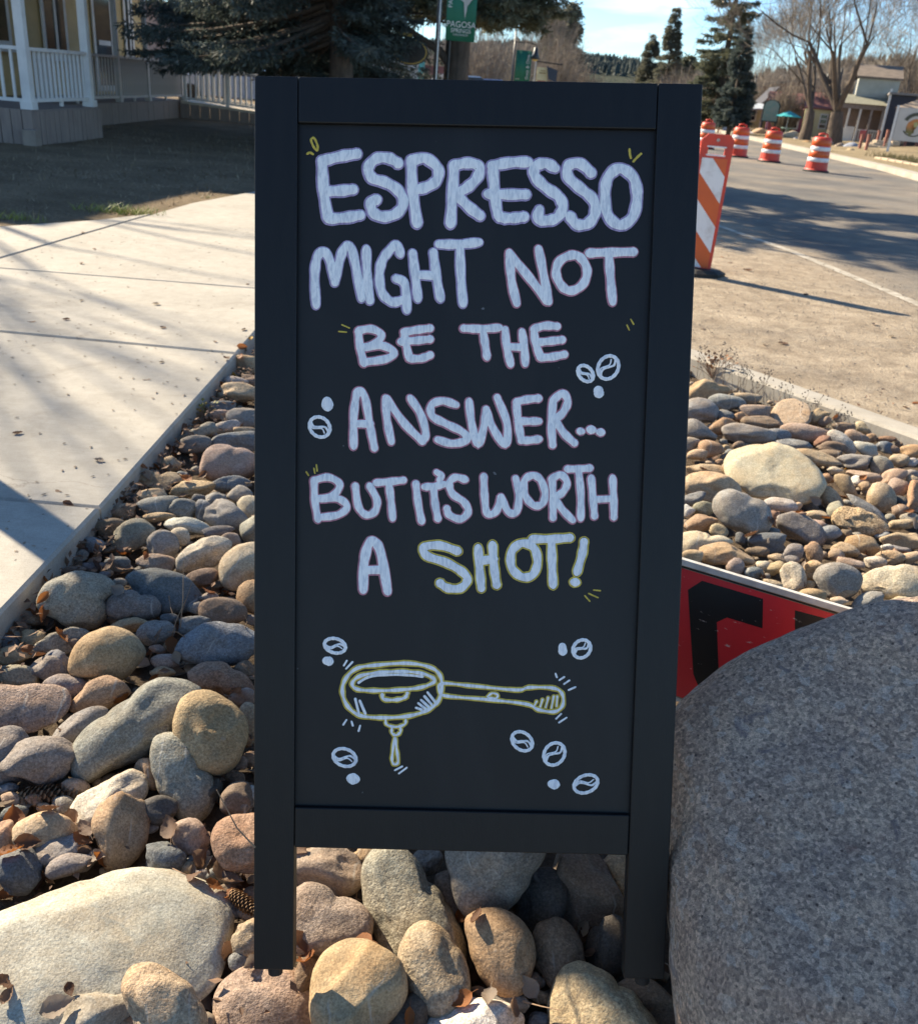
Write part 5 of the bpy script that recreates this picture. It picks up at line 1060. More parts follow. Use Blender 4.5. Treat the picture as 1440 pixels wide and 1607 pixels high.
b = MB(); b.tube([(.72, 0, -1.9), (.72, 0, .75)], .025, 7); b.build('post', m_iron, ov)
# cream street sign and rail behind the second banner
cs_ = empty('cream_sign', (1.25, 31.2, 1.34)); tag(cs_, 'cream notice board on a grey post right of the Shop and Dine banner', 'sign')
b = MB(); b.span((0, -.02, 0), (.33, .02, .50)); bevel(b.build('board', plain('cream sign paint', (.62, .55, .33), .6), cs_), .006)
b = MB(); b.span((.07, -.026, .33), (.26, -.0215, .37)); b.build('print', plain('brown print', (.35, .25, .12), .7), cs_); b = MB(); b.span((.10, -.026, .40), (.24, -.0215, .43)); b.build('print', bpy.data.materials['brown print'], cs_)
b = MB(); b.span((.03, -.026, .05), (.30, -.0215, .14)); b.build('print', plain('red print', (.4, .12, .06), .7), cs_)
b = MB(); b.tube([(-.06, 0, -1.6), (-.06, 0, .9)], .022, 6); b.build('post', plain('grey steel post', (.30, .30, .31), .5), cs_); b = MB(); b.tube([(-.06, 0, .66), (.75, 0, .62)], .02, 5); b.build('arm', m_iron, cs_)
b = MB(); b.add([(.28, -.1, .55), (.62, -.1, .45), (.60, -.1, .12), (.36, -.1, .2), (.28, .0, .55), (.62, .0, .45), (.60, .0, .12), (.36, .0, .2)], [(0, 3, 2, 1), (4, 5, 6, 7), (0, 1, 5, 4), (1, 2, 6, 5), (2, 3, 7, 6), (3, 0, 4, 7)]); b.build('hanging_panel', plain('dark blue panel', (.02, .03, .06), .4), cs_)

# ------------------------------------------------------------------ barricade panel and drums
m_or = plain('orange plastic', (0.64, 0.055, 0.025), .5, (0.42, 0.05, 0.035), 7, (.25, .6)); m_orsh = plain('orange sheeting', (0.66, 0.115, 0.02), .35, (0.55, 0.09, 0.02), 4); m_wsh = plain('white sheeting', (0.76, 0.75, 0.75), .35, (0.54, 0.51, 0.49), 11, (.28, .52)); m_rub = plain('black rubber base', (.022, .021, .02), .75, (.04, .036, .03), 9)
bar = empty('barricade_panel', (1.915, 8.42, Z_ROAD), math.radians(-6)); tag(bar, 'orange and white striped vertical barricade panel on a black rubber base beside the chalkboard', 'barricade')
PW, PH, PB = .27, 1.16, .035
def bpoly(pts, y0, y1, name, mat, parent=bar):
    b = MB(); n = len(pts); b.add([(x, y0, z) for x, z in pts] + [(x, y1, z) for x, z in pts], [tuple(range(n)), tuple(range(2 * n - 1, n - 1, -1))] + [(i, n + i, n + (i + 1) % n, (i + 1) % n) for i in range(n)]); return b.build(name, mat, parent)
hz0, hz1 = PH - .16, PH - .105
b = MB(); b.lathe([(.0, 0), (.27, 0), (.275, .03), (.22, .055), (.0, .06)], 8); b.v = [(q[0], q[1] * .7, q[2]) for q in b.v]; bb = b.build('rubber_base', m_rub, bar)
bpoly([(-PW / 2, PB), (PW / 2, PB), (PW / 2, hz0), (-PW / 2, hz0)], -.018, .018, 'panel', m_or)
bpoly([(-PW / 2, hz0), (-.07, hz0), (-.07, hz1), (-PW / 2, hz1)], -.018, .018, 'handle_side', m_or); bpoly([(.07, hz0), (PW / 2, hz0), (PW / 2, hz1), (.07, hz1)], -.018, .018, 'handle_side', m_or)
bpoly([(-PW / 2, hz1), (PW / 2, hz1), (PW / 2, PH - .04), (PW / 2 - .035, PH), (-PW / 2 + .05, PH), (-PW / 2, PH - .05)], -.018, .018, 'handle_top', m_or)
b = MB(); b.lathe([(.0, 0), (.014, 0), (.014, .002), (0, .002)], 12); b.v = [(q[0], -.019 - q[2], PH - .045 + q[1]) for q in b.v]; b.build('bolt_hole', plain('pale hole', (.5, .42, .36), .6), bar)
for x0, x1, z in ((-.08, .08, hz1), (-.08, .08, hz0 - .012)): bpoly([(x0, z), (x1, z), (x1, z + .012), (x0, z + .012)], -.022, -.0185, 'handle_lip', m_wsh)
fx, fz0, fz1 = PW / 2 - .028, PB + .03, PH - .19
bpoly([(-fx, fz0), (fx, fz0), (fx, fz1), (-fx, fz1)], -.0195, -.0183, 'orange_sheeting', m_orsh)
def clip_poly(poly, x0, x1, z0, z1):
    for ax, lim, sg in ((0, x0, 1), (0, x1, -1), (1, z0, 1), (1, z1, -1)):
        out = []
        for i in range(len(poly)):
            a, c = poly[i], poly[(i + 1) % len(poly)]; ia, ic = (a[ax] - lim) * sg >= 0, (c[ax] - lim) * sg >= 0
            if ia: out.append(a)
            if ia != ic: t = (lim - a[ax]) / (c[ax] - a[ax]); out.append((a[0] + t * (c[0] - a[0]), a[1] + t * (c[1] - a[1])))
        poly = out
        if not poly: return []
    return poly
for k in range(-1, 4):
    zt = fz1 + .10 - k * .415; sl2 = 1.12; pl = [(-fx, zt - .22), (fx, zt - .22 - 2 * fx * sl2), (fx, zt - 2 * fx * sl2), (-fx, zt)]; pl = clip_poly(pl, -fx, fx, fz0, fz1)
    if len(pl) > 2: bpoly(pl, -.0212, -.0198, 'white_stripe', m_wsh)
def drum(loc, label):
    root = empty('traffic_drum', loc); tag(root, label, 'traffic drum', 'orange traffic drums lined up on the road')
    b = MB(); b.lathe([(.0, 0), (.34, 0), (.34, .035), (.27, .06), (.26, .06)], 20); b.build('rubber_ring', m_rub, root)
    R = lambda z: .285 - .055 * z / .86
    b = MB(); prof = [(R(0) + .02, .05), (R(.05), .08)]
    for z in (.24, .25, .40, .41, .56, .57, .70, .80): prof.append((R(z), z))
    prof += [(.215, .835), (.19, .855), (.0, .86)]; b.lathe(prof, 24); b.build('body', m_or, root, smooth=False)
    for p in root.children[-1].data.polygons: p.use_smooth = True
    for z in (.25, .52): b = MB(); b.lathe([(R(z) + .001, z), (R(z) + .006, z + .004), (R(z + .10) + .006, z + .096), (R(z + .10) + .001, z + .10)], 24); b.build('white_band', m_wsh, root, smooth=True)
    for z in (.36,): b = MB(); b.lathe([(R(z) + .001, z), (R(z) + .005, z + .003), (R(z + .15) + .005, z + .147), (R(z + .15) + .001, z + .15)], 24); b.build('orange_band', m_orsh, root, smooth=True)
    b = MB(); b.lathe([(R(.66) + .001, .655), (R(.66) + .006, .658), (R(.78) + .006, .78), (R(.78) + .001, .785)], 24); b.build('orange_band', m_orsh, root, smooth=True)
    b = MB(); b.tube([(-.12, 0, .85), (-.11, 0, .92), (0, 0, .945), (.11, 0, .92), (.12, 0, .85)], .022, 7); b.build('handle', m_or, root, smooth=True); return root
for (px, py), lb in (((1279, 269), 'nearest orange drum with white bands, rightmost of the row on the road'), ((1206, 254), 'middle orange drum with white bands in front of the teal parasol'), ((1156, 246), 'far orange drum half beside the barricade panel top'), ((1105, 233), 'farthest orange drum peeping out between the chalkboard and the barricade panel')):
    p = on_z(px, py, Z_ROAD); drum(tuple(p), lb)

# ------------------------------------------------------------------ far side of the street
def OY(x, y, Y): return Vector(on_y(x, y, Y))
def far_house(name, label, cat, loc, yaw=0.0): r = empty(name, loc, yaw * .4 - math.atan2(loc[0], loc[1])); return tag(r, label, cat)
def hbox(name, mat, parent, lo, hi, bev=0):
    b = MB(); b.span(lo, hi); o = b.build(name, mat, parent)
    if bev: bevel(o, bev)
    return o
def gable(parent, name, mat, x0, x1, y0, y1, ze, zr, axis='x', th=.08, over=.25):
    """pitched roof slab; ridge along axis"""
    b = MB()
    if axis == 'x':
        ym = (y0 + y1) / 2; P_ = [(x0 - over, y0 - over, ze), (x1 + over, y0 - over, ze), (x1 + over, ym, zr), (x0 - over, ym, zr), (x1 + over, y1 + over, ze), (x0 - over, y1 + over, ze)]
        b.add(P_ + [(p[0], p[1], p[2] + th) for p in P_], [(0, 3, 2, 1), (3, 5, 4, 2), (6, 7, 8, 9), (9, 8, 10, 11), (0, 1, 7, 6), (4, 5, 11, 10), (1, 2, 8, 7), (2, 4, 10, 8), (5, 3, 9, 11), (3, 0, 6, 9)])
    else:
        xm = (x0 + x1) / 2; P_ = [(x0 - over, y0 - over, ze), (xm, y0 - over, zr), (x1 + over, y0 - over, ze), (x1 + over, y1 + over, ze), (xm, y1 + over, zr), (x0 - over, y1 + over, ze)]
        b.add(P_ + [(p[0], p[1], p[2] + th) for p in P_], [(0, 1, 4, 5), (1, 2, 3, 4), (6, 11, 10, 7), (7, 10, 9, 8), (0, 6, 7, 1), (1, 7, 8, 2), (3, 9, 10, 4), (4, 10, 11, 5), (2, 8, 9, 3), (5, 11, 6, 0)])
    return b.build(name, mat, parent)
def gable_wall(parent, mat, x0, x1, y, ze, zr, z0=0, d=.1):
    b = MB(); xm = (x0 + x1) / 2; p = [(x0, z0), (x1, z0), (x1, ze), (xm, zr), (x0, ze)]; n = 5
    b.add([(a, y, c) for a, c in p] + [(a, y + d, c) for a, c in p], [tuple(range(n)), tuple(range(2 * n - 1, n - 1, -1))] + [(i, n + i, n + (i + 1) % n, (i + 1) % n) for i in range(n)]); return b.build('wall', mat, parent)
def fwin(parent, frame, x0, x1, z0, z1, y, mull=1):
    f = hbox('window', frame, parent, (x0, y - .05, z0), (x1, y - .004, z1)); t = (x1 - x0) * .13
    hbox('pane', m_glass, f, (x0 + t, y - .062, z0 + t), (x1 - t, y - .0505, z1 - t))
    for k in range(mull): z = z0 + (z1 - z0) * (k + 1) / (mull + 1); hbox('glazing_bar', frame, f, (x0 + t, y - .075, z - .025), (x1 - t, y - .0625, z + .025))
    return f
m_barn = plain('rusty brown siding', (0.19, 0.085, 0.05), .8, (0.13, 0.06, 0.04), 1.5); m_barnr = plain('grey metal roof', (0.13, 0.125, 0.13), .9, (.09, .085, .09), 1)
m_yel = plain('pale yellow siding', (0.62, 0.52, 0.20), .7, (0.52, 0.43, 0.17), 1.5); m_cream = plain('cream yellow siding', (0.66, 0.60, 0.34), .7, (0.56, 0.50, 0.29), 1.5); m_redr = plain('dull red roof', (0.27, 0.105, 0.085), .8, (0.19, 0.08, 0.07), 2)
m_blroof = plain('pale blue porch roof', (0.52, 0.56, 0.60), .6, (0.42, 0.46, 0.5), 2); m_pinkp = plain('pink awning cloth', (0.66, 0.17, 0.17), .7, (.55, .14, .14), 2); m_navy = plain('navy wall paint', (0.028, 0.028, 0.042), .6); m_wgreen = plain('pale green white siding', (0.42, 0.42, 0.36), .7, (0.34, 0.34, 0.29), 2)
m_redwood = plain('red stained timber', (0.32, 0.125, 0.085), .75, (0.24, 0.095, 0.065), 4); m_orwood = plain('orange stained timber', (0.42, 0.20, 0.10), .7, (.33, .15, .08), 3); m_block = plain('tan wall block', (0.50, 0.40, 0.28), .9, (0.40, 0.31, 0.21), 3, bmp=.5, bscale=10, bd=.03)

# brown barn with a grey roof, behind
p = OY(1190, 190, 92); h = far_house('brown_barn', 'rust brown barn building with a grey metal roof behind the yellow gable', 'barn', (p.x, p.y, 0), .25)
W_, H_ = 5.2, 4.0
hbox('wall', m_barn, h, (-2.0, 0, -.5), (W_, 6, H_ - .9)); b = MB(); b.add([(-2.3, -.3, 2.9), (W_ + .4, -.3, H_ + .2), (W_ + .4, 6.3, H_ + .2), (-2.3, 6.3, 2.9), (-2.3, -.3, 3.06), (W_ + .4, -.3, H_ + .36), (W_ + .4, 6.3, H_ + .36), (-2.3, 6.3, 3.06)], [(0, 3, 2, 1), (4, 5, 6, 7), (0, 1, 5, 4), (1, 2, 6, 5), (2, 3, 7, 6), (3, 0, 4, 7)]); b.build('roof', m_barnr, h)
b = MB(); b.add([(-2, -.005, 2.9), (W_, -.005, 3.05), (W_, -.005, H_ + .1)], [(0, 1, 2)]); b.build('gable_board', m_barn, h); fwin(h, m_wht, .5, 1.6, .6, 1.9, 0)
# yellow gabled house with blue white porch roof
p = OY(1183, 203, 72); h = far_house('gabled_house', 'small yellow house with steep gable and pale blue porch roof left of the green sign', 'house', (p.x, p.y, 0), .3)
gable_wall(h, m_yel, .25, 2.05, 0, 1.45, 2.62); hbox('wall', m_cream, h, (-1.3, -.6, -.3), (.24, 4, 1.3)); hbox('side_wall', m_yel, h, (.27, .12, -.3), (2.03, 5, 1.42)); gable(h, 'roof', plain('dark slate roof', (.07, .07, .085), .95), .25, 2.05, 0, 5, 1.45, 2.66, 'y', .1, .15)
b = MB(); b.add([(-1.6, -1.6, 1.15), (.3, -1.6, 1.30), (.3, -.05, 1.62), (-1.6, -.05, 1.5), (-1.6, -1.6, 1.07), (.3, -1.6, 1.22), (.3, -.05, 1.54), (-1.6, -.05, 1.42)], [(0, 1, 2, 3), (7, 6, 5, 4), (0, 4, 5, 1), (1, 5, 6, 2), (2, 6, 7, 3), (3, 7, 4, 0)]); b.build('porch_roof', m_blroof, h)
for x in (-1.45, -.6, .15): hbox('porch_post', m_wht, h, (x - .05, -1.5, -.3), (x + .05, -1.4, 1.14))
fwin(h, m_wht, -.9, -.1, .4, 1.15, -.6); fwin(h, m_wht, .9, 1.4, 1.3, 1.95, 0)
# red shop behind the parasol
p = OY(1236, 212, 66); h = far_house('red_shop', 'low red roofed shop with pink awning behind the teal parasol', 'shop', (p.x, p.y, 0), .15)
hbox('wall', plain('magenta shop wall', (.30, .10, .15), .7, (.22, .08, .12), 2), h, (-1.4, 0, -.4), (1.6, 4, 1.3)); gable(h, 'roof', m_redr, -1.4, 1.6, 0, 4, 1.32, 2.3, 'x'); fwin(h, m_wht, -.2, .5, .2, 1.0, 0); hbox('door', plain('violet door', (.12, .06, .16), .6), h, (.75, -.05, -.3), (1.3, -.004, 1.05))
b = MB(); b.add([(-1.5, -.9, .98), (.4, -.9, .98), (.4, -.02, 1.3), (-1.5, -.02, 1.3), (-1.5, -.9, .85), (.4, -.9, .85)], [(0, 1, 2, 3), (4, 5, 1, 0)]); b.build('awning', m_pinkp, h)
hbox('wing', m_barn, h, (1.65, .3, -.4), (3.0, 3, .95))
# yellow house between the two cottonwoods
p = OY(1276, 216, 58); h = far_house('yellow_house', 'pale yellow house with shuttered white windows between the two cottonwood trunks', 'house', (p.x, p.y, 0), .1)
hbox('wall', m_cream, h, (-.7, 0, -.4), (.95, 4, 1.45)); gable(h, 'roof', m_redr, -.75, 1.0, 0, 4, 1.47, 2.3, 'x', .08, .12); fwin(h, m_wht, -.55, -.2, .35, 1.2, 0, 2); fwin(h, m_wht, .1, .55, .45, 1.25, 0, 2)
hbox('shutter', m_iron, h, (.56, -.03, .45), (.66, -.004, 1.25)); hbox('trim', m_wht, h, (.96, -.03, -.3), (1.05, .1, 1.45))
# white green porch house
p = OY(1345, 222, 53); h = far_house('porch_cottage', 'pale cottage with a dark columned porch and white railings right of the big cottonwood', 'house', (p.x, p.y, 0), .12)
hbox('wall', plain('brown porch wall', (.19, .14, .12), .8, (.13, .1, .09), 2), h, (-1.35, 1.2, -.4), (1.45, 5, 2.0)); hbox('upper_wall', m_wgreen, h, (-.6, 1.0, 2.05), (1.42, 5, 3.1)); gable(h, 'roof', plain('tan shingle', (.20, .155, .12), .9, (.14, .11, .085), 3), -.6, 1.42, 1.0, 5, 3.1, 3.75, 'x', .1, .12)
hbox('porch_beam', plain('taupe beam', (.30, .25, .22), .8), h, (-1.4, 0, 1.62), (1.5, .15, 1.85)); b = MB(); b.add([(-1.5, -.15, 1.86), (1.6, -.15, 1.86), (1.6, 1.2, 2.3), (-1.5, 1.2, 2.3)], [(0, 1, 2, 3)]); b.build('porch_roof', plain('olive shingle', (.28, .27, .20), .9), h)
for x in (-1.3, -.75, -.2, .35, .9, 1.4): hbox('porch_post', m_wht if x < -.1 or x > 1.2 else plain('grey post', (.36, .32, .30), .8), h, (x - .05, .02, -.3), (x + .05, .12, 1.62))
for k, (x0, x1) in enumerate(((-1.3, -.75), (-.2, 1.4))):
    b = MB(); b.span((x0, .03, .60), (x1, .1, .66)); r = b.build('railing', m_wht, h)
    n = int((x1 - x0) / .11); b = MB(); b.span((-.022, .04, -.1), (.022, .09, .60)); me = b.mesh('baluster', m_wht)
    for i in range(n): link('baluster', me, r, (x0 + (i + .5) * (x1 - x0) / n, 0, 0))
hbox('notice', m_wht, h, (-.72, -.02, .05), (-.3, .02, .75)); hbox('pink_cloth', m_pinkp, h, (.02, -.03, .2), (.32, .02, .62))
# white steps and green glass chest below
hbox('planter_box', plain('glass green box', (.42, .50, .44), .4), h, (-.95, -.5, -.35), (-.55, -.1, .05))
# navy building
p = OY(1394, 222, 50); h = far_house('navy_building', 'dark navy plain wall between the cottage and the timber pavilion', 'building', (p.x, p.y, 0), .1)
hbox('wall', m_navy, h, (-.38, 0, -.4), (.75, 4, 2.35)); hbox('corner_trim', m_wht, h, (-.5, -.04, -.3), (-.40, .1, 2.6)); hbox('roof', plain('grey capping', (.28, .25, .23), .8), h, (-.5, -.15, 2.36), (.9, 4.1, 2.46))
# timber pavilion
p = OY(1426, 216, 44); h = far_house('timber_pavilion', 'orange timber pavilion with hipped roof behind the trout sign', 'pavilion', (p.x, p.y, 0), .05)
for x in (-.55, -.1, .38, .95): hbox('post', m_redwood, h, (x - .06, 0, -.3), (x + .06, .12, 1.72))
b = MB(); b.add([(-.85, -.3, 1.73), (2.4, -.3, 1.73), (2.4, 2.6, 1.73), (-.85, 2.6, 1.73), (.5, .9, 2.35), (1.1, .9, 2.35)], [(0, 3, 2, 1), (0, 1, 5, 4), (1, 2, 5), (2, 3, 4, 5), (3, 0, 4)]); b.build('roof', plain('tan shake roof', (.34, .26, .19), .9, (.25, .19, .14), 3), h)
hbox('beam', m_orwood, h, (-.8, -.05, 1.60), (2.3, .02, 1.725)); hbox('rear_wall', m_navy, h, (-.5, 2.3, -.3), (2.2, 2.4, 1.7)); hbox('shelf', plain('grey counter', (.3, .3, .32), .6), h, (-.3, 1.0, .95), (1.8, 1.1, 1.15)); hbox('base_post', m_orwood, h, (.62, -.3, -.3), (.92, -.1, .45))
# trout sign
p = OY(1420, 242, 38.3); h = far_house('trout_sign', 'light grey shop sign with an orange trout emblem on white posts at the right edge', 'sign', (p.x, p.y, p.z), 0)
hbox('sign_face', plain('light grey sign board', (.52, .50, .46), .6, (.46, .44, .41), 3), h, (-.60, 0, .46), (.95, .05, 1.62))
for x in (-.66, .99): hbox('post', m_wht, h, (x - .045, -.02, -.3), (x + .045, .07, 1.68))
def arcband(cx, cz, r0_, r1_, a0, a1, y, name, mat, n=14):
    b = MB(); vs = []
    for i in range(n + 1): a = a0 + (a1 - a0) * i / n; vs += [(cx + r0_ * math.cos(a), y, cz + r0_ * .85 * math.sin(a)), (cx + r1_ * math.cos(a), y, cz + r1_ * .85 * math.sin(a))]
    b.add(vs, [(2 * i, 2 * i + 1, 2 * i + 3, 2 * i + 2) for i in range(n)]); return b.build(name, mat, h)
m_dkg = plain('dark green lettering band', (.045, .05, .035), .6, (.08, .085, .06), 30)
arcband(.12, 1.06, .36, .50, .35, math.pi - .35, -.006, 'arched_lettering', m_dkg); arcband(.06, .98, .36, .41, math.pi + .5, 2 * math.pi - .5, -.006, 'lower_scroll', m_dkg)
b = MB(); fish = [(-.22, .98), (-.18, 1.12), (-.02, 1.24), (.18, 1.27), (.34, 1.22), (.22, 1.17), (.02, 1.10), (-.05, .98), (.0, .88), (.10, .78), (.03, .72), (-.04, .62), (-.10, .74), (-.20, .76), (-.16, .86)]
bm = bmesh.new(); vv = [bm.verts.new((x, -.007, z)) for x, z in fish]; f_ = bm.faces.new(vv); bmesh.ops.triangulate(bm, faces=[f_]); me = bpy.data.meshes.new('trout_emblem'); bm.to_mesh(me); bm.free()
def trout_mat():
    m, nt, bs, lk = nodes('trout print'); t = nt.nodes.new('ShaderNodeTexCoord'); sx = nt.nodes.new('ShaderNodeSeparateXYZ'); lk(t.outputs['Object'], sx.inputs[0]); lk(ramp(nt, sx.outputs[2], .80, 1.18, (.16, .15, .05), (.48, .20, .06)), bs.inputs['Base Color']); return m
me.materials.append(trout_mat()); link('trout_emblem', me, h)
b = MB(); b.add([(.0, -.009, 1.12), (.14, -.009, 1.16), (.16, -.009, 1.02), (.06, -.009, .95)], [(0, 1, 2, 3)]); b.build('belly_patch', plain('yellow green print', (.5, .48, .2), .7), h)
# red posts by the steps
for i, (x, yb, yt, Y) in enumerate(((1346, 241, 211, 40), (1356, 243, 211, 39), (1374, 229, 205, 43), (1387, 230, 204, 42))):
    a = OY(x, yb, Y); c = OY(x, yt, Y); hgt = (c.z - a.z); po = empty('red_post', tuple(a)); tag(po, ['leftmost red timber post by the stone steps', 'red timber post, second from the left by the stone steps', 'red timber post behind the steps below the cottage corner', 'red timber post close to the white trout sign post'][i], 'post', 'red timber posts by the stone steps')
    b = MB(); b.span((-.05, -.05, -.35), (.05, .05, hgt)); bevel(b.build('shaft', m_redwood, po), .012); b = MB(); b.span((-.06, -.06, hgt + .001), (.06, .06, hgt + .03)); b.build('cap', m_redwood, po)
# stone steps and rubble, block by block
steps = empty('stone_steps', (0, 0, 0)); tag(steps, 'tumbled tan stone block steps below the red posts', 'steps'); rs = random.Random(9)
for (x, y, Y) in ((1352, 243, 38.5), (1344, 245, 38), (1361, 238, 39.5), (1366, 232, 41), (1372, 228, 42), (1378, 224, 43), (1360, 230, 42), (1368, 241, 39), (1380, 233, 41), (1388, 226, 43), (1394, 230, 42), (1399, 222, 44), (1404, 225, 43.5), (1409, 218, 45), (1414, 221, 44.5), (1420, 215, 46), (1386, 238, 40), (1392, 221, 45)):
    a = OY(x, y, Y); b = MB(); b.box((0, 0, 0), (rs.uniform(.3, .5), rs.uniform(.25, .4), rs.uniform(.18, .28)), Matrix.Rotation(rs.uniform(-.4, .4), 3, 'Z')); o = bevel(b.build('block', m_block, steps), .03); o.location = a
# low stone retaining wall by the right edge
wl_ = empty('retaining_wall', (0, 0, 0)); tag(wl_, 'low tan block retaining wall below the trout sign at the right edge', 'wall')
A_, B_ = OY(1370, 252, 34.5), OY(1452, 268, 30.5)
for i in range(7):
    t0, t1 = i / 7, (i + 1) / 7 - .012; a, c = A_.lerp(B_, t0), A_.lerp(B_, t1); d = c - a; b = MB(); ln = d.length
    b.span((0, 0, -.45), (ln, .3, .14 + .012 * (i % 2))); o = bevel(b.build('block', m_block, wl_), .025); o.location = a; o.rotation_euler = (0, 0, math.atan2(d.y, d.x))
b = MB(); 
for i in range(900):
    t = rs.random(); q = A_.lerp(B_, t) + Vector((rs.uniform(.2, 1.8), rs.uniform(.35, 2.0), .05)); hh = rs.uniform(.08, .3); b.add([q, q + Vector((.025, 0, 0)), q + Vector((rs.gauss(0, .08), rs.gauss(0, .08), hh))], [(0, 1, 2)])
tag(b.build('verge_grass', plain('straw green grass', (.24, .22, .08), .9, (.34, .26, .12), 2)), 'straw green grass on the bank above the block wall', 'grass', kind='stuff')
# bank behind the wall
b = MB(); b.add([tuple(A_ + Vector((.1, .28, .05))), tuple(B_ + Vector((.1, .28, .05))), tuple(B_ + Vector((8, 6, .6))), tuple(A_ + Vector((8, 9, .6))), tuple(A_ + Vector((-.5, 6, .1)))], [(0, 1, 2, 3, 4)]); tag(b.build('bank', M_VERGE), kind='structure')
# teal parasol
p = OY(1231, 212, 58); u = empty('parasol', tuple(p)); tag(u, 'teal parasol open over a cafe table in front of the red shop', 'parasol')
b = MB(); b.lathe([(.0, 1.30), (.30, 1.19), (.74, 1.02), (.74, .98)], 8); b.build('canopy', plain('teal canvas', (.05, .42, .43), .6, (.04, .34, .36), 2), u); b = MB(); b.tube([(0, 0, -.3), (0, 0, 1.28)], .03, 6); b.build('pole', m_wht, u)
t = empty('cafe_table', tuple(p + Vector((-.1, -.6, 0)))); tag(t, 'small pale green slatted cafe table under the teal parasol', 'table'); b = MB(); b.lathe([(0, .38), (.38, .38), (.38, .42), (0, .42)], 12); b.build('table_top', plain('mint paint', (.30, .46, .40), .6), t)
for a in range(4): b = MB(); b.tube([(.3 * math.cos(a * 1.57 + .7), .3 * math.sin(a * 1.57 + .7), -.2), (.05, 0, .4)], .025, 5); b.build('leg', bpy.data.materials['mint paint'], t)
# green arched sign
p = OY(1203, 205, 60); h = far_house('arched_sign', 'green arched shop sign on a dark post frame left of the teal parasol', 'sign', tuple(p))
b = MB(); pts = [(-.42, .55), (.42, .55), (.42, 1.35)] + [(.42 * math.cos(a), 1.35 + .32 * math.sin(a)) for a in np.linspace(.3, math.pi - .3, 7)] + [(-.42, 1.35)]; n = len(pts)
def pris(pts, y0, y1):
    b = MB(); n = len(pts); b.add([(x, y0, z) for x, z in pts] + [(x, y1, z) for x, z in pts], [tuple(range(n)), tuple(range(2 * n - 1, n - 1, -1))] + [(i, n + i, n + (i + 1) % n, (i + 1) % n) for i in range(n)]); return b
pris([(x * 1.15, z + (.04 if z > 1 else -.05)) for x, z in pts], -.03, .05).build('border', plain('dark green frame', (.03, .055, .04), .6), h); pris(pts, -.05, -.031).build('sign_face', plain('sage sign face', (.22, .34, .27), .6, (.34, .36, .28), 6), h)
for x in (-.38, .38): hbox('post', m_iron, h, (x - .05, -.02, -.3), (x + .05, .05, .5))
p = OY(1137, 200, 58); h = far_house('blue_notice_board', 'small blue notice board on wooden posts right of the chalkboard top corner', 'sign', tuple(p))
hbox('board', plain('blue board paint', (.035, .055, .12), .5), h, (-.30, -.03, .55), (.32, .03, 1.0)); hbox('print', plain('white print', (.6, .6, .6), .6), h, (-.2, -.036, .68), (.2, -.0315, .78))
for x in (-.34, .36): hbox('post', m_orwood, h, (x - .05, -.05, -.3), (x + .05, .05, 1.05))
hbox('lower_board', plain('pale blue board', (.30, .36, .48), .6), h, (-.12, -.1, -.15), (.2, -.05, .35))
# white boulders, rubble and a light lump by the kerb
def rock(px, py, Y, r, c, label, name='rock', seed=1, flat=.75):
    rs2 = np.random.RandomState(seed); V, Fc = ICO[3]; rad = lump(V, rs2, .12, .05, 5, .5); o = link(name, arr_mesh(name, V * rad[:, None] * [r, r, r * flat], Fc, M_STONE, True), loc=tuple(OY(px, py, Y))); o.color = (*c, .6); tag(o, label, 'rock', 'rocks along the far kerb'); return o
for i, (px, py, Y, r, c, lb) in enumerate(((1241, 226, 50, .22, (.66, .63, .58), 'white rock left of the cottonwood foot, lowest of three'), (1247, 221, 51, .24, (.68, .66, .62), 'white rock beside the left cottonwood foot'), (1237, 229, 49, .2, (.55, .5, .44), 'pale rock at the verge below the white rocks'),
     (1173, 212, 56, .33, (.72, .7, .68), 'white rounded lump behind the middle drum'), (1240, 213, 53, .4, (.55, .47, .34), 'tan block stone left of the left cottonwood foot'), (1190, 211, 56, .45, (.50, .36, .24), 'orange tan stone planter lump left of the middle drum'),
     (1265, 228, 47, .3, (.36, .24, .13), 'rusty brown rock below the left cottonwood'), (1336, 232, 42, .3, (.30, .34, .42), 'blue grey flat rock between the cottonwood and the steps'), (1318, 232, 43, .28, (.30, .25, .2), 'brown rock at the foot of the right cottonwood'), (1300, 228, 45, .22, (.26, .22, .18), 'dark brown rock right of the nearest drum'),
     (1290, 226, 46, .25, (.36, .3, .24), 'greyish rock behind the nearest drum top'), (1330, 240, 39, .25, (.42, .33, .2), 'straw tan rock left of the red posts'), (1222, 221, 51, .2, (.4, .35, .3), 'grey tan rock below the parasol table'), (1213, 219, 52, .2, (.42, .36, .28), 'tan rock just right of the middle drum top'))): rock(px, py, Y, r, c, lb, seed=40 + i)

# ------------------------------------------------------------------ far trees and hills
M_BARE = (m_bark2, m_twig, m_dryleaf)
def T(px, py, Y): p = on_y(px, py, Y); return (float(p[0]), float(p[1]), -.1)
ct = 'bare cottonwoods across the street'
bare_tree('cottonwood_tree', T(1262, 216, 50), 15, 'bare cottonwood with forked trunk in front of the yellow house, left of two', ct, M_BARE, 5, trunk_r=.34, forks=4, levels=6, spread=.52, first=.11, l1=2.9, leaves=320)
bare_tree('cottonwood_tree', T(1308, 218, 46), 16, 'thick bare cottonwood with spreading limbs left of the pale cottage, right of two', ct, M_BARE, 12, trunk_r=.44, forks=6, levels=6, spread=.62, first=.105, l1=3.0, leaves=160)
bare_tree('cottonwood_tree', T(1420, 200, 62), 13, 'grey bare tree spreading behind the timber pavilion', ct, (m_bark2, m_twig2, m_dryleaf), 14, trunk_r=.26, forks=4, levels=6, spread=.6, first=.12, l1=2.6)
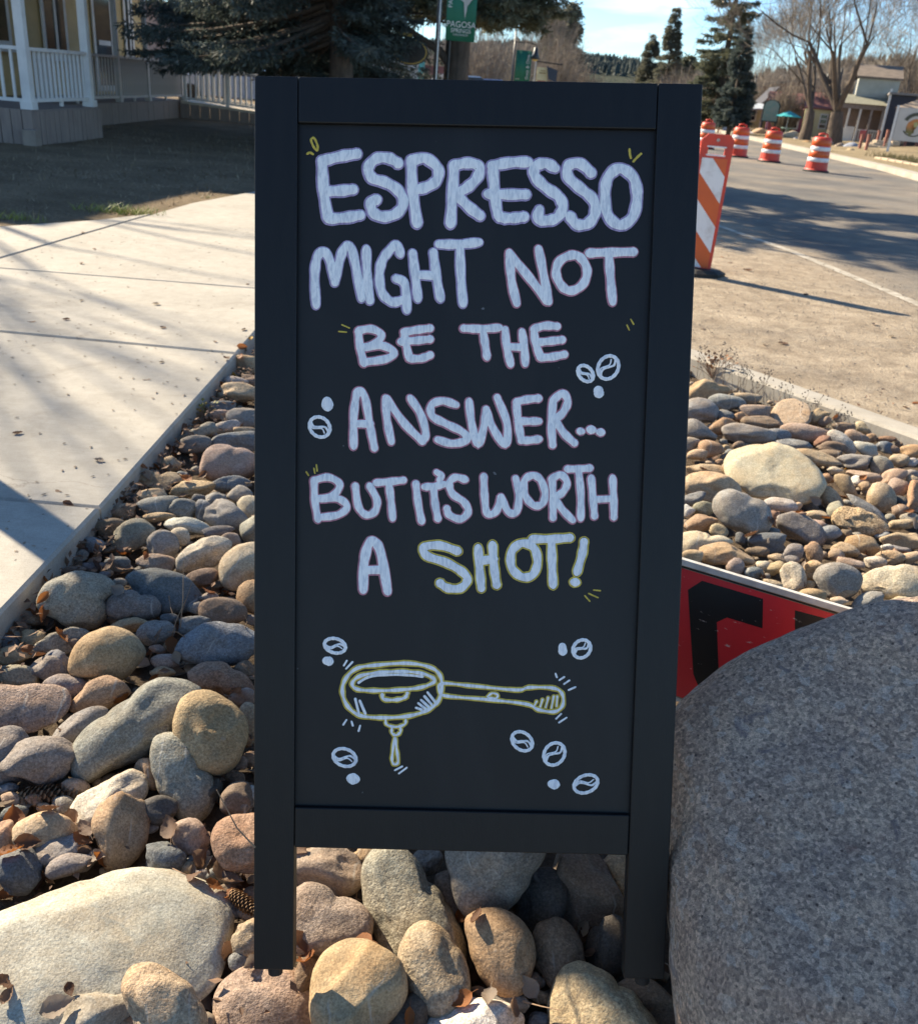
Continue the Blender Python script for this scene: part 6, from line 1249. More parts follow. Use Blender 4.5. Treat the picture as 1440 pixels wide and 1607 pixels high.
bare_tree('cottonwood_tree', T(1238, 200, 80), 14, 'pale bare tree behind the parasol and the red shop', ct, (m_bark2, m_twig2, m_dryleaf), 15, trunk_r=.24, forks=4, levels=6, spread=.55, first=.12, l1=2.6, leaves=300)
bare_tree('cottonwood_tree', T(1372, 205, 70), 13, 'bare grey tree rising behind the cottage roof', ct, (m_bark2, m_twig2, m_dryleaf), 16, trunk_r=.24, forks=4, levels=6, spread=.55, first=.12, l1=2.6)
bare_tree('cottonwood_tree', T(1185, 200, 88), 13, 'slim bare tree between the short spruce and the barn', ct, (m_bark2, m_twig2, m_dryleaf), 18, trunk_r=.2, forks=4, levels=6, spread=.45, first=.14, l1=2.6)
bare_tree('cottonwood_tree', T(842, 160, 84), 8, 'pale bare tree behind the cream notice board', ct, (m_twig2, m_twig2, m_dryleaf), 17, trunk_r=.14, forks=5, levels=6, spread=.42, first=.13, l1=2.0)
bare_tree('cottonwood_tree', T(742, 160, 70), 9, 'tall pale bare tree right of the green town banner', ct, (m_twig2, m_twig2, m_dryleaf), 19, trunk_r=.14, forks=6, levels=5, spread=.36, first=.12, l1=2.4)
fc = 'tall conifers along the street'
conifer('fir_tree', T(1118, 205, 62), 13.5, 2.25, 'tall dark fir rising out of the picture beyond the chalkboard top right corner', fc, (m_bark, m_need2), 31, z0=.8, n_br=210, per=95, blade=.17, droop=.28, trunk_r=.22, fat=.13)
conifer('fir_tree', T(1143, 205, 54), 5.2, 1.2, 'shorter dense grey green spruce right of the tall fir', fc, (m_bark, m_need), 32, z0=.6, n_br=150, per=95, blade=.13, droop=.3, trunk_r=.13, fat=.13)
conifer('fir_tree', T(1041, 150, 92), 8.9, 2.0, 'pointed sunlit fir, right one of the pair above the right end of the chalkboard', fc, (m_bark, m_need3), 33, z0=1, n_br=140, per=80, blade=.20, droop=.32, trunk_r=.18, fat=.14)
conifer('fir_tree', T(1012, 150, 96), 6.9, 2.0, 'pointed sunlit fir, left one of the pair above the right end of the chalkboard', fc, (m_bark, m_need3), 34, z0=1, n_br=140, per=80, blade=.20, droop=.32, trunk_r=.18, fat=.14)
conifer('fir_tree', T(884, 150, 108), 10.0, 2.0, 'thin topped fir right of the Shop and Dine banner, right of two', fc, (m_bark, m_need3), 35, z0=1, n_br=120, per=45, blade=.40, droop=.25, trunk_r=.2, fat=.17)
conifer('fir_tree', T(858, 150, 104), 9.3, 1.8, 'thin topped fir behind the cream notice board, left of two', fc, (m_bark, m_need3), 36, z0=1, n_br=110, per=45, blade=.40, droop=.25, trunk_r=.2, fat=.17)
conifer('fir_tree', T(1072, 150, 100), 5.6, 1.4, 'small dark fir between the pair and the tall fir', fc, (m_bark, m_need2), 37, z0=.6, n_br=90, per=40, blade=.35, droop=.25, trunk_r=.15, fat=.18)
sh = 'bare shrubs and thickets along the street'
for i, (px, Y, hh, rr, lb, m_) in enumerate(((745, 60, 5.2, 2.7, 'tall bare multi stemmed shrub below the green town banner', m_twig2), (700, 66, 4.0, 2.6, 'bare thicket right of the forked spruce trunk', m_twig2), (795, 75, 5.2, 3.2, 'bare rounded thicket left of the Shop and Dine banner', m_twig2), (868, 88, 6.4, 2.6, 'pale bare thicket in front of the two thin firs', m_twig2), (905, 92, 4.2, 2.4, 'low bare thicket right of the two thin firs', m_twig),
     (1065, 84, 4.2, 3.0, 'grey bare thicket between the fir pair and the tall fir', m_twig), (1095, 80, 4.0, 2.4, 'grey brown thicket at the foot of the tall fir', m_twig2), (1128, 70, 5.4, 1.6, 'mauve grey bare thicket between the two right conifers', m_twig), (1170, 96, 6.0, 3.4, 'bare thicket behind the brown barn', m_twig2), (1330, 70, 6.0, 3.6, 'brown bare thicket behind the pale cottage roof', m_twig), (1400, 74, 7.0, 4.2, 'dense dark bare thicket above the navy wall', m_twig), (1440, 70, 7.0, 4.0, 'dense bare thicket at the right picture edge', m_twig), (1270, 90, 6.5, 3.4, 'tan bare thicket behind the yellow house roof', m_twig2), (1215, 98, 6.5, 3.2, 'tan bare thicket between barn and cottonwood', m_twig2), (960, 120, 3.0, 3.6, 'low brown thicket above the chalkboard top rail', m_twig2), (640, 58, 3.2, 2.0, 'bare shrub behind the black oval sign', m_twig2), (1190, 84, 4.6, 2.2, 'yellowish bare shrub above the gabled house roof', m_twig2), (1232, 62, 3.2, 1.4, 'tan bare shrub left of the left cottonwood', m_twig2), (1300, 60, 4.2, 2.0, 'tawny bare shrub between the two cottonwoods', m_twig2), (1355, 60, 4.6, 2.2, 'grey bare shrub against the cottage gable', m_twig2), (1105, 66, 3.0, 1.4, 'low bare shrub beside the chalkboard top right corner', m_twig2), (1000, 100, 3.4, 2.4, 'brown bare shrub at the foot of the fir pair', m_twig2))):
    q = T(px, 175, Y); shrub('bare_shrub', (q[0], q[1], -.1), hh, rr, lb, sh, m_, 60 + i, n=260, th=.018)
# buildings and a car half hidden behind the spruces
p = OY(300, 140, 46); h = far_house('pink_building', 'pinkish tan building glimpsed through the spruce branches above the ramp', 'building', (p.x, p.y, 0), 0)
hbox('wall', plain('pinkish stucco', (.46, .31, .25), .8, (.38, .26, .21), 1), h, (-5, 0, -.3), (2.6, 6, 3.3)); hbox('roof', m_roof, h, (-5.3, -.3, 3.31), (2.9, 6.3, 3.5)); fwin(h, m_wht, -1.0, .1, 1.0, 2.2, 0); fwin(h, m_wht, -3.4, -2.3, 1.0, 2.2, 0); hbox('door', m_orwood, h, (.9, -.06, -.2), (1.7, -.004, 1.9)); hbox('column', plain('tan column', (.55, .45, .32), .8), h, (2.3, -.6, -.2), (2.65, -.3, 3.3))
p = OY(455, 140, 52); h = far_house('tan_building', 'sunlit tan shop front behind the left spruce trunk', 'building', (p.x, p.y, 0), 0)
hbox('wall', plain('tan stucco', (.58, .48, .36), .8, (.48, .39, .29), 1), h, (-3, 0, -.3), (2.6, 6, 2.6)); hbox('roof', m_redr, h, (-3.2, -.3, 2.61), (2.8, 6.3, 2.8)); fwin(h, m_wht, -1.5, -.2, .8, 1.9, 0); fwin(h, m_wht, .6, 1.9, .8, 1.9, 0)
p = OY(612, 128, 48); h = far_house('white_shop', 'white shop front with red base and teal trim behind the oval sign', 'shop', (p.x, p.y, 0), 0)
hbox('wall', plain('shop white', (.66, .64, .62), .7, (.56, .54, .52), 1), h, (-1.1, 0, .9), (1.3, 4, 2.3)); hbox('base', plain('brick red base', (.28, .09, .06), .8), h, (-1.1, .02, -.3), (1.3, 4, .89)); hbox('trim', plain('teal trim', (.12, .42, .40), .6), h, (1.31, -.05, .3), (1.6, .2, 2.4)); hbox('annex', m_redr, h, (1.62, .3, -.3), (3.3, 4, 1.9)); hbox('roof', m_roof, h, (-1.3, -.2, 2.31), (1.8, 4.2, 2.5))
# parked car, hood just over the chalkboard edge
def parked_car(loc, yaw, mat, label):
    r = empty('parked_car', loc, yaw); tag(r, label, 'car', 'cars parked along the street')
    prof = [(-2.1, .35), (-2.15, .75), (-1.9, .88), (-1.35, .95), (-.85, 1.38), (.55, 1.42), (1.25, .98), (2.0, .86), (2.15, .62), (2.12, .35)]; n = len(prof); b = MB()
    rows = [(-.82, 1, 0), (-.74, .985, .0), (.74, .985, .0), (.82, 1, 0)]; vs = []
    for y, k, _ in ((-.84, .96, 0), (-.66, 1, 0), (.66, 1, 0), (.84, .96, 0)): vs += [(x, y * (.86 if z > 1.1 else 1), .35 + (z - .35) * k) for x, z in prof]
    fs = [tuple(range(n)), tuple(range(4 * n - 1, 3 * n - 1, -1))] + [(a * n + i, (a + 1) * n + i, (a + 1) * n + (i + 1) % n, a * n + (i + 1) % n) for a in range(3) for i in range(n)]
    b.add(vs, fs); b.build('body', mat, r, smooth=False)
    for s_ in (-1, 1): b = MB(); b.add([(-.78, s_ * .76, 1.32), (.5, s_ * .76, 1.35), (1.05, s_ * .832, 1.0), (-1.15, s_ * .832, .99)], [(0, 1, 2, 3)]); b.build('side_window', m_glass, r)
    for x in (-1.35, 1.35):
        for s_ in (-1, 1): b = MB(); b.lathe([(0, -.1), (.33, -.1), (.34, 0), (.33, .1), (0, .1)], 16); b.v = [(q[0] + x, q[2] + s_ * .78, q[1] + .33) for q in b.v]; b.build('wheel', m_rub, r, smooth=False)
    return r
m_car1 = plain('dark grey car paint', (.06, .06, .065), .25); m_car2 = plain('dark blue car paint', (.03, .035, .09), .2); m_car3 = plain('silver blue car paint', (.35, .42, .55), .3)
p = OY(722, 140, 44); parked_car((p.x, p.y, .15), .9, m_car1, 'dark grey car roof rounded above the chalkboard edge behind the lamp post')
p = OY(765, 140, 52); parked_car((p.x, p.y, .15), .2, m_car2, 'dark blue car just above the chalkboard edge below the bare shrub')
p = OY(372, 150, 33); parked_car((p.x, p.y, -.1), .1, m_car3, 'silver blue car behind the ramp railing')
# wooded ridge: rolling terrain with a canopy of small firs on it
def hill(name, pts, depth, z_of, mat): pass
def ridge(x0, x1, y0, y1, crest, n=70, m=14):
    b = MB()
    for j in range(m + 1):
        t = j / m
        for i in range(n + 1):
            x = x0 + (x1 - x0) * i / n; y = y0 + (y1 - y0) * t; b.v.append((x, y, -2 + (crest(x) + 2) * math.sin(min(1, t * 1.25) * math.pi / 2)))
    for j in range(m):
        for i in range(n): b.f.append((j * (n + 1) + i, j * (n + 1) + i + 1, (j + 1) * (n + 1) + i + 1, (j + 1) * (n + 1) + i)); b.mi.append(0)
    return b
M_FOREST = ground_material('forest floor', (0.035, 0.045, 0.035), (0.07, 0.078, 0.055), .05, 2, .2); M_SCRUB = ground_material('scrub hillside', (0.16, 0.125, 0.085), (0.24, 0.19, 0.13), .05, 2, .2)
crest1 = lambda x: 19.5 + 2.2 * math.sin(x * .045 + 1) + 1.2 * math.sin(x * .11) - max(0, x - 75) * .10
tag(ridge(-260, 330, 420, 640, crest1).build('hills', M_FOREST, smooth=True), kind='structure')
crest2 = lambda x: -1 + 17.0 / (1 + math.exp(-(x - 72) / 10)) + 1.0 * math.sin(x * .12)
tag(ridge(20, 330, 190, 320, crest2).build('hills', M_SCRUB, smooth=True), kind='structure')
def far_wood(name, label, x0, x1, y0, y1, crest, n, hmin, hmax, mat, seed, lo=.35):
    rs = np.random.RandomState(seed); b = MB()
    for i in range(n):
        t = rs.uniform(lo, 1.0); x = rs.uniform(x0, x1); y = y0 + (y1 - y0) * t; z = -2 + (crest(x) + 2) * math.sin(min(1, t * 1.25) * math.pi / 2) - .5; hh = rs.uniform(hmin, hmax); w = hh * rs.uniform(.18, .32)
        for k in range(3):
            z0_, z1_, r = z + hh * (.05 + .25 * k), z + hh * (.5 + .25 * k), w * (1 - .28 * k); a0 = rs.uniform(0, 6.28); b.add([(x + r * math.cos(a0 + j * 1.257) * rs.uniform(.7, 1.2), y + r * math.sin(a0 + j * 1.257) * rs.uniform(.7, 1.2), z0_ + rs.uniform(-.3, .3)) for j in range(5)] + [(x + rs.normal(0, .1), y, z1_)], [(j, (j + 1) % 5, 5) for j in range(5)])
    return tag(b.build(name, mat), label, 'forest', kind='stuff')
far_wood('far_wood', 'fir forest tinted with painted blue haze covering the far ridge above the chalkboard', -120, 220, 420, 640, crest1, 5200, 3.5, 6.5, foliage_material('haze tinted forest', (0.055, 0.078, 0.075), (0.085, 0.105, 0.09)), 71)  # bluish cast in the needle colour stands in for distance haze
far_wood('far_wood', 'brown scrub and dark pines on the hillside behind the cottonwoods', 50, 330, 190, 320, crest2, 4200, 1.2, 3.4, foliage_material('brown scrub', (0.10, 0.09, 0.06), (0.20, 0.155, 0.10)), 72, .2)

# ------------------------------------------------------------------ litter: leaves, cones, twigs, weeds, grass, grit
bpy.context.view_layer.update()
DG = bpy.context.evaluated_depsgraph_get()
def hit(px, py):
    v = Vector(ray(px, py)).normalized(); ok, loc, nor, _, ob, _ = S.ray_cast(DG, Vector(CAM), v); return (loc, nor, ob) if ok else (None, None, None)
def leaf_mesh(seed, long=1.0):
    rs = random.Random(seed); n, m = 12, 6; V = []; Fc = []; curl = rs.uniform(.5, 1.6); cup = rs.uniform(-.5, .9); tw = rs.uniform(-.8, .8)
    for i in range(n + 1):
        t = i / n; w = (math.sin(math.pi * t ** .75) ** 1.05) * .34 / long + .008; ser = 1 + .035 * (-1) ** i
        for j in range(m + 1):
            s_ = (j / m - .5) * 2; x = t - .5; y = s_ * w * (ser if abs(s_) == 1 else 1); z = curl * .32 * (x * x) + cup * w * .9 * s_ * s_ * (.4 + t) + tw * y * x * .8 + .028 * math.sin(t * 30 - abs(s_) * 4) * abs(s_) + .05 * rs.uniform(-.5, .5) * abs(s_) - .012 * (1 - abs(s_))
            V.append((x, y, z))
    for i in range(n):
        for j in range(m): a = i * (m + 1) + j; Fc.append((a, a + 1, a + m + 2, a + m + 1))
    b = len(V)
    for k in range(5): t = k / 4; V += [(-.5 - .28 * t, -.008 + .04 * t * t, curl * .08 + .03 * t), (-.5 - .28 * t, .008 + .04 * t * t, curl * .08 + .03 * t)]
    for k in range(4): Fc.append((b + 2 * k, b + 2 * k + 1, b + 2 * k + 3, b + 2 * k + 2))
    return V, Fc
m_leafb = leaf_material('dry brown leaf', [(.10, .045, .022), (.17, .085, .045), (.24, .15, .095), (.30, .21, .15)])
m_leafo = leaf_material('rusty leaf', [(.22, .075, .02), (.32, .12, .03), (.26, .10, .035)])
m_leafy = leaf_material('yellow leaf', [(.50, .30, .04), (.45, .22, .03)]); m_leafp = leaf_material('bleached leaf', [(.44, .36, .27), (.36, .29, .22), (.30, .24, .19)])
LM = []
for k in range(7): V, Fc = leaf_mesh(k, 1.0 + .18 * (k % 3)); LM.append((V, Fc))
LMESH = {}
def leaf_me(k, mat):
    if (k, mat.name) not in LMESH:
        me = bpy.data.meshes.new('leaf'); me.from_pydata(LM[k][0], [], LM[k][1]); me.materials.append(mat); me.polygons.foreach_set('use_smooth', [True] * len(me.polygons)); LMESH[k, mat.name] = me
    return LMESH[k, mat.name]
used_leaf = {}
LAND += [('the lower sidewalk joint', 80, 785), ('the middle sidewalk joint', 190, 535), ('the upper sidewalk joint', 200, 435), ('the diagonal sidewalk joint', 120, 370), ('the road edge line', 1340, 430), ('the barricade base', 1115, 428), ('the gutter', 1330, 600), ('the signpost shadow on the sidewalk', 60, 790)]
lrs = random.Random(77); LEAFN = {'dry brown leaf': 'brown curled dry leaf', 'rusty leaf': 'rusty orange dry leaf', 'yellow leaf': 'bright yellow leaf', 'bleached leaf': 'pale bleached dry leaf'}
def leaf(px, py, size_px, mat, where=None, tilt=.6, az=None, lift=.25, own=None):
    loc, nor, ob = hit(px, py)
    if loc is None or (ob and ob.name.startswith(('writing', 'stile', 'rail', 'leaf'))): return
    k = (loc - Vector(CAM)).dot(Vector(FW)); sz = size_px * k / F; o = link('leaf', leaf_me(lrs.randrange(7), mat), None, tuple(loc + nor * (sz * lift * .5) + Vector((0, 0, sz * .05)))); o.scale = (sz, sz, sz)
    up = (nor * .6 + Vector((lrs.gauss(0, tilt * .8), lrs.gauss(0, tilt * .8), .6))).normalized(); q = up.to_track_quat('Z', 'Y'); o.rotation_euler = (q.to_matrix() @ Matrix.Rotation(lrs.uniform(0, 6.28) if az is None else az, 3, 'Z')).to_euler()
    if where is None: where = 'among the cobbles left of the chalkboard' if px < 400 else 'among the cobbles in the right bed' if px > 1062 else 'between the cobbles under the chalkboard'
    if not own: own = own or beside(px, py, LEAFN[mat.name] if size_px < 30 else 'big ' + LEAFN[mat.name], used_leaf)
    own = own or f"{LEAFN[mat.name]} lying {where}"; used_leaf[own] = 1
    tag(o, own, 'leaf', 'fallen leaves'); return o
B_, O_, Y_, P__ = m_leafb, m_leafo, m_leafy, m_leafp
for px, py, sz, m_, own in ((22, 1285, 46, O_, 'rusty orange leaf below the pine cone at the left edge'), (8, 1262, 30, P__, None), (45, 1262, 34, P__, 'bleached curled leaf just right of the left edge above the rusty leaf'), (75, 1275, 34, B_, None), (117, 1288, 34, B_, 'brown folded leaf between the tan and the grey cobbles right of the pine cone'), (15, 1345, 46, O_, None), (15, 1412, 40, O_, 'rusty leaf at the left edge on top of the big slab'), (42, 1330, 40, B_, None),
    (128, 1318, 34, O_, 'golden rusty leaf leaning on the rough ochre cobble'), (132, 1340, 38, B_, None), (66, 1388, 40, B_, 'dry leaf on the upper rim of the big cream slab'), (272, 1300, 44, B_, 'tall crumpled leaf standing beside the pinkish cobble left of the stile'), (262, 1312, 26, O_, None), (315, 1345, 46, B_, None), (322, 1362, 36, P__, None), (300, 1380, 40, B_, None), (345, 1370, 40, B_, None), (378, 1398, 46, B_, 'crumpled brown leaf beside the lower pine cone'), (385, 1385, 34, B_, None), (335, 1395, 34, O_, None), (300, 1368, 24, P__, None),
    (355, 1500, 44, B_, 'brown leaf standing at the right rim of the big slab'), (325, 1572, 46, B_, 'large brown leaf leaning right of the speckled tan cobble'), (90, 1585, 52, P__, 'veined pale leaf at the foot of the big slab'), (110, 1555, 24, B_, None), (5, 1545, 40, B_, 'dark brown leaf at the bottom left edge'), (12, 1565, 30, B_, None), (472, 1480, 38, B_, 'brown crumpled leaf right of the left leg'), (480, 1510, 44, O_, 'curled brown leaf hanging beside the round ochre cobble'), (565, 1472, 40, O_, 'orange leaf behind the round ochre cobble'), (745, 1535, 34, B_, None), (752, 1560, 30, B_, None), (800, 1583, 36, B_, None), (640, 1600, 34, O_, 'small rusty leaf at the bottom edge under the chalkboard'), (722, 1440, 30, O_, None), (930, 1500, 30, B_, None),
    (190, 1100, 42, O_, 'bright rusty leaf on the orange cobble left of the long grey cobble'), (205, 1092, 22, B_, None), (222, 1052, 42, P__, 'bleached leaf curled right of the blue patched cobble'), (245, 1063, 26, O_, 'small rust red leaf above the long grey cobble'), (268, 1015, 32, O_, None), (240, 1028, 28, O_, None), (280, 1055, 20, B_, None), (372, 1088, 28, O_, 'orange pointed leaf tucked behind the round ochre cobble'), (200, 1075, 36, P__, None), (340, 930, 34, B_, None), (355, 932, 26, P__, None), (328, 930, 24, O_, None), (232, 1002, 18, P__, None),
    (37, 968, 34, P__, None), (66, 985, 40, B_, None), (72, 962, 30, O_, None), (85, 985, 30, B_, None), (57, 965, 24, O_, None), (95, 1000, 30, O_, None), (70, 940, 26, O_, None), (68, 912, 22, O_, None), (55, 960, 24, P__, None), (25, 1000, 26, P__, None), (40, 1020, 24, O_, None),
    (120, 880, 30, P__, None), (138, 880, 30, B_, None), (150, 890, 26, B_, None), (190, 868, 38, O_, 'long rusty leaf below the greenish cobble near the sidewalk corner'), (165, 850, 16, Y_, 'small golden leaf beside the greenish cobble near the sidewalk corner'), (218, 865, 28, P__, None), (210, 880, 26, B_, None), (196, 892, 30, B_, None), (175, 885, 24, B_, None), (228, 875, 18, O_, None),
    (225, 762, 22, O_, None), (232, 748, 18, P__, None), (210, 770, 24, B_, None), (200, 778, 20, P__, None), (212, 788, 22, O_, None), (190, 785, 22, B_, None), (260, 705, 22, B_, None), (272, 708, 20, O_, None), (250, 718, 24, B_, None), (243, 735, 22, O_, None), (303, 722, 18, O_, None), (292, 755, 22, O_, None), (320, 745, 18, B_, None), (285, 680, 16, B_, None), (280, 695, 20, B_, None), (340, 620, 14, Y_, 'golden leaf lying on the sidewalk rim above the green weed'), (364, 589, 16, Y_, 'bright yellow leaf at the upper sidewalk edge'), (392, 532, 14, Y_, 'amber leaf touching the chalkboard at the sidewalk edge'), (345, 604, 14, O_, None), (330, 630, 16, B_, None), (385, 638, 14, O_, None), (350, 655, 18, P__, None), (310, 672, 14, B_, None), (378, 560, 14, O_, None),
    (1209, 820, 22, B_, None), (1216, 826, 16, O_, None), (1253, 806, 14, O_, None), (1294, 813, 16, O_, 'orange leaf chip left of the pitted conglomerate'), (1330, 737, 18, Y_, 'orange yellow leaf in the upper middle of the right bed'), (1353, 752, 16, O_, None), (1425, 805, 16, O_, None), (1432, 822, 20, P__, None), (1358, 870, 20, O_, None), (1261, 885, 18, O_, None), (1115, 582, 24, O_, 'rusty dry tuft leaf at the kerb beside the chalkboard'), (1195, 905, 18, B_, None), (1262, 888, 14, P__, None), (1205, 848, 12, P__, None), (1088, 730, 14, B_, None), (1102, 737, 14, B_, None)):
    leaf(px, py, sz, m_, own=own)
for q in range(80):                                  # more of them in the dark gaps
    for _ in range(40):
        w = RND.choice((LEFT_W, LEFT_W, MID_W, RIGHT_W)); xs = [p[0] for p in w]; ys = [p[1] for p in w]; x, y = RND.uniform(min(xs), max(xs)), RND.uniform(min(ys), max(ys))
        if inside(w, x, y) and gap(x, y, 3): leaf(x, y, RND.uniform(14, 22) + max(0, y - 700) / 40, RND.choice((B_, B_, O_, P__))); break
for px, py, sz, m_, own in ((28, 681, 20, B_, 'dark curled leaf on the lower left sidewalk slab'), (104, 502, 16, B_, 'dark brown leaf on the sidewalk, right one of a pair'), (50, 505, 16, B_, 'dark brown leaf on the sidewalk, left one of a pair'), (128, 472, 12, P__, None), (130, 365, 14, B_, 'small brown leaf on the diagonal sidewalk joint'), (155, 724, 24, P__, 'pale leaf on the sidewalk near the stone bed'), (92, 771, 16, B_, None), (108, 793, 26, B_, 'brown leaf lying in the lower sidewalk joint'), (230, 596, 16, P__, 'pale leaf in the middle of the sidewalk'), (256, 515, 14, B_, None), (245, 478, 16, P__, None), (254, 569, 14, P__, None), (148, 391, 8, O_, None), (128, 414, 12, B_, None), (270, 634, 9, P__, None), (383, 518, 16, P__, None), (338, 537, 12, B_, None), (388, 446, 10, B_, None),
    (1372, 510, 18, P__, 'tan leaf scrap on the dusty shoulder, rightmost'), (1228, 540, 22, B_, 'dark brown leaf on the dusty shoulder above the kerb'), (1103, 516, 18, P__, 'pale leaf on the shoulder close to the chalkboard'), (1172, 425, 18, B_, 'brown leaf right of the barricade base'), (1264, 463, 14, B_, None), (1398, 529, 18, P__, None), (1200, 542, 14, P__, None), (1435, 633, 20, O_, 'rusty leaf in the gutter at the right edge'), (1145, 412, 10, B_, None), (1133, 403, 8, O_, None), (1420, 640, 12, B_, None)):
    leaf(px, py, sz * .8, m_, where='on the sidewalk concrete' if px < 400 else 'on the dusty road shoulder', tilt=.12, lift=.05, own=own)
# pine cones
def pine_cone(px, py, ln_px, az, label):
    loc, nor, ob = hit(px, py); k = (loc - Vector(CAM)).dot(Vector(FW)); ln = ln_px * k / F; loc = loc + (Vector(CAM) - loc).normalized() * ln * .16; r = empty('pine_cone', tuple(loc + Vector((0, 0, ln * .10)))); r.rotation_euler = (0, math.radians(90), az); tag(r, label, 'pine cone', 'pine cones among the cobbles')
    b = MB(); b.lathe([(0, -ln / 2), (ln * .10, -ln * .42), (ln * .125, -.1 * ln), (ln * .09, .25 * ln), (.0, .5 * ln)], 10); b.build('core', plain('cone core', (.09, .055, .03), .9), r)
    b = MB(); n = 130
    for i in range(n):
        t = i / n; a = i * 2.39996; z = -ln / 2 + ln * t * .97; rad = ln * (.05 + .115 * math.sin(math.pi * min(1, t * .9 + .12)) ** .8); o = Vector((math.cos(a), math.sin(a), 0)); sd = Vector((-o.y, o.x, 0)); w = ln * .047; p = o * rad * .7 + Vector((0, 0, z)); q = o * (rad * 1.18) + Vector((0, 0, z + ln * .055))
        b.add([p - sd * w, p + sd * w, q + sd * w * .75, q + o * ln * .012 + Vector((0, 0, ln * .012)), q - sd * w * .75, q - o * ln * .01 + Vector((0, 0, -ln * .02))], [(0, 1, 2, 3), (0, 3, 4), (1, 0, 5), (1, 5, 2), (0, 4, 5), (5, 4, 3), (5, 3, 2)])
    tag(b.build('scales', plain('cone scales', (.36, .22, .11), .75, (.16, .085, .04), 60), r), kind='stuff')
pine_cone(82, 1258, 98, math.radians(10), 'long brown pine cone lying among the cobbles at the left edge')
pine_cone(383, 1422, 66, math.radians(-35), 'pine cone half hidden behind the left leg of the chalkboard')
# dry stems and twigs
def stems(name, specs, rad, mat, label, kind='stuff'):
    b = MB()
    for pts in specs: b.tube(pts, [rad * (1 - .6 * i / (len(pts) - 1)) for i in range(len(pts))], 4)
    return tag(b.build(name, mat), label, 'dry grass', kind=kind)
m_straw = plain('straw', (.36, .24, .15), .8, (.25, .155, .09), 8)
def stem_px(a, mid, c, up=0.0):
    l0, n0, _ = hit(*a)
    k = (l0 - Vector(CAM)).dot(Vector(FW)); f = lambda q, dk: Vector(CAM + ray(*q) * (k - dk)); return [l0, f(mid, .02 + up), f(c, .04 + up)]
sp_ = [((277, 990), (284, 965), (301, 915)), ((283, 985), (287, 940), (288, 880)), ((270, 1000), (276, 975), (292, 940)), ((243, 1000), (250, 990), (255, 984)), ((290, 1000), (278, 992), (262, 992)), ((265, 935), (268, 955), (275, 975)), ((232, 1040), (242, 1015), (253, 987)), ((236, 1030), (246, 1008), (248, 1003)), ((385, 985), (388, 975), (383, 965)), ((400, 1330), (372, 1300), (340, 1240)), ((268, 1362), (285, 1370), (330, 1388)), ((340, 1260), (347, 1235), (346, 1225)), ((355, 775), (352, 765), (350, 758)), ((820, 1572), (850, 1580), (880, 1586)), ((540, 1345), (560, 1400), (558, 1420)), ((1382, 870), (1386, 850), (1381, 845))]
stems('dry_stems', [stem_px(*q) for q in sp_], .0016, m_straw, 'thin straw coloured dry stems and twigs between the cobbles')
# green weed by the sidewalk edge
def weed(px, py, h, label, mat, n=46, w=.5):
    loc, nor, ob = hit(px, py); rs = random.Random(int(px)); r = empty('weed', tuple(loc)); tag(r, label, 'weed'); b = MB(); st = MB()
    for i in range(n):
        d = Vector((rs.gauss(0, w), rs.gauss(0, w), rs.uniform(.25, 1.0))) * h; st.tube([Vector((0, 0, -.02)), d * .6, d], h * .015, 3, cap=False); sd = d.cross(Vector((0, 0, 1))).normalized() * h * .11; t = d.normalized() * h * .22
        b.add([d, d + t * .5 + sd, d + t, d + t * .5 - sd], [(0, 1, 2, 3)])
    st.build('stems', m_straw, r); b.build('leaves', mat, r)
weed(310, 662, .075, 'little green and yellow weed growing at the sidewalk edge', plain('weed leaf', (.20, .24, .035), .6, (.30, .20, .05), 30))
weed(1118, 588, .10, 'rusty dried weed tuft at the kerb beside the chalkboard', plain('rusty weed', (.34, .15, .05), .7, (.22, .10, .04), 30))
# dry seed heads along the kerb
b = MB(); rs = random.Random(15)
for i in range(58):
    t = rs.random() ** 1.3; base = Vector((1.24 + .52 * t + rs.gauss(0, .03) - .05, 4.72 - .72 * t + rs.gauss(0, .04) - .07, -.13)); hh = rs.uniform(.09, .2) * (1.15 - .7 * t); tip = base + Vector((rs.gauss(0, .03), rs.gauss(0, .03), hh)); b.tube([base, base.lerp(tip, .5) + Vector((rs.gauss(0, .008), 0, 0)), tip], [.0016, .0013, .001], 3, cap=False)
    for _ in range(4): q = tip + Vector((rs.gauss(0, .010), rs.gauss(0, .010), rs.gauss(0, .014))); b.add([q, q + Vector((.0045, 0, .003)), q + Vector((0, .002, .008)), q + Vector((-.004, 0, .003))], [(0, 1, 2, 3)])
tag(b.build('dry_weeds', plain('grey dry weed', (.26, .20, .14), .85, (.16, .12, .09), 20)), 'thin dry seed heads standing against the kerb face', 'dry grass', kind='stuff')
# grass at the yard edge and dead grass in the yard
def grass_tuft(px, py, n, h, spread, label, mat):
    loc, nor, ob = hit(px, py); rs = random.Random(int(px) + 5); b = MB()
    for i in range(n):
        p = Vector((rs.gauss(0, spread), rs.gauss(0, spread * .35), -.02)); d = Vector((rs.gauss(0, .5), rs.gauss(0, .5), rs.uniform(.5, 1.1))) * h; sd = Vector((rs.gauss(0, 1), rs.gauss(0, 1), 0)).normalized() * h * .03; m_ = p + d * .55; e = p + d + Vector((d.x * .4, d.y * .4, -h * .1))
        b.add([p - sd, p + sd, m_ + sd * .8, m_ - sd * .8, e], [(0, 1, 2, 3), (3, 2, 4)])
    o = b.build('grass_tuft', mat); o.location = loc; tag(o, label, 'grass', 'green grass tufts at the yard edge'); return o
m_grass = plain('green grass blades', (.20, .26, .035), .6, (.34, .32, .08), 14)
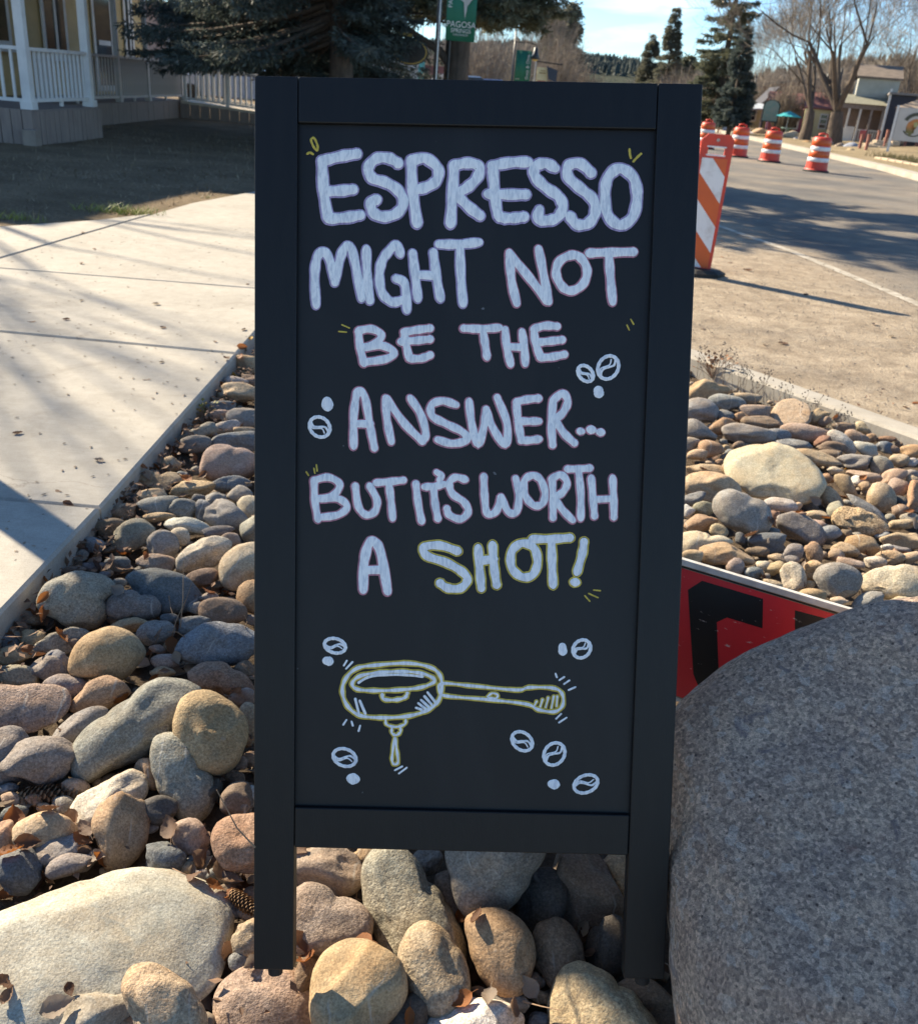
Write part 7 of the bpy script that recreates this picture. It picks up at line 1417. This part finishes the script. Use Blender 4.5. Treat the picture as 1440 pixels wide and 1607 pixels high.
grass_tuft(20, 344, 90, .10, .10, 'yellow green grass tuft at the left picture edge beside the sidewalk', m_grass); grass_tuft(45, 347, 40, .06, .10, 'small grass tuft right of the left edge tuft', m_grass)
grass_tuft(185, 334, 150, .12, .17, 'largest green grass tuft at the sidewalk edge', m_grass); grass_tuft(215, 335, 70, .10, .08, 'grass tuft right of the largest tuft', m_grass); grass_tuft(332, 312, 26, .07, .06, 'sparse grass tuft near the chalkboard at the sidewalk edge', m_grass); grass_tuft(102, 342, 24, .05, .06, 'sparse straw grass tuft between the two green tufts', m_straw)
b = MB(); rs = random.Random(31)
for i in range(16000):
    y = 6.2 + 13 * rs.random() ** 1.5; x = rs.uniform(-9, -2.25) * (1 if y > 9 else .75) - .5; e = -3.55 + (y - 6.9) * .45 if y < 9.2 else -2.5
    if x > e - .12: continue
    p = Vector((x, y, -.055)); h = rs.uniform(.03, .10); d = Vector((rs.gauss(0, 1), rs.gauss(0, 1), rs.uniform(.1, .7))).normalized() * h; sd = Vector((d.y, -d.x, 0)).normalized() * .006 if (d.x or d.y) else Vector((.006, 0, 0)); b.add([p - sd, p + sd, p + d], [(0, 1, 2)])
tag(b.build('dead_grass', plain('dead grass', (.36, .28, .175), .9, (.15, .115, .075), 1.5)), 'matted dead grass and leaf litter over the shaded yard', 'grass', kind='stuff')
def specks(name, n, area, zf, lo, hi, mat, label, seed, flat=.35, w=1.0):
    rs = random.Random(seed); b = MB()
    for i in range(n):
        x, y = area(rs); z = zf(x, y)
        if z is None: continue
        s_ = rs.uniform(lo, hi) ; a = rs.uniform(0, 6.28); c, d = math.cos(a) * s_ * w, math.sin(a) * s_ * w; b.add([(x + c, y + d, z), (x - d * .5, y + c * .5, z), (x - c, y - d, z), (x + d * .5, y - c * .5, z), (x, y, z + s_ * flat)], [(0, 1, 4), (1, 2, 4), (2, 3, 4), (3, 0, 4)])
    return tag(b.build(name, mat), label, 'grit', kind='stuff')
specks('sidewalk_litter', 900, lambda r: (r.uniform(-3.6, -1.08), 1.8 + 6 * r.random() ** 1.3), lambda x, y: Z_WALK + .0005 if y < 7.0 or x > -2.6 else None, .003, .010, plain('brown litter', (.22, .165, .12), .9, (.36, .29, .215), 20), 'tiny brown leaf bits scattered on the sidewalk', 3, .3, 1.2)
specks('shoulder_grit', 2600, lambda r: (r.uniform(1.2, 3.9), r.uniform(3.3, 11)), lambda x, y: Z_ROAD + .007 if x > 1.35 + (4.9 - y) * .73 + .2 and x < 4.2 else None, .003, .011, plain('brown grit', (.23, .18, .13), .9, (.38, .31, .23), 12), 'small gravel and leaf bits on the dusty shoulder', 4, .7)

# flakes of broken leaf packed in the gaps and along the sidewalk edge
def flakes(name, n, area, mat, label, seed, lo, hi):
    rs = random.Random(seed); b = MB()
    for i in range(n):
        x, y, z = area(rs); u_ = Vector((rs.gauss(0, 1), rs.gauss(0, 1), rs.gauss(0, .55))).normalized(); w_ = u_.cross(Vector((rs.gauss(0, .5), rs.gauss(0, .5), 1))).normalized(); s_ = rs.uniform(lo, hi); p = Vector((x, y, z)); nn = u_.cross(w_) * s_ * rs.uniform(-.3, .3)
        b.add([p - u_ * s_, p + w_ * s_ * .45 + nn, p + u_ * s_ * rs.uniform(.6, 1.1), p - w_ * s_ * .5 + nn], [(0, 1, 2), (0, 2, 3)])
    return tag(b.build(name, mat), label, 'leaf litter', kind='stuff')
def m_fl(): return plain('leaf flakes', (.26, .15, .085), .8, (.09, .05, .03), 30, (.3, .7))
M_FL = m_fl()
flakes('edge_litter', 900, lambda r: (-1.055 + abs(r.gauss(0, .05)), r.uniform(1.5, 5.2), -.115 + r.uniform(0, .06)), M_FL, 'broken brown leaves packed along the sidewalk edge', 5, .006, .020)
flakes('leaf_litter', 2600, lambda r: (lambda x, y: (x, y, zbed(x, y) + r.uniform(-.035, .02)))(r.uniform(-1.0, -.1) if r.random() < .72 else r.uniform(.3, 2.2), .75 + 4.2 * r.random() ** 1.3), M_FL, 'broken brown leaves in the gaps between the cobbles', 6, .005, .017)
